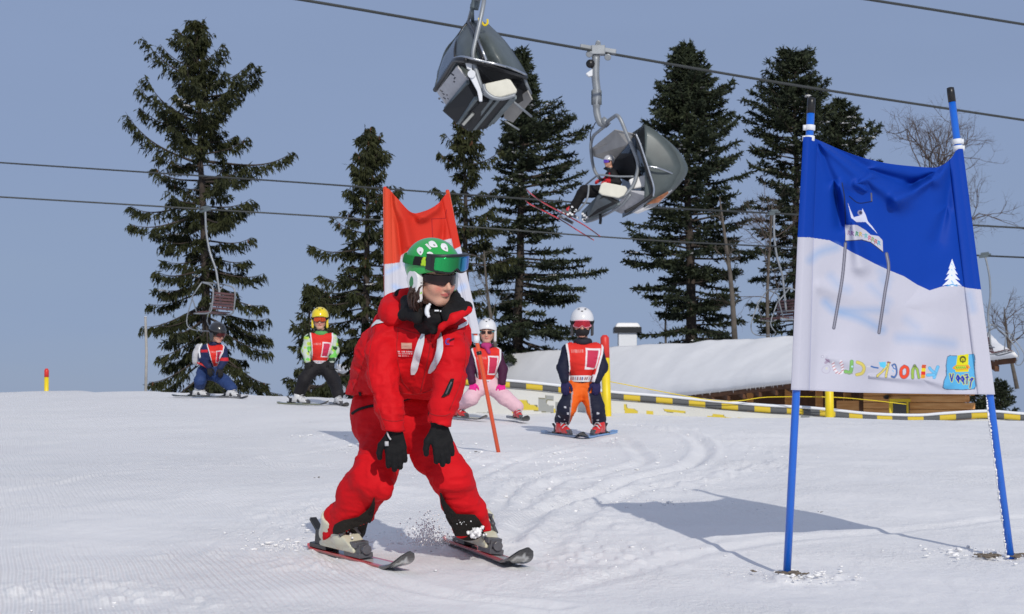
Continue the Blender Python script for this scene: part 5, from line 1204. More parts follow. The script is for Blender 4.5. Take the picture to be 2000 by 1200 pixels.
    jp = [(P(765, 770, 8.0), P(808, 690, 7.76), .135, .15), (SL + (0, .02, .0), SR + (0, .02, .0), .074, .074), (P(795, 672, 7.74), P(862, 678, 7.64), .125, .118), (P(792, 735, 7.85), P(832, 735, 7.74), .114, .095),
          (P(728, 765, 8.10), P(745, 690, 7.92), .108, .115), (P(745, 775, 8.02), P(806, 775, 7.95), .132, .128), (P(725, 775, 8.10), P(740, 790, 8.04), .105, .108), (P(785, 620, 7.76), P(810, 612, 7.72), .055, .055),
          (P(770, 640, 7.86), P(850, 640, 7.74), .09, .09),
          (SL, P(748, 690, 7.64), .074, .068), (P(748, 690, 7.64), J['elL'] + (.01, 0, 0), .068, .061), (J['elL'] + (.01, 0, 0), P(760, 795, 7.58), .060, .051), (P(760, 795, 7.58), P(769, 836, 7.57), .054, .047),
          (SR, P(884, 695, 7.46), .070, .061), (P(884, 695, 7.46), J['elR'], .061, .056), (J['elR'], P(866, 795, 7.42), .060, .052), (P(866, 795, 7.42), P(858, 824, 7.43), .052, .049)]
    torso, armL, armR = jp[:9], jp[9:13], jp[13:]
    lo, hi = prim_bounds(jp, .03)
    hemn = nrm(np.array([.10, .05, 1.0])); hemp = P(770, 776, 7.9)
    def jf(p):
        t = union(p, torso, .05); t = np.maximum(t, -(p - hemp) @ hemn)
        a = union(p, armL, .025); b_ = union(p, armR, .025)
        a = np.maximum(a, -(p - P(769, 841, 7.57)) @ nrm((0, .05, 1))); b_ = np.maximum(b_, -(p - P(858, 828, 7.43)) @ nrm((0.15, .05, 1)))
        d = smin(smin(t, a, .022), b_, .022)
        return d + folds(p, .012, 7.5, 31, (1, 1, 2.0)) * np.clip(1 - np.abs(d) / .05, 0, 1)
    V, Q = sdf_mesh(jf, lo, hi, .006); jk = meshobj('jacket', V, Q, M['red_cloth'], root)
    bj = bvh_of(jk)
    # reflective white panels and small marks
    def drp(name, rows, m, off=.005, nx=12, ny=24, colfn=None): return drape_px(name, bj, rows, m, root, off, nx, ny, colfn)
    drp('chest_stripe', [(652, 824, 830), (668, 816, 829), (690, 809, 824), (710, 804, 819), (724, 802, 815), (732, 803, 810)], M['silver_trim'])
    drp('chest_stripe', [(640, 851, 857), (652, 854, 863), (668, 855, 866), (685, 853, 866), (700, 848, 862), (714, 841, 855), (724, 837, 847), (729, 836, 841)], M['silver_trim'])
    drape_px('shoulder_band', bj, [(725, 641, 728, 634), (735, 634, 736, 626), (750, 631, 752, 624), (771, 636, 768, 628)], M['silver_trim'], root, .006, 8, 16)
    drape_px('shoulder_band', bj, [(893, 645, 895, 637), (905, 639, 905, 632), (914, 634, 913, 627)], M['silver_trim'], root, .006, 8, 10)
    drp('sleeve_zip', [(740, 880, 887), (755, 873, 884), (770, 866, 878), (776, 862, 868)], M['black_cloth'], .006)
    zp = MB(); zz = []
    for v in range(746, 774, 4):
        u = 882 - (v - 746) * .48; d = Vector(P(u, v, 10) - CAM).normalized(); hit = bj.ray_cast(Vector(CAM), d)
        if hit[0] is not None: zz.append(np.array(hit[0]) + np.array(hit[1]) * .008)
    if len(zz) > 2: zp.tube(zz, .004, 6); zp.build('zip_teeth', M['grey_plastic'], root, True)
    drp('side_pocket', [(766, 701, 706), (780, 701, 706)], M['black_cloth'], .006, 5, 8)
    drp('name_tag', [(670, 784, 805), (682, 784, 805)], M['attr_cloth'], .004, 44, 20, lambda s, t, u, v: (.62, .25, .18) if (t < .12 or t > .88 or s < .03 or s > .97 or (0.28 < t < .72 and (int(s * 17) % 2 == 0))) else (.60, .40, .30))
    def marks(s, t, u, v):
        row = int(t * 3); f = t * 3 - row; q = vnoise(np.array([[s * 26, row * 3.1, 1.0]]), 2)[0]
        return (.62, .45, .45) if (.25 < f < .8 and q > -.2 and s < (1, .95, .7)[min(row, 2)]) else (.64, .008, .018)
    drp('printed_lettering', [(685, 776, 808), (697, 778, 806)], M['attr_cloth'], .004, 54, 24, marks)
    def logo(s, t, u, v):
        r_ = math.hypot((s - .35) / .9, (t - .5)) ; return (.05, .06, .35) if (.25 < r_ < .42 and s < .5) else ((.06, .01, .02) if (s > .45 and abs(t - .45 + .5 * (s - .45)) < .14) else (.64, .008, .018))
    drp('round_emblem', [(660, 871, 888), (676, 869, 886)], M['attr_cloth'], .004, 26, 26, logo)
    # placket seam, raised storm flap and zip, torso seams
    for nm, pp, r_, m_ in (('front_seam', [(845, 640), (842, 660), (838, 690), (832, 720), (826, 745), (822, 765)], .0022, 'red_seam'), ('chest_seam', [(775, 640), (800, 648), (822, 655), (840, 668), (846, 680)], .0018, 'red_seam'),
                           ('chest_seam', [(846, 680), (858, 665), (875, 650), (893, 643)], .0018, 'red_seam'), ('cuff_seam', [(748, 818), (758, 822), (775, 823), (789, 820)], .0018, 'red_seam'), ('cuff_seam', [(838, 806), (850, 811), (868, 812), (880, 808)], .0018, 'red_seam'),
                           ('hem_seam', [(775, 765), (800, 770), (825, 768), (845, 760)], .0018, 'red_seam'), ('sleeve_seam', [(733, 640), (722, 690), (722, 740), (740, 800), (752, 836)], .0018, 'red_seam'), ('panel_seam', [(778, 640), (775, 690), (784, 740), (800, 762)], .0018, 'red_seam'), ('sleeve_seam', [(906, 650), (910, 700), (899, 750), (878, 800)], .0018, 'red_seam'), ('back_seam', [(712, 700), (698, 740), (690, 762)], .0018, 'red_seam')):
        zz = []
        for q in curve([(a, b_, 0) for a, b_ in pp], 4):
            d = Vector(P(q[0], q[1], 10) - CAM).normalized(); hit = bj.ray_cast(Vector(CAM), d)
            if hit[0] is not None: zz.append(np.array(hit[0]) + np.array(hit[1]) * .001)
        if len(zz) > 2: t_ = MB(); t_.tube(zz, r_, 6); t_.build(nm, M[m_], root, True)
    # hood roll, flared collar, neck warmer
    def ring(c, rx, ry, r_, a0, a1, tilt=0.0, n=22, lift=None):
        out = []
        for k in range(n):
            a = a0 + (a1 - a0) * k / (n - 1); out.append(c + np.array([rx * math.cos(a), ry * math.sin(a), (lift(a) if lift else 0)]))
        return out
    hc = P(822, 596, 7.66)
    hood = ring(hc + (-.01, .06, -.01), .118, .12, .05, R(15), R(215), lift=lambda a: .05 * math.sin(a) - .01)
    hp = [(hood[i], hood[i + 1], .042, .042) for i in range(len(hood) - 1)]
    hp += [(P(790, 578, 7.70), P(779, 602, 7.74), .026, .034)]
    garment('hood', hp, .03, .010, .0065, M['red_cloth'], root, 44, (1, 1, 1.2), 8)
    # collar: standing black band behind the neck, its two points folded outward over the chest
    bk = ring(hc + (.0, .03, .015), .098, .11, .03, R(-12), R(172)); cl = []
    cl += [(q + (0, 0, dz), bk[i + 1] + (0, 0, dz), .014, .014) for dz in (0, .018, .036) for i, q in enumerate(bk[:-1])]
    def fan(pts, r_):
        for i in range(len(pts)):
            for j in range(i + 1, len(pts)): cl.append((pts[i], pts[j], r_, r_))
        c = np.mean(pts, 0)
        for p_ in pts: cl.append((p_, c, r_, r_ * 1.1))
        for i in range(len(pts)):
            m_ = (pts[i] + pts[(i + 1) % len(pts)]) / 2; cl.append((m_, c, r_, r_ * 1.1))
    fan([P(793, 588, 7.60), P(788, 616, 7.54), P(816, 622, 7.48), P(814, 604, 7.49), P(806, 592, 7.54)], .013)
    fan([P(889, 580, 7.54), P(912, 600, 7.46), P(906, 608, 7.43), P(876, 620, 7.41), P(872, 610, 7.43), P(882, 596, 7.49)], .011)
    garment('collar', cl, .022, .001, .0048, M['black_cloth'], root, 45, fsc=10)
    lp = [(P(915, 606, 7.43), P(885, 622, 7.40), .016, .016), (P(885, 622, 7.40), P(862, 640, 7.42), .016, .010), (P(862, 640, 7.42), P(848, 668, 7.50), .010, .006)]
    garment('lapel', lp, .02, .003, .0055, M['red_cloth'], root, 47, fsc=10)
    nb = [(P(838, 628, 7.57), P(845, 615, 7.55), .064, .055), (P(850, 620, 7.47), P(857, 622, 7.46), .034, .028), (P(842, 628, 7.50), P(847, 645, 7.48), .035, .016)]
    garment('neck_warmer', nb, .03, .006, .0055, M['black_cloth'], root, 46, fsc=10)
    w_ = MB(); w_.tube(curve([P(840, 594, 7.42), P(835, 602, 7.412), P(834, 611, 7.41), P(838, 620, 7.405)], 5), [.006] * 3 + [.010] * 10 + [.007] * 3, 8); w_.build('white_piping', M['white_cloth'], root, True)
    w_ = MB(); w_.box(P(853, 607, 7.425), .018, .003, .006); w_.box(P(864, 608, 7.42), .02, .003, .006); w_.build('collar_mark', M['white_cloth'], root)
    # hair falling out below the helmet
    hr = MB(); rng = np.random.default_rng(3)
    for k in range(170):
        sd = 1 if rng.random() < .3 else -1; a = H.wor((sd * rng.uniform(.070, .090), rng.uniform(-.045, .035), rng.uniform(-.03, -.005))); e = H.wor((sd * rng.uniform(.060, .095) , rng.uniform(-.03, .03), rng.uniform(-.145, -.10)))
        mid = (a + e) / 2 + rng.normal(0, .010, 3) + H.M[:, 0] * sd * .012; hr.tube(curve([a, mid, e], 4), [.0042] * 3 + [.0052] * 3 + [.0042, .003, .0015], 5)
    hr.build('hair', M['hair'], root, True)['kind'] = 'stuff'
    # helmet with drop shaped prints
    green = np.array([.012, .36, .055]); drops = [(-.055, .078, .124, .5), (-.085, .025, .10, .2), (-.025, .055, .150, .9), (.035, .085, .125, -.4), (.055, .03, .135, -.6), (-.02, -.02, .156, .3), (.0, -.09, .13, 0)]
    def hcol(q):
        c = np.tile(green, (len(q), 1)); n_ = nrm
        return c
    hel = head_part('helmet', H, helmet_sdf, .17, .0038, M['attr_gloss'], root, hcol)
    bh = bvh_of(hel)
    def printdrop(u, v, ang, L_, W_):
        ca, sa = math.cos(ang), math.sin(ang); rows = []
        for t in np.linspace(0, 1, 9):
            wv = W_ * (math.sin(math.pi * t ** 0.75) ** 0.8 if 0 < t < 1 else 0.02); cx, cy = u + (t - .5) * L_ * sa, v + (t - .5) * L_ * ca
            rows.append((cx - wv / 2 * ca, cy + wv / 2 * sa, cx + wv / 2 * ca, cy - wv / 2 * sa))
        def cf(s, t, uu, vv): return (.05, .05, .05) if (abs(s - .5) < .16 and .50 < t < .74 and not (abs(s - .5) < .05 and .56 < t < .66)) else (.80, .80, .80)
        drape_px('drop_print', bh, rows, M['attr_gloss'], root, .0015, 13, 25, cf)
    printdrop(821, 491, R(10), 17, 13); printdrop(846, 478, R(62), 20, 12); printdrop(868.5, 484, R(38), 20, 12); printdrop(842, 500, R(48), 20, 12)
    drape_px('bar_print', bh, [(830, 478, 834, 476), (840, 488, 843, 486)], M['white_gloss'], root, .0015, 5, 8)
    for sx_ in (-1, 1): head_part('ear_pad', H, lambda q: earpad_sdf(q, (sx_,)), .17, .0038, M['attr_gloss'], root, lambda q: np.where(((np.hypot((q[:, 1] + .012) / .014, (q[:, 2] + .020) / .024) < 1))[:, None], np.array([[.01, .20, .05]]), np.where((q[:, 1] > .036)[:, None] & (q[:, 2] > -.06)[:, None], np.array([[.30, .62, .05]]), np.array([[.74, .74, .74]]))))
    # goggles parked on the brow of the helmet, coloured mirror lens
    gk = dict(hw=.094, hh=.040, cy=-.006)
    fr = head_part('goggle_frame', H, lambda q: goggles_sdf(q, .080, .116, .138, **gk), .19, .0038, M['black_plastic'], root)
    def lc(q):
        t = np.clip((q[:, 0] + .10) / .20, 0, 1)[:, None]; s0 = np.array([[.01, .50, .12]]); s1 = np.array([[.004, .17, .045]]); s2 = np.array([[.0, .22, .60]]); s3 = np.array([[.13, .02, .60]])
        c = np.where(t < .5, s0 + (s1 - s0) * t * 2, np.where(t < .75, s1 + (s2 - s1) * (t - .5) * 4, s2 + (s3 - s2) * (t - .75) * 4)); return c
    head_part('goggle_lens', H, lambda q: goggles_sdf(q, .080, .116, .138, lens=True, **gk), .19, .0036, M['lens'], root, lc)
    head_part('goggle_strap', H, lambda q: strap_sdf(q, .072, .10, .0185, off=.006), .19, .0038, M['attr_cloth'], root, lambda q: np.where(((q[:, 1] > -.002) & (q[:, 1] < .040))[:, None], np.array([[.01, .01, .01]]), np.where((q[:, 1] >= .040)[:, None], np.array([[.38, .60, .03]]), np.array([[.01, .20, .035]]))))
    # wraparound sunglasses
    def sg(q):
        k = np.hypot(q[:, 0] / .078, (q[:, 1] - .0) / .100); ds = np.abs((k - 1) * .078) - .0022
        zc = .006; hh = .024 * (1 - .25 * (q[:, 0] / .075) ** 2); dz = np.abs(q[:, 2] - zc) - hh + .016 * np.exp(-(q[:, 0] / .012) ** 2) * (q[:, 2] < zc)
        d = np.maximum(np.maximum(ds, dz), .022 - q[:, 1]); arm = np.minimum(rcone(q, (.078, .03, .014), (.078, -.03, .012), .004, .004), rcone(q, (-.078, .03, .014), (-.078, -.03, .012), .004, .004)); return np.minimum(d, arm)
    head_part('sunglasses', H, sg, .14, .0032, M['dark_lens'], root)
    # gloves
    hL = (J['wrL'] + (0, 0, -.012), (.10, .02, -1), (.12, -1, -.05), 1, .25, None); hR = (J['wrR'] + (0, 0, -.012), (.22, .0, -1), (.35, -1, .0), 1, .22, None)
    make_gloves(root, [hL, hR], M['black_cloth'], 1.04, .0042)
    w_ = MB(); wl = J['wrL']; w_.tube(curve([wl + (-.028, -.030, -.012), wl + (-.022, -.036, -.03), wl + (-.012, -.036, -.045)], 4), .004, 6); w_.box(wl + (-.03, -.026, -.062), .016, .006, .02); w_.build('glove_trim', M['grey_white'], root, True)
    # boots, skis
    def scol(a, q, x, layer, Lf, Lb):
        if not layer and x < .2: return (.03, .03, .03)
        if x > 0.05:
            if math.hypot((x - .52) / .28, q / .62) < 1: return (.62, .62, .60) if math.hypot((x - .52) / .13, q / .3) > 1 else (.25, .25, .25)
            return (.015, .015, .016)
        if abs(q) > .7: return (.62, .02, .02)
        return (.60, .59, .55) if a > .28 or a < -.35 else (.05, .05, .055)
    boots_and_skis(root, [(gL, (.53, -.85), .55, R(6)), (gR, (.36, -.93), .55, R(-5))], 1.1, M['cream'], M['grey_plastic'],
                   [dict(front=.66, back=.30, w=.098, col=scol, rise=.085, label='white and black ski under the picture left boot of the instructor', ts=1),
                    dict(front=.62, back=.40, w=.098, col=scol, rise=.085, label='white and black ski behind the churned snow under the other boot of the instructor', ts=1)], 'the instructor', .0055, None, None, cl=.03, ch=.095, lift=.035)
    # snow stuck to boots and gaiters
    sn = MB(); rng = np.random.default_rng(6)
    for (u, v, Y, su, sv, n_, s0) in ((930, 1040, 7.80, 14, 7, 34, .009), (682, 1042, 7.92, 8, 5, 12, .006), (905, 1015, 7.78, 17, 14, 26, .0025), (665, 1035, 7.92, 10, 10, 10, .004), (690, 1055, 7.90, 8, 4, 10, .007)):
        for k in range(n_): s_ = s0 * rng.uniform(.5, 1.5); sn.chunk(P(u + rng.normal(0, su * .5), v + rng.normal(0, sv * .5), Y + rng.normal(0, .012)), (s_, s_, s_), rng, 7, 6)
    sn.build('stuck_snow', M['snow_lump'], root, True)['kind'] = 'stuff'
    # spray thrown up by the ski and snow banked over the tails
    sp_ = MB()
    for k in range(900):
        a = rng.uniform(0, 1) ** 1.6; u = 838 + rng.normal(0, 24) * (0.5 + a); v = 1066 - abs(rng.normal(0, 26)) * (1 - .3 * abs(u - 838) / 40); sp_.ball(P(u, v, 8.35 + rng.normal(0, .12)), rng.uniform(.0012, .0045), 5, 4)
    for k in range(260):
        u = 560 + rng.normal(0, 26); v = 1078 - abs(rng.normal(0, 9)); sp_.ball(P(u, v, 8.3 + rng.normal(0, .1)), rng.uniform(.001, .0035), 5, 4)
    setp(sp_.build('snow_spray', M['snow_lump'], smooth_=True), kind='stuff')
instructor()
# ------------------------------------------------------------------ the children
def paint_bib(kind='front'):
    letters = [(.9, .1, .1), (.1, .3, .8), (.9, .6, .05), (.1, .5, .15), (.5, .1, .5), (.9, .2, .1), (.1, .5, .7)]
    def f(s, t, u, v):
        if s < .045 or s > .955: return (.72, .70, .72)
        if t > .865:
            k = s * 13; i = int(k); g = k - i
            return (.35, .12, .14) if (1 < k < 12 and .25 < g < .8 and .895 < t < .965 and i % 3) else ((.12, .13, .3) if (1 < k < 12 and .3 < g < .75 and .895 < t < .965) else (.72, .72, .74))
        if .52 < s < .92 and .32 < t < .72:
            return (.74, .70, .72) if (s < .56 or s > .88 or t < .35 or t > .69) else (.52, .03, .08)
        if .10 < s < .45 and .34 < t < .40: return (.68, .22, .2) if int(s * 60) % 3 else (.66, .03, .02)
        return (.68, .028, .02)
    return f
def plain(c): return lambda a, q, x, layer, Lf, Lb: c if x < .4 else (.015, .015, .016)
def kid(name_label, joints, Y, sc, H, cols, feet, skis, who, gl_dirs, bib, seed, h=.009, jk_extra=None, goggle=True, sunglass=False, scarf=None, lean=.3, bib_w=None, hem=None, pants_col=None, jacket_col=None, boot_mat=None, frame_m=None, lens_c=None, helmet_c=(.72, .72, .73), helmet_m=None, mask_c=None, fat=1.0, ppose=None):
    J = {k: P(v[0], v[1], Y + (v[2] if len(v) > 2 else 0)) for k, v in joints.items()}
    s = sc; g0, g1 = feet[0][0], feet[1][0]
    root = thing('person', name_label, 'person', (g0 + g1) / 2, 'children in red bibs learning to ski')
    J['an0'] = g0 + np.array([0, .03, .12]) * s; J['an1'] = g1 + np.array([0, .03, .12]) * s
    r = lambda x: x * s
    b = [(J['pel'], J['ch'], r(.085), r(.085)), (J['sh0'], J['sh1'], r(.05), r(.05)), (J['sh0'], J['el0'], r(.035), r(.03)), (J['el0'], J['wr0'], r(.03), r(.022)), (J['sh1'], J['el1'], r(.035), r(.03)), (J['el1'], J['wr1'], r(.03), r(.022)),
         (J['pel'] + (-.05 * s, 0, -.02), J['kn0'], r(.06), r(.045)), (J['kn0'], J['an0'], r(.042), r(.032)), (J['pel'] + (.05 * s, 0, -.02), J['kn1'], r(.06), r(.045)), (J['kn1'], J['an1'], r(.042), r(.032)),
         (J['ch'], J['neck'], r(.07), r(.045)), (J['neck'], H.wor((0, -.02, -.06)), r(.045), r(.045)), (J['an0'], g0 + (0, -.03, .05), r(.03), r(.025)), (J['an1'], g1 + (0, -.03, .05), r(.03), r(.025))]
    for i in (0, 1): d = nrm(gl_dirs[i][0]); b += [(J['wr%d' % i], J['wr%d' % i] + d * .07 * s, r(.022), r(.012))]
    body_mesh(root, b, H, J['neck'], .0075, under=(.03, .03, .035))
    # trousers
    hip0 = J['hip0']; hip1 = J['hip1']
    tp = [(hip0, hip1, r(.100), r(.100)), (hip0, J['kn0'], r(.092), r(.078)), (J['kn0'], J['an0'] + (0, 0, .03 * s), r(.078), r(.070)), (hip1, J['kn1'], r(.092), r(.078)), (J['kn1'], J['an1'] + (0, 0, .03 * s), r(.078), r(.070))]
    tp = [(a, b_, ra * fat, rb * fat) for a, b_, ra, rb in tp]
    m0 = (g0[0] + g1[0]) / 2
    def tex(p, d): return np.maximum(d, np.where(p[:, 0] < m0, g0[2], g1[2]) + .085 * s - p[:, 2])
    tr = garment('trousers', tp, .035, .006, h, M['attr_cloth'], root, seed, (1, 1, 2.2), 11, extra=tex, colf=pants_col)
    # jacket
    jp = [(J['pel'] + (0, 0, .02), J['ch'], r(.105), r(.110)), (J['sh0'], J['sh1'], r(.062), r(.062)), (J['ch'] + (-.05 * s, 0, 0), J['ch'] + (.05 * s, 0, 0), r(.095), r(.095))]
    a0 = [(J['sh0'], J['el0'], r(.060), r(.052)), (J['el0'], J['wr0'], r(.052), r(.040))]; a1 = [(J['sh1'], J['el1'], r(.060), r(.052)), (J['el1'], J['wr1'], r(.052), r(.040))]
    hz = J['pel'][2] - .02 * s if hem is None else hem
    lo, hi = prim_bounds(jp + a0 + a1, .03)
    def jf(p):
        t = union(p, jp, .05 * s); t = np.maximum(t, hz - p[:, 2]); aa = union(p, a0, .02); bb = union(p, a1, .02)
        d = smin(smin(t, aa, .018 * s), bb, .018 * s); return d + folds(p, .006, 10, seed + 3) * np.clip(1 - np.abs(d) / .04, 0, 1)
    V, Q = sdf_mesh(jf, lo, hi, h); jk = meshobj('jacket', V, Q, M['attr_cloth'], root, True, cols=jacket_col(V, J))
    bj = bvh_of(jk)
    bb_ = drape_px('bib', bj, bib, M['attr_cloth'], root, .014, 46, 90, paint_bib(), thick=.006); bb_['label'] = 'red bib with white border and clear pocket'
    # collar
    cp_ = [(J['neck'] + s * np.array([.055 * math.cos(a), .05 * math.sin(a), 0]), J['neck'] + s * np.array([.055 * math.cos(a + .5), .05 * math.sin(a + .5), 0]), r(.024), r(.024)) for a in np.arange(0, 6.28, .5)]
    garment('collar', cp_, .02, .003, h * .8, M['attr_cloth'], root, seed + 9, colf=lambda V: np.tile(cols['collar'], (len(V), 1)))
    if mask_c is not None:
        head_part('face_mask', H, lambda q: np.maximum(np.maximum(ell(q, (0, .022, -.055), (.068, .085, .062)), q[:, 2] + .022 - 0 * q[:, 1]), -.118 - q[:, 2]), .15, .006, M['attr_cloth'], root, lambda q: np.tile(mask_c, (len(q), 1)))
    if scarf is not None:
        garment('scarf', [(J['neck'] + s * np.array([-.03, -.06, .01]), J['neck'] + s * np.array([.03, -.06, .01]), r(.028), r(.028)), (J['neck'] + s * np.array([0, -.07, 0]), J['neck'] + s * np.array([.03, -.09, -.07]), r(.025), r(.018))], .02, .003, h * .8, M['attr_cloth'], root, seed + 10, colf=lambda V: np.tile(scarf, (len(V), 1)))
    he = head_part('helmet', H, helmet_sdf, .17, .0055, helmet_m or M['attr_gloss'], root, lambda q: np.tile(helmet_c, (len(q), 1)) if not callable(helmet_c) else helmet_c(q))
    for sx_ in (-1, 1): head_part('ear_pad', H, lambda q: earpad_sdf(q, (sx_,)), .17, .0055, M['attr_gloss'], root, lambda q: np.tile(cols['ear'], (len(q), 1)))
    vt = MB()
    for q in ((-.03, .05, .145), (.03, .05, .145), (0, .075, .128)): vt.box(H.wor(q), .018 * s, .01, .006)
    vt.build('vent', M['black_plastic'], root)
    if goggle:
        gk = dict(hw=.083, hh=.037)
        head_part('goggle_frame', H, lambda q: goggles_sdf(q, .014, .082, .104, **gk), .15, .0048, frame_m, root)
        head_part('goggle_lens', H, lambda q: goggles_sdf(q, .014, .082, .104, lens=True, **gk), .15, .0042, M['lens'], root, lambda q: np.tile(lens_c, (len(q), 1)))
        head_part('goggle_strap', H, lambda q: strap_sdf(q, .02, .0, .016), .17, .0048, M['black_cloth'], root)
    if sunglass:
        def sg(q):
            d = None
            for sx in (-1, 1):
                e = sbox(q, (sx * .033, .092 - 0.0, .008), (.026, .007, .018), .010); d = e if d is None else np.minimum(d, e)
            return d
        head_part('sunglasses', H, sg, .14, .004, M['dark_lens'], root)
        head_part('sunglass_frame', H, lambda q: np.minimum(rcone(q, (-.062, .088, .016), (.062, .088, .016), .0055, .0055), np.minimum(rcone(q, (.066, .085, .014), (.080, .0, .014), .006, .006), rcone(q, (-.066, .085, .014), (-.080, .0, .014), .006, .006))), .14, .004, M['teal'], root)
    make_gloves(root, [(J['wr%d' % i] + nrm(gl_dirs[i][0]) * .01, gl_dirs[i][0], gl_dirs[i][1], gl_dirs[i][2], .35, None) for i in (0, 1)], M['attr_cloth'], .86 * s, .0058, colf=lambda V: np.tile(cols['glove'], (len(V), 1)))
    boots_and_skis(root, feet, .74 * s, boot_mat, M['grey_white'], skis, who, .0075, cl=.05, ch=.09, lift=.035)
    return root, J, jk, tr
M['teal'] = mat('teal_frame', (.05, .28, .30), .4); M['pink'] = mat('pink_frame', (.80, .30, .36), .35); M['white_boot'] = mat('white_boot', (.62, .62, .62), .3, coat=.3)

# ---- child in orange trousers and pink goggles
g0 = G(1099, 853); g1 = G(1169, 853); Yk = (g0[1] + g1[1]) / 2
Hk = Head(P(1137, 634, Yk - .02), R(-2), R(8), 1.0)
def pc(V):
    c = np.tile((.78, .13, .012), (len(V), 1)); q = V - CAM; y = q[:, 1] * cp + q[:, 2] * sp; z = -q[:, 1] * sp + q[:, 2] * cp; u = 1000 + F * q[:, 0] / y; v = 600 - F * z / y
    inner = np.where(u < 1136, 1117 - (v - 775) * .10, 1150 + (v - 770) * .12); navy = (v > 768) & np.where(u < 1136, u < inner, u > inner)
    edge = (v > 764) & (np.abs(u - inner) < 1.2); c[navy] = (.012, .014, .032); c[edge] = (.35, .32, .34)
    n = vnoise(V * 34, 3); c[navy & (n > .62) & (v > 790)] = (.6, .6, .65); return c
kid('child in orange and navy trousers, pink framed goggles and white helmet, wedging toward the camera', dict(neck=(1138, 668), sh0=(1111, 685), sh1=(1165, 685), ch=(1138, 705, .02), pel=(1136, 748, .06), el0=(1099, 718, -.02), el1=(1176, 718, -.02), wr0=(1103, 742, -.10), wr1=(1165, 742, -.10), hip0=(1125, 757, .05), hip1=(1149, 757, .05), kn0=(1107, 797, -.08), kn1=(1163, 799, -.08)),
    Yk, 1.0, Hk, dict(collar=(.02, .02, .03), ear=(.03, .03, .035), glove=(.018, .015, .07)), [(g0, (.42, -.9), .25, R(4)), (g1, (-.42, -.9), .25, R(-4))],
    [dict(front=.42, back=.40, w=.085, rise=.05, ts=.7, col=plain((.10, .18, .32)), label='child ski with black tip under the picture left boot of the child in orange trousers'),
     dict(front=.42, back=.40, w=.085, rise=.05, ts=.7, col=plain((.12, .30, .60)), label='blue edged child ski under the picture right boot of the child in orange trousers')], 'the child in orange trousers',
    [((.02, -.1, -1), (-.2, -1, 0), -1), ((.0, -.1, -1), (.2, -1, 0), 1)], [(661, 1105, 1173), (668, 1104, 1178), (690, 1108, 1177), (710, 1110, 1173), (728, 1111, 1168), (746, 1110, 1162)], 71, .008,
    pants_col=pc, jacket_col=lambda V, J: np.tile((.010, .012, .032), (len(V), 1)), boot_mat=M['boot_red'], frame_m=M['pink'], lens_c=(.55, .02, .04), mask_c=(.015, .014, .016))

# ---- child in pink trousers
g0 = G(897, 818); g1 = G(1010, 822); Yk = (g0[1] + g1[1]) / 2
Hk = Head(P(951, 650, Yk), R(-2), R(6), .97)
kid('child in pale pink trousers and white helmet behind the orange pole, legs spread wide', dict(neck=(950, 677), sh0=(928, 692), sh1=(970, 692), ch=(949, 712, .02), pel=(949, 744, .06), el0=(918, 722), el1=(982, 722), wr0=(922, 746, -.08), wr1=(981, 747, -.08), hip0=(938, 753, .04), hip1=(960, 753, .04), kn0=(920, 778, -.06), kn1=(987, 778, -.06)),
    Yk, .95, Hk, dict(collar=(.07, .012, .035), ear=(.62, .62, .64), glove=(.75, .02, .26)), [(g0, (.60, -.8), .2, R(5)), (g1, (.25, -.95), .2, R(-5))],
    [dict(front=.50, back=.36, w=.085, rise=.05, ts=.7, col=plain((.10, .10, .11)), label='dark child ski beside the orange pole, under the child in pink'),
     dict(front=.40, back=.36, w=.085, rise=.06, ts=.7, col=plain((.12, .12, .13)), label='dark child ski with lifted tip, farther from the red suit, under the child in pink')], 'the child in pink trousers',
    [((.10, -.1, -1), (-.2, -1, 0), -1), ((-.02, -.1, -1), (.2, -1, 0), 1)], [(678, 922, 968), (684, 921, 978), (703, 927, 978), (722, 932, 972), (738, 934, 966), (751, 932, 963)], 83, .008,
    pants_col=lambda V: np.tile((.72, .46, .52), (len(V), 1)), jacket_col=lambda V, J: np.tile((.055, .010, .038), (len(V), 1)), boot_mat=M['boot_red'], goggle=False, sunglass=True, scarf=(.42, .03, .16))

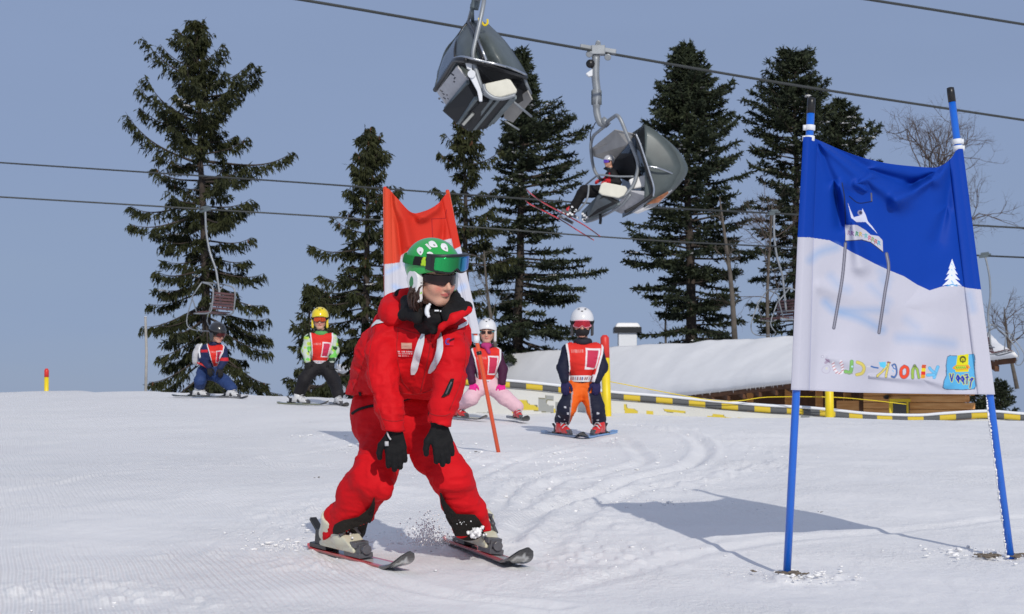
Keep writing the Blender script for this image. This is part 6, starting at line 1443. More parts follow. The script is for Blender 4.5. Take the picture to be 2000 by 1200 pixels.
# ---- child with the yellow helmet
g0 = G(584, 773); g1 = G(661, 776); Yk = 21.6; 
def snap(u, v, Y):
    p = P(u, v, Y); return np.array([p[0], Y, gz(p[0], Y)])
g0 = snap(584, 773, Yk); g1 = snap(660, 775, Yk - .3)
Hk = Head(P(625, 625, Yk), R(4), R(8), .99)
def camo(V, J):
    c = np.tile((.52, .58, .50), (len(V), 1)); n1 = vnoise(V * 22, 4); n2 = vnoise(V * 22 + 50, 5); n3 = vnoise(V * 26 + 90, 6)
    c[n1 > .18] = (.16, .55, .10); c[n2 > .30] = (.02, .05, .02); c[n3 > .35] = (.45, .62, .08); return c
kid('child with yellow helmet and green patterned jacket above black trousers on the crest', dict(neck=(627, 652), sh0=(604, 662), sh1=(649, 662), ch=(627, 682, .02), pel=(625, 708, .06), el0=(597, 685), el1=(654, 685), wr0=(601, 704, -.06), wr1=(648, 704, -.06), hip0=(615, 716, .04), hip1=(635, 716, .04), kn0=(595, 742, -.05), kn1=(652, 744, -.05)),
    Yk, .97, Hk, dict(collar=(.10, .34, .10), ear=(.72, .58, .02), glove=(.012, .012, .013)), [(g0, (.85, -.5), .2, R(3)), (g1, (.35, -.92), .2, R(-3))],
    [dict(front=.45, back=.32, w=.085, rise=.05, ts=.7, col=plain((.16, .17, .10)), label='dark ski lying across the crest under the child with the yellow helmet'),
     dict(front=.40, back=.34, w=.085, rise=.05, ts=.7, col=plain((.06, .06, .06)), label='dark ski with its tip next to the red jacket of the instructor')], 'the child with the yellow helmet',
    [((.02, -.1, -1), (-.2, -1, 0), -1), ((.0, -.1, -1), (.2, -1, 0), 1)], [(645, 604, 650), (660, 606, 651), (675, 609, 649), (690, 610, 644), (702, 609, 640), (710, 606, 638)], 95, .009,
    pants_col=lambda V: np.tile((.013, .012, .014), (len(V), 1)), jacket_col=camo, boot_mat=M['white_boot'], frame_m=M['black_plastic'], lens_c=(.75, .10, .02), helmet_c=(.80, .62, .01))

# ---- crouching child in navy with a backpack
Yk = 23.4; g0 = snap(389, 768, Yk); g1 = snap(452, 770, Yk - .3)
Hk = Head(P(425, 652, Yk - .12), R(48), R(20), .98)
def nav(V, J):
    c = np.tile((.014, .022, .075), (len(V), 1)); q = V - CAM; v = 600 - F * (-q[:, 1] * sp + q[:, 2] * cp) / (q[:, 1] * cp + q[:, 2] * sp); u = 1000 + F * q[:, 0] / q[:, 1]
    c[(np.abs(v - 686) < 2.5) & (u < 406)] = (.55, .02, .03); c[(np.abs(v - 702) < 3) & (u > 425)] = (.55, .02, .03); return c
rk, Jk, jkk, _ = kid('child in navy with black helmet and grey backpack, crouching in front of the broad spruce', dict(neck=(420, 672, -.06), sh0=(402, 682, 0), sh1=(435, 684, -.1), ch=(415, 695, -.02), pel=(404, 722, .12), el0=(396, 702, -.05), el1=(438, 704, -.18), wr0=(408, 716, -.18), wr1=(430, 718, -.25), hip0=(398, 728, .08), hip1=(415, 729, .04), kn0=(391, 744, -.10), kn1=(438, 744, -.15)),
    Yk, .93, Hk, dict(collar=(.02, .025, .07), ear=(.03, .03, .03), glove=(.012, .012, .014)), [(g0, (.93, -.35), .3, R(2)), (g1, (.80, -.6), .3, R(-2))],
    [dict(front=.40, back=.40, w=.085, rise=.04, ts=.7, col=plain((.04, .05, .05)), label='black ski pointing along the crest under the rear boot of the child in navy'),
     dict(front=.30, back=.36, w=.085, rise=.04, ts=.7, col=plain((.14, .14, .14)), label='grey ski nearer the yellow helmet child, under the front boot of the child in navy')], 'the child in navy',
    [((.25, -.3, -1), (.4, -1, 0), -1), ((.15, -.2, -1), (.5, -1, 0), 1)], [(668, 402, 432), (678, 405, 438), (690, 409, 436), (702, 412, 430), (712, 416, 424), (721, 418, 423)], 105, .009,
    pants_col=lambda V: np.tile((.022, .048, .15), (len(V), 1)), jacket_col=nav, boot_mat=M['white_boot'], frame_m=M['black_plastic'], lens_c=(.10, .01, .01), helmet_c=(.022, .022, .024))
bp_root = thing('backpack', 'grey and white backpack on the back of the crouching child in navy', 'backpack', P(387, 692, Yk + .1))
garment('bag', [(P(389, 680, Yk + .10), P(386, 706, Yk + .14), .052, .06), (P(384, 690, Yk + .1), P(384, 702, Yk + .12), .05, .055)], .03, .006, .009, M['grey_white'], bp_root, 8)
st = MB(); st.tube(curve([P(394, 672, Yk - .02), P(389, 684, Yk - .08), P(391, 702, Yk - .08), P(386, 714, Yk)], 5), .012, 6); st.build('strap', M['white_cloth'], bp_root, True)
st = MB(); st.tube(curve([P(386, 709, Yk - .02), P(396, 713, Yk - .12), P(404, 718, Yk - .14)], 5), .014, 6); st.build('red_band', M['red_paint'], bp_root, True)

# ------------------------------------------------------------------ rider on the bubble chair
def rider():
    Y = 37.9; S = lambda u, v, d=0.0: P(u, v, Y + d); s = 1.0
    root = thing('person', 'seated skier in black and red riding the bubble chair, white helmet and violet goggles', 'person', S(1190, 375))
    H = Head(S(1189, 317), R(-62), R(4), 1.0)
    J = dict(pel=S(1199, 372), ch=S(1196, 345), neck=S(1192, 330), sh=S(1198, 340), kn=S(1140, 372, -.1), an=S(1118, 412, -.1), kn2=S(1136, 378, .25), an2=S(1112, 418, .25))
    b = [(J['pel'], J['ch'], .10, .12), (J['ch'], J['neck'], .09, .05), (J['neck'], H.wor((0, -.02, -.06)), .05, .05), (J['pel'], J['kn'], .08, .06), (J['kn'], J['an'], .05, .04), (J['pel'] + (0, .2, 0), J['kn2'], .08, .06), (J['kn2'], J['an2'], .05, .04),
         (S(1198, 338, -.2), S(1205, 356, -.28), .045, .04), (S(1205, 356, -.28), S(1182, 352, -.3), .04, .03), (S(1194, 338, .2), S(1180, 352, .25), .045, .04), (S(1180, 352, .25), S(1172, 350, .1), .035, .03), (J['an'], J['an'] + (-.15, 0, .02), .04, .03)]
    body_mesh(root, b, H, J['neck'], .012)
    garment('jacket', [(J['pel'], J['ch'], .145, .16), (S(1197, 340, -.2), S(1194, 340, .2), .085, .085), (S(1198, 341, -.22), S(1208, 357, -.3), .072, .062), (S(1208, 357, -.3), S(1186, 354, -.32), .060, .05), (S(1194, 340, .2), S(1180, 354, .25), .065, .05)], .04, .01, .014, M['attr_cloth'], root, 5,
            colf=lambda V: np.where(((vnoise(V * 5, 3) > .1) & (V[:, 0] < S(1190, 0)[0] + 0) | (vnoise(V * 4 + 9, 7) > .45))[:, None], np.array([[.55, .012, .02]]), np.array([[.012, .012, .014]])))
    garment('trousers', [(J['pel'], J['kn'], .12, .10), (J['kn'], J['an'], .10, .085), (J['pel'] + (0, .2, 0), J['kn2'], .12, .10), (J['kn2'], J['an2'], .10, .085)], .04, .012, .015, M['black_cloth'], root, 6)
    head_part('helmet', H, helmet_sdf, .17, .009, M['attr_gloss'], root, lambda q: np.where((vnoise(q * 16, 2) > .25)[:, None], np.array([[.12, .12, .13]]), np.array([[.50, .50, .52]])))
    head_part('goggle_lens', H, lambda q: goggles_sdf(q, .014, .082, .104, hw=.083, hh=.037), .15, .008, M['lens'], root, lambda q: np.tile((.30, .12, .75), (len(q), 1)))
    make_gloves(root, [(S(1186, 355, -.33), (-1, 0, -.2), (0, -.5, 1), 1, .8, None), (S(1174, 352, .22), (-1, 0, -.2), (0, -.5, 1), -1, .8, None)], M['boot_red'], 1.1, .008)
    for a, dy in (((1118, 412), -.1), ((1110, 417), .25)):
        bt = MB(); bt.tube([S(a[0] + 6, a[1] - 12, dy), S(a[0] + 3, a[1] + 1, dy)], [.075, .065], 10); bt.tube([S(a[0] + 5, a[1] + 3, dy), S(a[0] - 12, a[1] - 3, dy)], [.055, .045], 10); bt.build('boot', M['boot_red'], root, True)
    bt = MB(); rng = np.random.default_rng(1)
    for a, dy in (((1118, 412), -.1), ((1110, 417), .25), ((1140, 425), .1)):
        for k in range(8): bt.box(S(a[0] + rng.uniform(-12, 10), a[1] + rng.uniform(-8, 8), dy - .07), .05, .03, .04)
    bt.build('buckle', M['white_cloth'], root)
    for i, (pts, c, lab) in enumerate([([(1027, 370), (1038, 380), (1060, 396), (1100, 418), (1140, 440), (1172, 462)], (.45, .03, .04), 'upper red edged ski hanging under the bubble chair rider'), ([(1026, 392), (1036, 400), (1060, 412), (1095, 430), (1130, 452), (1160, 470)], (.55, .03, .04), 'lower red edged ski hanging under the bubble chair rider')]):
        k = thing('ski', lab, 'ski', S(*pts[2]), 'skis of the chairlift rider'); cc = curve([S(a, b_, (-.1 if i == 0 else .25)) for a, b_ in pts], 6); V = []; C = []; n = len(cc)
        for j, q in enumerate(cc):
            w_ = .042 * (1 if 3 < j < n - 2 else .7)
            for (dy, dz) in ((-w_, -.008), (w_, -.008), (w_, .014), (-w_, .014)): V.append(q + (0, dy, dz)); C.append(c if (j // 3) % 3 else (.10, .02, .02))
        Fc = [(j * 4 + a, j * 4 + (a + 1) % 4, j * 4 + 4 + (a + 1) % 4, j * 4 + 4 + a) for j in range(n - 1) for a in range(4)] + [(0, 1, 2, 3), (4 * n - 1, 4 * n - 2, 4 * n - 3, 4 * n - 4)]
        meshobj('blade', V, Fc, M['attr_gloss'], k, False, cols=np.array(C)); bi = MB(); m_ = cc[int(n * .62)]; bi.box(m_ + (.05, 0, .05), .35, .07, .06, np.array(Matrix.Rotation(R(28), 3, 'Y'))); bi.build('binding', M['grey_plastic'], k)
rider()
# ------------------------------------------------------------------ slalom gates with printed banners
class Ink:
    """colours of a printed cloth, given on its own flat design grid (u right, v down)"""
    def __init__(s, U, V, base): s.U, s.V = U, V; s.C = np.tile(np.array(base, float), U.shape + (1,))
    def mix(s, m, c): s.C = s.C * (1 - m[..., None]) + np.array(c) * m[..., None]
    def inside(s, poly):
        p = np.array(poly, float); n = len(p); ins = np.zeros(s.U.shape, bool); j = n - 1
        for i in range(n):
            xi, yi = p[i]; xj, yj = p[j]
            c = ((yi > s.V) != (yj > s.V)) & (s.U < (xj - xi) * (s.V - yi) / (yj - yi + 1e-12) + xi); ins ^= c; j = i
        return ins
    def poly(s, poly, c, sm=0): s.mix(s.inside(curve([(a, b, 0) for a, b in list(poly) + [poly[0]]], 6)[:, :2] if sm else poly).astype(float), c)
    def dist(s, pts):
        d = np.full(s.U.shape, 1e9)
        for a, b in zip(pts[:-1], pts[1:]):
            bx, by = b[0] - a[0], b[1] - a[1]; h = np.clip(((s.U - a[0]) * bx + (s.V - a[1]) * by) / (bx * bx + by * by + 1e-9), 0, 1)
            d = np.minimum(d, np.hypot(s.U - a[0] - h * bx, s.V - a[1] - h * by))
        return d
    def line(s, pts, w, c, soft=0.6, sm=0, a=1.0):
        if sm: pts = [tuple(q[:2]) for q in curve([(x, y, 0) for x, y in pts], 6)]
        s.mix(np.clip((w / 2 + soft / 2 - s.dist(pts)) / soft, 0, 1) * a, c)
    def dot(s, x, y, r, c, soft=.6): s.mix(np.clip((r + soft / 2 - np.hypot(s.U - x, s.V - y)) / soft, 0, 1), c)
def banner_blue():
    pL0 = P(1585, 192, 7.53); bL = G(1537, 1119); pL0[1] += 0.0; pR0 = P(1856, 172, 8.02); bR = G(1974, 1088)
    YL, YR = bL[1], bR[1]; pL0 = P(1585, 192, YL); pR0 = P(1856, 172, YR)
    for nm, t, b, lab in (('gate_pole', pL0, bL, 'upright blue pole holding the edge of the blue banner'), ('gate_pole', pR0, bR, 'leaning blue pole with black cap on the outer side of the blue banner')):
        r = thing(nm, lab, 'pole', b, 'blue poles of the near gate'); d = nrm(t - b)
        m = MB(); m.tube([b - d * .12, (t + b) / 2, t - d * .06], .0165, 18); m.build('shaft', M['blue_pole'], r, True)
        m = MB(); m.tube([t - d * .065, t - d * .02, t, t + d * .003], [.0175, .0175, .0165, .008], 18); m.build('cap', M['black_plastic'], r, True)
    # snow crust on the windward side of the leaning pole
    cr = MB(); rng = np.random.default_rng(5); d = nrm(pR0 - bR); L_ = np.linalg.norm(pR0 - bR)
    for k in range(150):
        t = rng.uniform(.01, .36) ; q = bR + d * L_ * t + np.array([-.017 - rng.uniform(0, .004), -.004 + rng.uniform(-.008, .006), 0]); cr.chunk(q, (rng.uniform(.002, .006), .004, rng.uniform(.003, .009)), rng, 5, 4)
    cr.build('frost', M['snow_lump'], bpy.data.objects['gate_pole.001'], True)['kind'] = 'stuff'
    # cloth
    nu, nv = 430, 600
    s = np.linspace(0, 1, nu); t = np.linspace(0, 1, nv); S_, T_ = np.meshgrid(s, t)
    uL = np.interp(T_, [0, .4, 1], [1569, 1558, 1545]); uR = np.interp(T_, [0, .5, 1], [1880, 1911, 1943]); U = uL + (uR - uL) * S_
    sx = [0, .045, .09, .18, .33, .50, .68, .84, .92, .965, 1.0]; sy = [268, 268, 274, 286, 304, 318, 325, 327, 312, 293, 291]
    top = np.interp(S_, s, np.interp(s, [q[0] for q in curve([(a, b, 0) for a, b in zip(sx, sy)], 8)], [q[1] for q in curve([(a, b, 0) for a, b in zip(sx, sy)], 8)]))
    bot = np.interp(S_, [0, .1, .3, .55, .75, 1], [762, 763, 767, 769, 770, 771]); Vp = top + (bot - top) * T_
    Yb = YL + (YR - YL) * np.clip((S_ - .034) / .932, 0, 1) - .004
    f = np.zeros(S_.shape)
    def ridge(pts, w, a):
        nonlocal f
        d = np.full(U.shape, 1e9)
        for p, q in zip(pts[:-1], pts[1:]):
            bx, by = q[0] - p[0], q[1] - p[1]; h = np.clip(((U - p[0]) * bx + (Vp - p[1]) * by) / (bx * bx + by * by), 0, 1); d = np.minimum(d, np.hypot(U - p[0] - h * bx, Vp - p[1] - h * by) / (w * (.35 + .65 * h)))
        f += a * np.exp(-d ** 2)
    ridge([(1594, 285), (1640, 360), (1665, 430), (1680, 520)], 17, .022); ridge([(1598, 285), (1628, 350), (1640, 440)], 12, -.020); ridge([(1602, 280), (1690, 350), (1762, 392)], 20, .020); ridge([(1604, 276), (1690, 330), (1780, 360)], 13, -.018)
    ridge([(1866, 305), (1825, 350), (1750, 392)], 15, .026); ridge([(1866, 300), (1830, 335), (1775, 365)], 10, -.018); ridge([(1870, 315), (1850, 400), (1830, 470)], 17, -.014); ridge([(1690, 372), (1672, 360), (1700, 345)], 9, .012)
    ridge([(1875, 330), (1885, 450), (1890, 560)], 14, .010); ridge([(1600, 560), (1760, 600), (1900, 560)], 40, .010); ridge([(1700, 735), (1800, 740), (1850, 752)], 10, .010); ridge([(1620, 700), (1700, 715)], 20, .008)
    f += .010 * np.sin(U * .045 + Vp * .012) * smooth((Vp - 500) / 200) + .004 * vn2(U * .02, Vp * .012, 1.0, 4)
    edge = np.minimum((S_ - .07) / .06, (.93 - S_) / .06).clip(0, 1); f *= smooth(edge)
    f = f * 2.2 + .027 * np.sqrt(np.clip(1 - ((S_ - .034) / .050) ** 2, 0, 1)) + .027 * np.sqrt(np.clip(1 - ((S_ - .966) / .050) ** 2, 0, 1))
    Yb = Yb - f
    x = (U - 1000) / F; z = (600 - Vp) / F; dy = cp - z * sp; V3 = np.stack([x / dy * Yb, Yb, CAM[2] + (sp + z * cp) / dy * Yb], -1)
    k = Ink(U, Vp, (.004, .046, .35)); W = (.52, .52, .60); LB = (.20, .36, .62)
    k.poly([(1540, 463), (1580, 464), (1620, 470), (1650, 485), (1678, 500), (1705, 514), (1735, 528), (1765, 540), (1790, 556), (1815, 568), (1840, 560), (1868, 557), (1890, 563), (1915, 566), (1960, 568), (1960, 800), (1530, 800)], W)
    for pts, w, a in (([(1582, 508), (1600, 493), (1632, 484)], 13, .55), ([(1622, 540), (1640, 560), (1655, 566)], 14, .35), ([(1612, 590), (1632, 607), (1680, 622), (1722, 644)], 14, .6), ([(1640, 607), (1690, 606), (1728, 606)], 10, .5), ([(1700, 560), (1735, 590)], 14, .3), ([(1755, 660), (1800, 663), (1860, 672)], 18, .35), ([(1893, 575), (1900, 605)], 12, .45), ([(1722, 548), (1730, 560)], 12, .4), ([(1770, 625), (1790, 640)], 14, .25), ([(1720, 530), (1735, 545)], 14, .3)):
        k.line(pts, w, LB, soft=16, sm=1, a=a)
    # printed gate: two dark poles, cross wire, pennant and a small lettered streamer
    k.line([(1644, 358), (1650, 395), (1652, 440), (1650, 475)], 2.2, (.02, .03, .08), sm=1); k.line([(1701, 378), (1702, 393)], 3, (.12, .12, .16)); k.line([(1702, 394), (1676, 397), (1658, 384)], 1.8, (.01, .015, .05), sm=1)
    k.line([(1651, 476), (1645, 540), (1637, 590), (1628, 641)], 6.5, (.13, .13, .17), sm=1); k.line([(1651, 476), (1645, 540), (1637, 590), (1628, 641)], 2, (.32, .32, .38), sm=1)
    k.line([(1731, 496), (1735, 525), (1728, 570), (1722, 610), (1716, 650)], 6.5, (.13, .13, .17), sm=1); k.line([(1731, 496), (1735, 525), (1728, 570), (1722, 610), (1716, 650)], 2, (.32, .32, .38), sm=1)
    k.poly([(1655, 396), (1661, 412), (1667, 425), (1678, 422), (1684, 408), (1690, 420), (1694, 432), (1704, 444), (1714, 458), (1704, 448), (1690, 434), (1672, 434), (1662, 426)], (.62, .64, .78)); k.dot(1679, 416, 5, (.25, .25, .38)); k.dot(1680, 416, 3, (.05, .05, .10))
    k.poly([(1651, 439), (1674, 440), (1690, 450), (1700, 459), (1716, 462), (1723, 470), (1724, 492), (1712, 482), (1700, 473), (1682, 468), (1651, 471)], W)
    k.line([(1651, 471), (1682, 469), (1700, 474), (1712, 483), (1724, 493)], 1.6, (.03, .03, .06))
    lc = [(.3, .2, .35), (.25, .1, .3), (.02, .25, .1), (.6, .4, .05), (.2, .3, .5), (.1, .4, .4), (.5, .1, .2), (.2, .3, .1), (.4, .1, .1), (.02, .35, .5)]
    for i, (x0, y0) in enumerate([(1658, 455), (1665, 456), (1673, 457), (1680, 458), (1686, 459), (1691, 461), (1698, 465), (1704, 468), (1710, 472), (1716, 475)]):
        if i == 4: k.line([(x0 - 2, y0), (x0 + 2, y0)], 1.4, lc[i]); continue
        k.line([(x0 - 2.2, y0 + 4), (x0 - 1.5, y0 - 4), (x0 + 2, y0 - 2), (x0, y0 + 1), (x0 + 2.4, y0 + 4)], 1.7, lc[i])
    # snowy little fir
    for j in range(4):
        y = 520 + j * 11; w_ = 4 + j * 4; k.poly([(1859, y - 14), (1859 + w_ + 3, y + 6), (1859 + w_ * .5, y + 3), (1859, y + 8), (1859 - w_ * .5, y + 3), (1859 - w_ - 3, y + 6)], (.74, .78, .88)); k.line([(1859 - w_ * .6, y + 6), (1859, y + 3), (1859 + w_ * .6, y + 6)], 2.2, (.10, .35, .62)); k.line([(1858, y - 4), (1861, y + 1)], 2, (.25, .5, .75))
    # mirrored colourful lettering KINDER-CLUB seen through the cloth
    BR_, G_, RD, BL, YE, LBc, GR = (.3, .1, .12), (.30, .45, .08), (.72, .07, .03), (.06, .16, .42), (.66, .56, .14), (.16, .50, .78), (.45, .44, .50)
    def o_line(pts, w, c, oc=(.12, .12, .16), sm=1): k.line(pts, w + 1.6, oc, sm=sm); k.line(pts, w, c, sm=sm)
    o_line([(1831, 717), (1827, 728), (1824, 738)], 5.2, LBc, (.1, .3, .5)); o_line([(1826, 730), (1817, 722), (1815, 719)], 4.6, LBc, (.1, .3, .5)); o_line([(1824, 732), (1816, 733), (1811, 733)], 5, LBc, (.1, .3, .5))      # K
    for j, c in enumerate(((.60, .10, .04), (.75, .62, .04), (.66, .04, .03), (.72, .32, .03))): k.poly([(1800 - j * .6, 713 + j * 6.6), (1808 - j * .6, 713 + j * 6.6), (1807.6 - j * .6, 719.4 + j * 6.6), (1799.4 - j * .6, 719.4 + j * 6.6)], c)  # I
    o_line([(1782, 738), (1782, 724), (1786, 715), (1786, 715)], 5, G_, sm=0); o_line([(1786, 716), (1791, 722), (1794, 738)], 4.2, G_, sm=0); k.line([(1785, 716), (1789, 717)], 3, (.15, .2, .05))      # N
    o_line([(1766, 716), (1760, 722), (1760, 734), (1766, 737), (1772, 732), (1772, 720), (1766, 716)], 5.4, RD)    # D
    o_line([(1742, 714), (1747, 712), (1750, 718), (1751, 730), (1747, 737), (1741, 736)], 1.9, BL); k.line([(1742, 714), (1745, 720), (1750, 722)], 2, BL); k.line([(1743, 724), (1745, 727)], 2, (.25, .45, .65))    # E
    o_line([(1735, 709), (1732, 724), (1730, 736)], 3.6, YE); o_line([(1731, 716), (1722, 727), (1713, 735)], 3.6, YE); k.poly([(1716, 708), (1729, 707), (1730, 716), (1726, 720), (1718, 716)], (.12, .55, .78)); k.line([(1733, 708), (1738, 709)], 3, (.3, .14, .1))   # R
    k.line([(1701, 716), (1707, 718), (1714, 719)], 3, BL); k.line([(1693, 716), (1698, 716)], 2.5, (.60, .60, .64))     # hyphen, a paint brush
    o_line([(1674, 708), (1683, 712), (1687, 720), (1683, 729), (1673, 732)], 5.2, YE, (.35, .3, .12))     # C
    o_line([(1663, 707), (1662, 722), (1659, 728), (1651, 726)], 6.0, (.22, .48, .14), (.1, .25, .1)); k.dot(1664, 716, 2, (.5, .75, .8)); k.line([(1650, 730), (1664, 730)], 1.6, (.3, .3, .25))   # L
    k.line([(1642, 706), (1645, 718), (1644, 728), (1636, 728), (1629, 720), (1627, 708)], 5, (.72, .70, .74), sm=1)
    for (x0, y0) in ((1642, 708), (1644, 713), (1645, 718), (1645, 724), (1640, 729), (1634, 728), (1630, 722), (1628, 716), (1627, 710)): k.line([(x0 - 2.4, y0 + 1.5), (x0 + 2.4, y0 - 1.5)], 1.4, (.45, .08, .10))  # U, a candy cane
    k.line([(1615, 713), (1607, 718), (1605, 725), (1610, 729), (1617, 729), (1621, 723), (1619, 716), (1615, 713)], 1.6, (.45, .43, .52), sm=1); k.line([(1612, 709), (1618, 704)], 5, (.38, .32, .42)); k.line([(1613, 702), (1620, 707)], 2.4, (.3, .2, .3)); k.dot(1614, 720, 2.4, (.58, .57, .5)); k.dot(1606, 697, 3.2, (.42, .42, .5)); k.dot(1606, 697, 1.4, (.62, .62, .7))  # B
    # badge
    k.poly([(1849, 697), (1854, 694), (1870, 695), (1903, 691), (1905, 700), (1904, 735), (1906, 755), (1903, 761), (1880, 763), (1845, 761), (1840, 757), (1842, 745), (1847, 733), (1846, 715)], (.10, .16, .26))
    k.poly([(1850, 698), (1855, 695.5), (1870, 696), (1902, 692.5), (1903.5, 700), (1902.5, 735), (1904.5, 755), (1901, 759.5), (1880, 761), (1846, 759.5), (1842, 756), (1844, 745), (1849, 733), (1848, 715)], (.10, .40, .68))
    k.poly([(1869.5, 694.5), (1891.5, 692), (1891, 713), (1866.5, 715)], (.68, .64, .02)); k.poly([(1862, 715), (1893, 713), (1891, 727), (1866, 727)], (.68, .56, .02))
    k.poly([(1859, 719), (1865, 714), (1890, 713), (1895, 718), (1890, 722), (1870, 724), (1863, 722)], (.74, .30, .03)); k.poly([(1863, 718), (1868, 715), (1887, 715), (1888, 720), (1868, 722)], (.48, .60, .06)); k.poly([(1887, 715), (1890, 718), (1888, 721)], (.6, .02, .02))
    for j in range(5): k.line([(1867 + j * 4, 717), (1869 + j * 4, 720)], 1.5, (.12, .28, .04))
    k.dot(1880, 702, 6.5, (.10, .10, .02)); k.dot(1880, 703, 3.6, (.62, .58, .02)); k.line([(1880, 703), (1880, 709)], 2.2, (.10, .10, .02)); k.line([(1875, 707), (1885, 707)], 1.2, (.10, .10, .02))
    wd = [[(1855, 731), (1858, 745), (1861, 731)], [(1870, 733), (1867, 739), (1871, 745), (1874, 739), (1870, 733), (1872, 747)], [(1879, 735), (1876, 741), (1880, 746), (1883, 741), (1879, 735), (1882, 750)], [(1884, 733), (1889, 732), (1888, 750)], [(1886, 738), (1891, 737)], [(1894, 743), (1898, 739)], [(1900, 740), (1896, 746), (1894, 757)]]
    for p_ in wd: k.line(p_, 5.0, (.60, .62, .05))
    for p_ in wd: k.line(p_, 2.7, (.02, .04, .40))
    # hems and seams
    k.mix((np.abs(S_ - .088) < .0025).astype(float) * .25, (.02, .05, .3)); k.mix((np.abs(S_ - .912) < .0025).astype(float) * .15, (.02, .05, .3)); k.mix((T_ > .992).astype(float) * .3, (.4, .4, .5))
    I = np.arange(nu * nv).reshape(nv, nu); Fc = np.stack([I[:-1, :-1], I[1:, :-1], I[1:, 1:], I[:-1, 1:]], -1).reshape(-1, 4)
    root = thing('banner', 'blue and white gate banner with mirrored colourful lettering, tied between two blue poles', 'banner', V3[nv // 2, nu // 2], 'gate banners')
    cl = meshobj('cloth', V3.reshape(-1, 3), Fc, M['attr_flag'], root, True, cols=k.C.reshape(-1, 3)); q = cl.modifiers.new('t', 'SOLIDIFY'); q.thickness = .002; q.offset = 1
    # velcro ties at the upper corners
    for (u, v, Y, top_, b_) in ((1582, 250, YL, pL0, bL), (1579, 271, YL, pL0, bL), (1866, 277, YR, pR0, bR), (1868, 290, YR, pR0, bR)):
        d = nrm(top_ - b_); c = top_ + (b_ - top_) * ((top_[2] - P(u, v, Y)[2]) / (top_[2] - b_[2])); m = MB(); m.tube([c - d * .012, c - d * .010, c + d * .010, c + d * .012], [.020, .0225, .0225, .020], 16); m.box(c + np.array([-.024 if u < 1700 else .022, -.004, 0]), .012, .012, .022)
        m.build('tie', M['white_cloth'], root, True)
banner_blue()
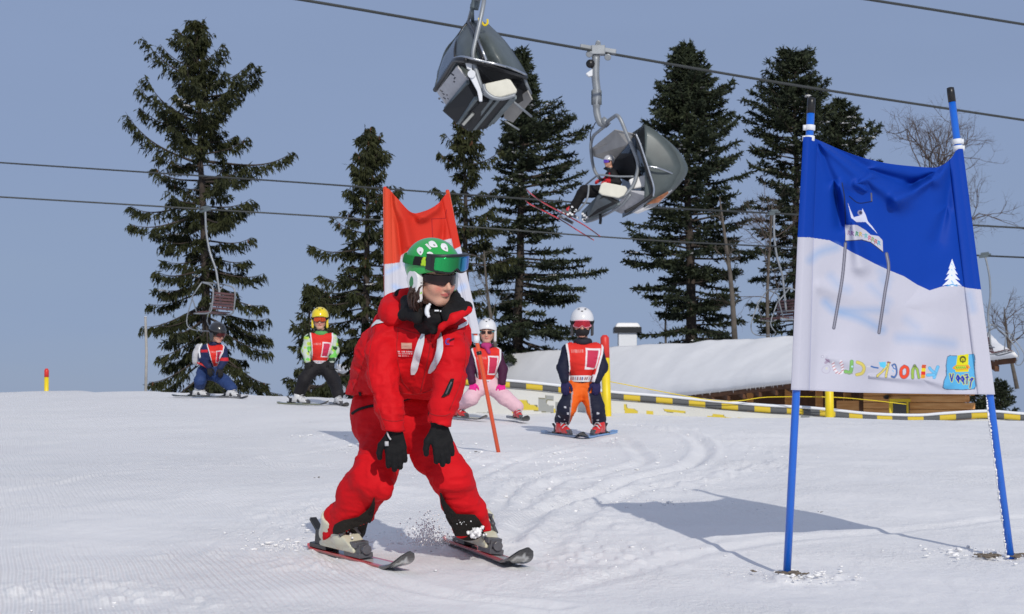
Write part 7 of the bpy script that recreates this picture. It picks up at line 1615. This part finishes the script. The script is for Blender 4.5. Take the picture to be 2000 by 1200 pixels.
def banner_red():
    Yp = G(974, 886)[1]; bR = G(974, 886); tR = P(874, 374, Yp); bL = G(757, 890); tL = P(752, 368, bL[1] ); YL = bL[1]
    for t, b, lab in ((tR, bR, 'leaning orange pole between the instructor and the child in pink'), (tL, bL, 'orange pole hidden behind the instructor at the far edge of the red banner')):
        r = thing('gate_pole', lab, 'pole', b, 'orange poles of the far gate'); d = nrm(t - b); m = MB(); m.tube([b - d * .1, (b + t) / 2, t], .0165, 16); m.build('shaft', M['orange_pole'], r, True)
        m = MB(); m.tube([t, t + d * .012], [.017, .010], 12); m.build('cap', M['red_paint'], r, True)
        if t is tR:
            c = b + (t - b) * ((P(934, 690, Yp)[2] - b[2]) / (t[2] - b[2])); m = MB(); m.tube([c - d * .014, c + d * .014], .021, 12); m.build('clamp', M['black_plastic'], r, True)
    nu, nv = 200, 300; s = np.linspace(0, 1, nu); t = np.linspace(0, 1, nv); S_, T_ = np.meshgrid(s, t)
    uL = 751 + 0 * T_; uR = 876 + 62 * T_; U = uL + (uR - uL) * S_
    tc_ = curve([(0, 369, 0), (.07, 370, 0), (.2, 388, 0), (.42, 415, 0), (.62, 413, 0), (.82, 400, 0), (.95, 381, 0), (1, 378, 0)], 8); top = np.interp(S_, tc_[:, 0], tc_[:, 1]); bot = 652 + 0 * S_; Vp = top + (bot - top) * T_
    Yb = YL + (Yp - YL) * np.clip((S_ - .04) / .92, 0, 1); f = np.zeros(S_.shape)
    for pts, w, a in (([(760, 378), (790, 430), (800, 480)], 9, .035), ([(757, 380), (775, 440), (785, 520)], 6, -.03), ([(768, 378), (800, 410), (830, 425)], 8, .03), ([(872, 388), (850, 410), (820, 428)], 8, .04), ([(874, 395), (868, 440), (860, 480)], 7, -.025), ([(765, 400), (770, 500), (775, 600)], 8, .02)):
        d = np.full(U.shape, 1e9)
        for p, q in zip(pts[:-1], pts[1:]):
            bx, by = q[0] - p[0], q[1] - p[1]; h = np.clip(((U - p[0]) * bx + (Vp - p[1]) * by) / (bx * bx + by * by), 0, 1); d = np.minimum(d, np.hypot(U - p[0] - h * bx, Vp - p[1] - h * by) / w)
        f += a * np.exp(-d ** 2)
    f *= smooth((np.minimum(S_, 1 - S_) - .10) / .08); f = f * 1.3 + .024 * np.sqrt(np.clip(1 - ((S_ - .04) / .06) ** 2, 0, 1)) + .024 * np.sqrt(np.clip(1 - ((S_ - .96) / .06) ** 2, 0, 1)); Yb = Yb - f
    x = (U - 1000) / F; z = (600 - Vp) / F; dy = cp - z * sp; V3 = np.stack([x / dy * Yb, Yb, CAM[2] + (sp + z * cp) / dy * Yb], -1)
    k = Ink(U, Vp, (.60, .035, .020)); k.mix(smooth((790 - U) / 25) * .5, (.74, .11, .05)); W = (.56, .56, .62)
    k.poly([(740, 518), (765, 515), (780, 513), (783, 500), (795, 492), (805, 480), (815, 492), (825, 500), (860, 500), (880, 492), (896, 483), (950, 470), (960, 670), (740, 670)], W)
    for pts, w in (([(757, 532), (775, 522)], 8), ([(790, 508), (806, 500)], 4), ([(790, 516), (806, 512)], 4), ([(893, 492), (900, 498)], 8), ([(888, 570), (905, 560)], 12), ([(770, 560), (790, 570)], 10)): k.line(pts, w, (.35, .50, .80), soft=8, a=.6)
    k.line([(843, 428), (870, 427), (872, 410)], 1.2, (.25, .01, .02)); k.line([(843, 428), (845, 470)], 1.2, (.25, .01, .02)); k.poly([(866, 470), (882, 466), (886, 486), (872, 482)], W); k.line([(874, 474), (880, 476)], 1.5, (.3, .3, .35)); k.line([(875, 479), (881, 480)], 1.5, (.3, .3, .35))
    k.line([(885, 500), (905, 560), (920, 640)], 1.0, (.35, .35, .42), a=.7)
    I = np.arange(nu * nv).reshape(nv, nu); Fc = np.stack([I[:-1, :-1], I[1:, :-1], I[1:, 1:], I[:-1, 1:]], -1).reshape(-1, 4)
    root = thing('banner', 'red and white gate banner rising behind the head of the instructor', 'banner', V3[nv // 2, nu // 2], 'gate banners')
    cl = meshobj('cloth', V3.reshape(-1, 3), Fc, M['attr_flag'], root, True, cols=k.C.reshape(-1, 3)); q = cl.modifiers.new('t', 'SOLIDIFY'); q.thickness = .002; q.offset = 1
    for v in (663,):
        c = bR + (tR - bR) * ((P(930, v, Yp)[2] - bR[2]) / (tR[2] - bR[2])); m = MB(); m.tube([c + (0, 0, .03), c - (0, 0, .03)], .023, 12); m.build('tie', M['white_cloth'], root, True)
banner_red()
def grit():
    mb = MB(); rng = np.random.default_rng(12)
    for (u, v, n, su, sv) in ((1545, 1123, 70, 26, 3), (1925, 1088, 60, 22, 4), (1985, 1088, 25, 12, 3), (978, 887, 14, 10, 1.5), (1603, 1002, 4, 6, 1), (620, 934, 5, 8, 1), (930, 884, 4, 8, 1), (1470, 1118, 5, 8, 2)):
        for k in range(n):
            g = G(u + rng.normal(0, su * .5), v + rng.normal(0, sv * .5), 5, 20); r = rng.uniform(.002, .009) * (1.3 if n > 20 else 1); mb.chunk(g + (0, 0, r * .2 + .004), (r * rng.uniform(1, 2.2), r, r * .5), rng, 5, 4)
    setp(mb.build('dirt', mat('dirt_crumbs', (.16, .13, .10), .9, var=.4, vscale=60), smooth_=True), kind='stuff')
grit()
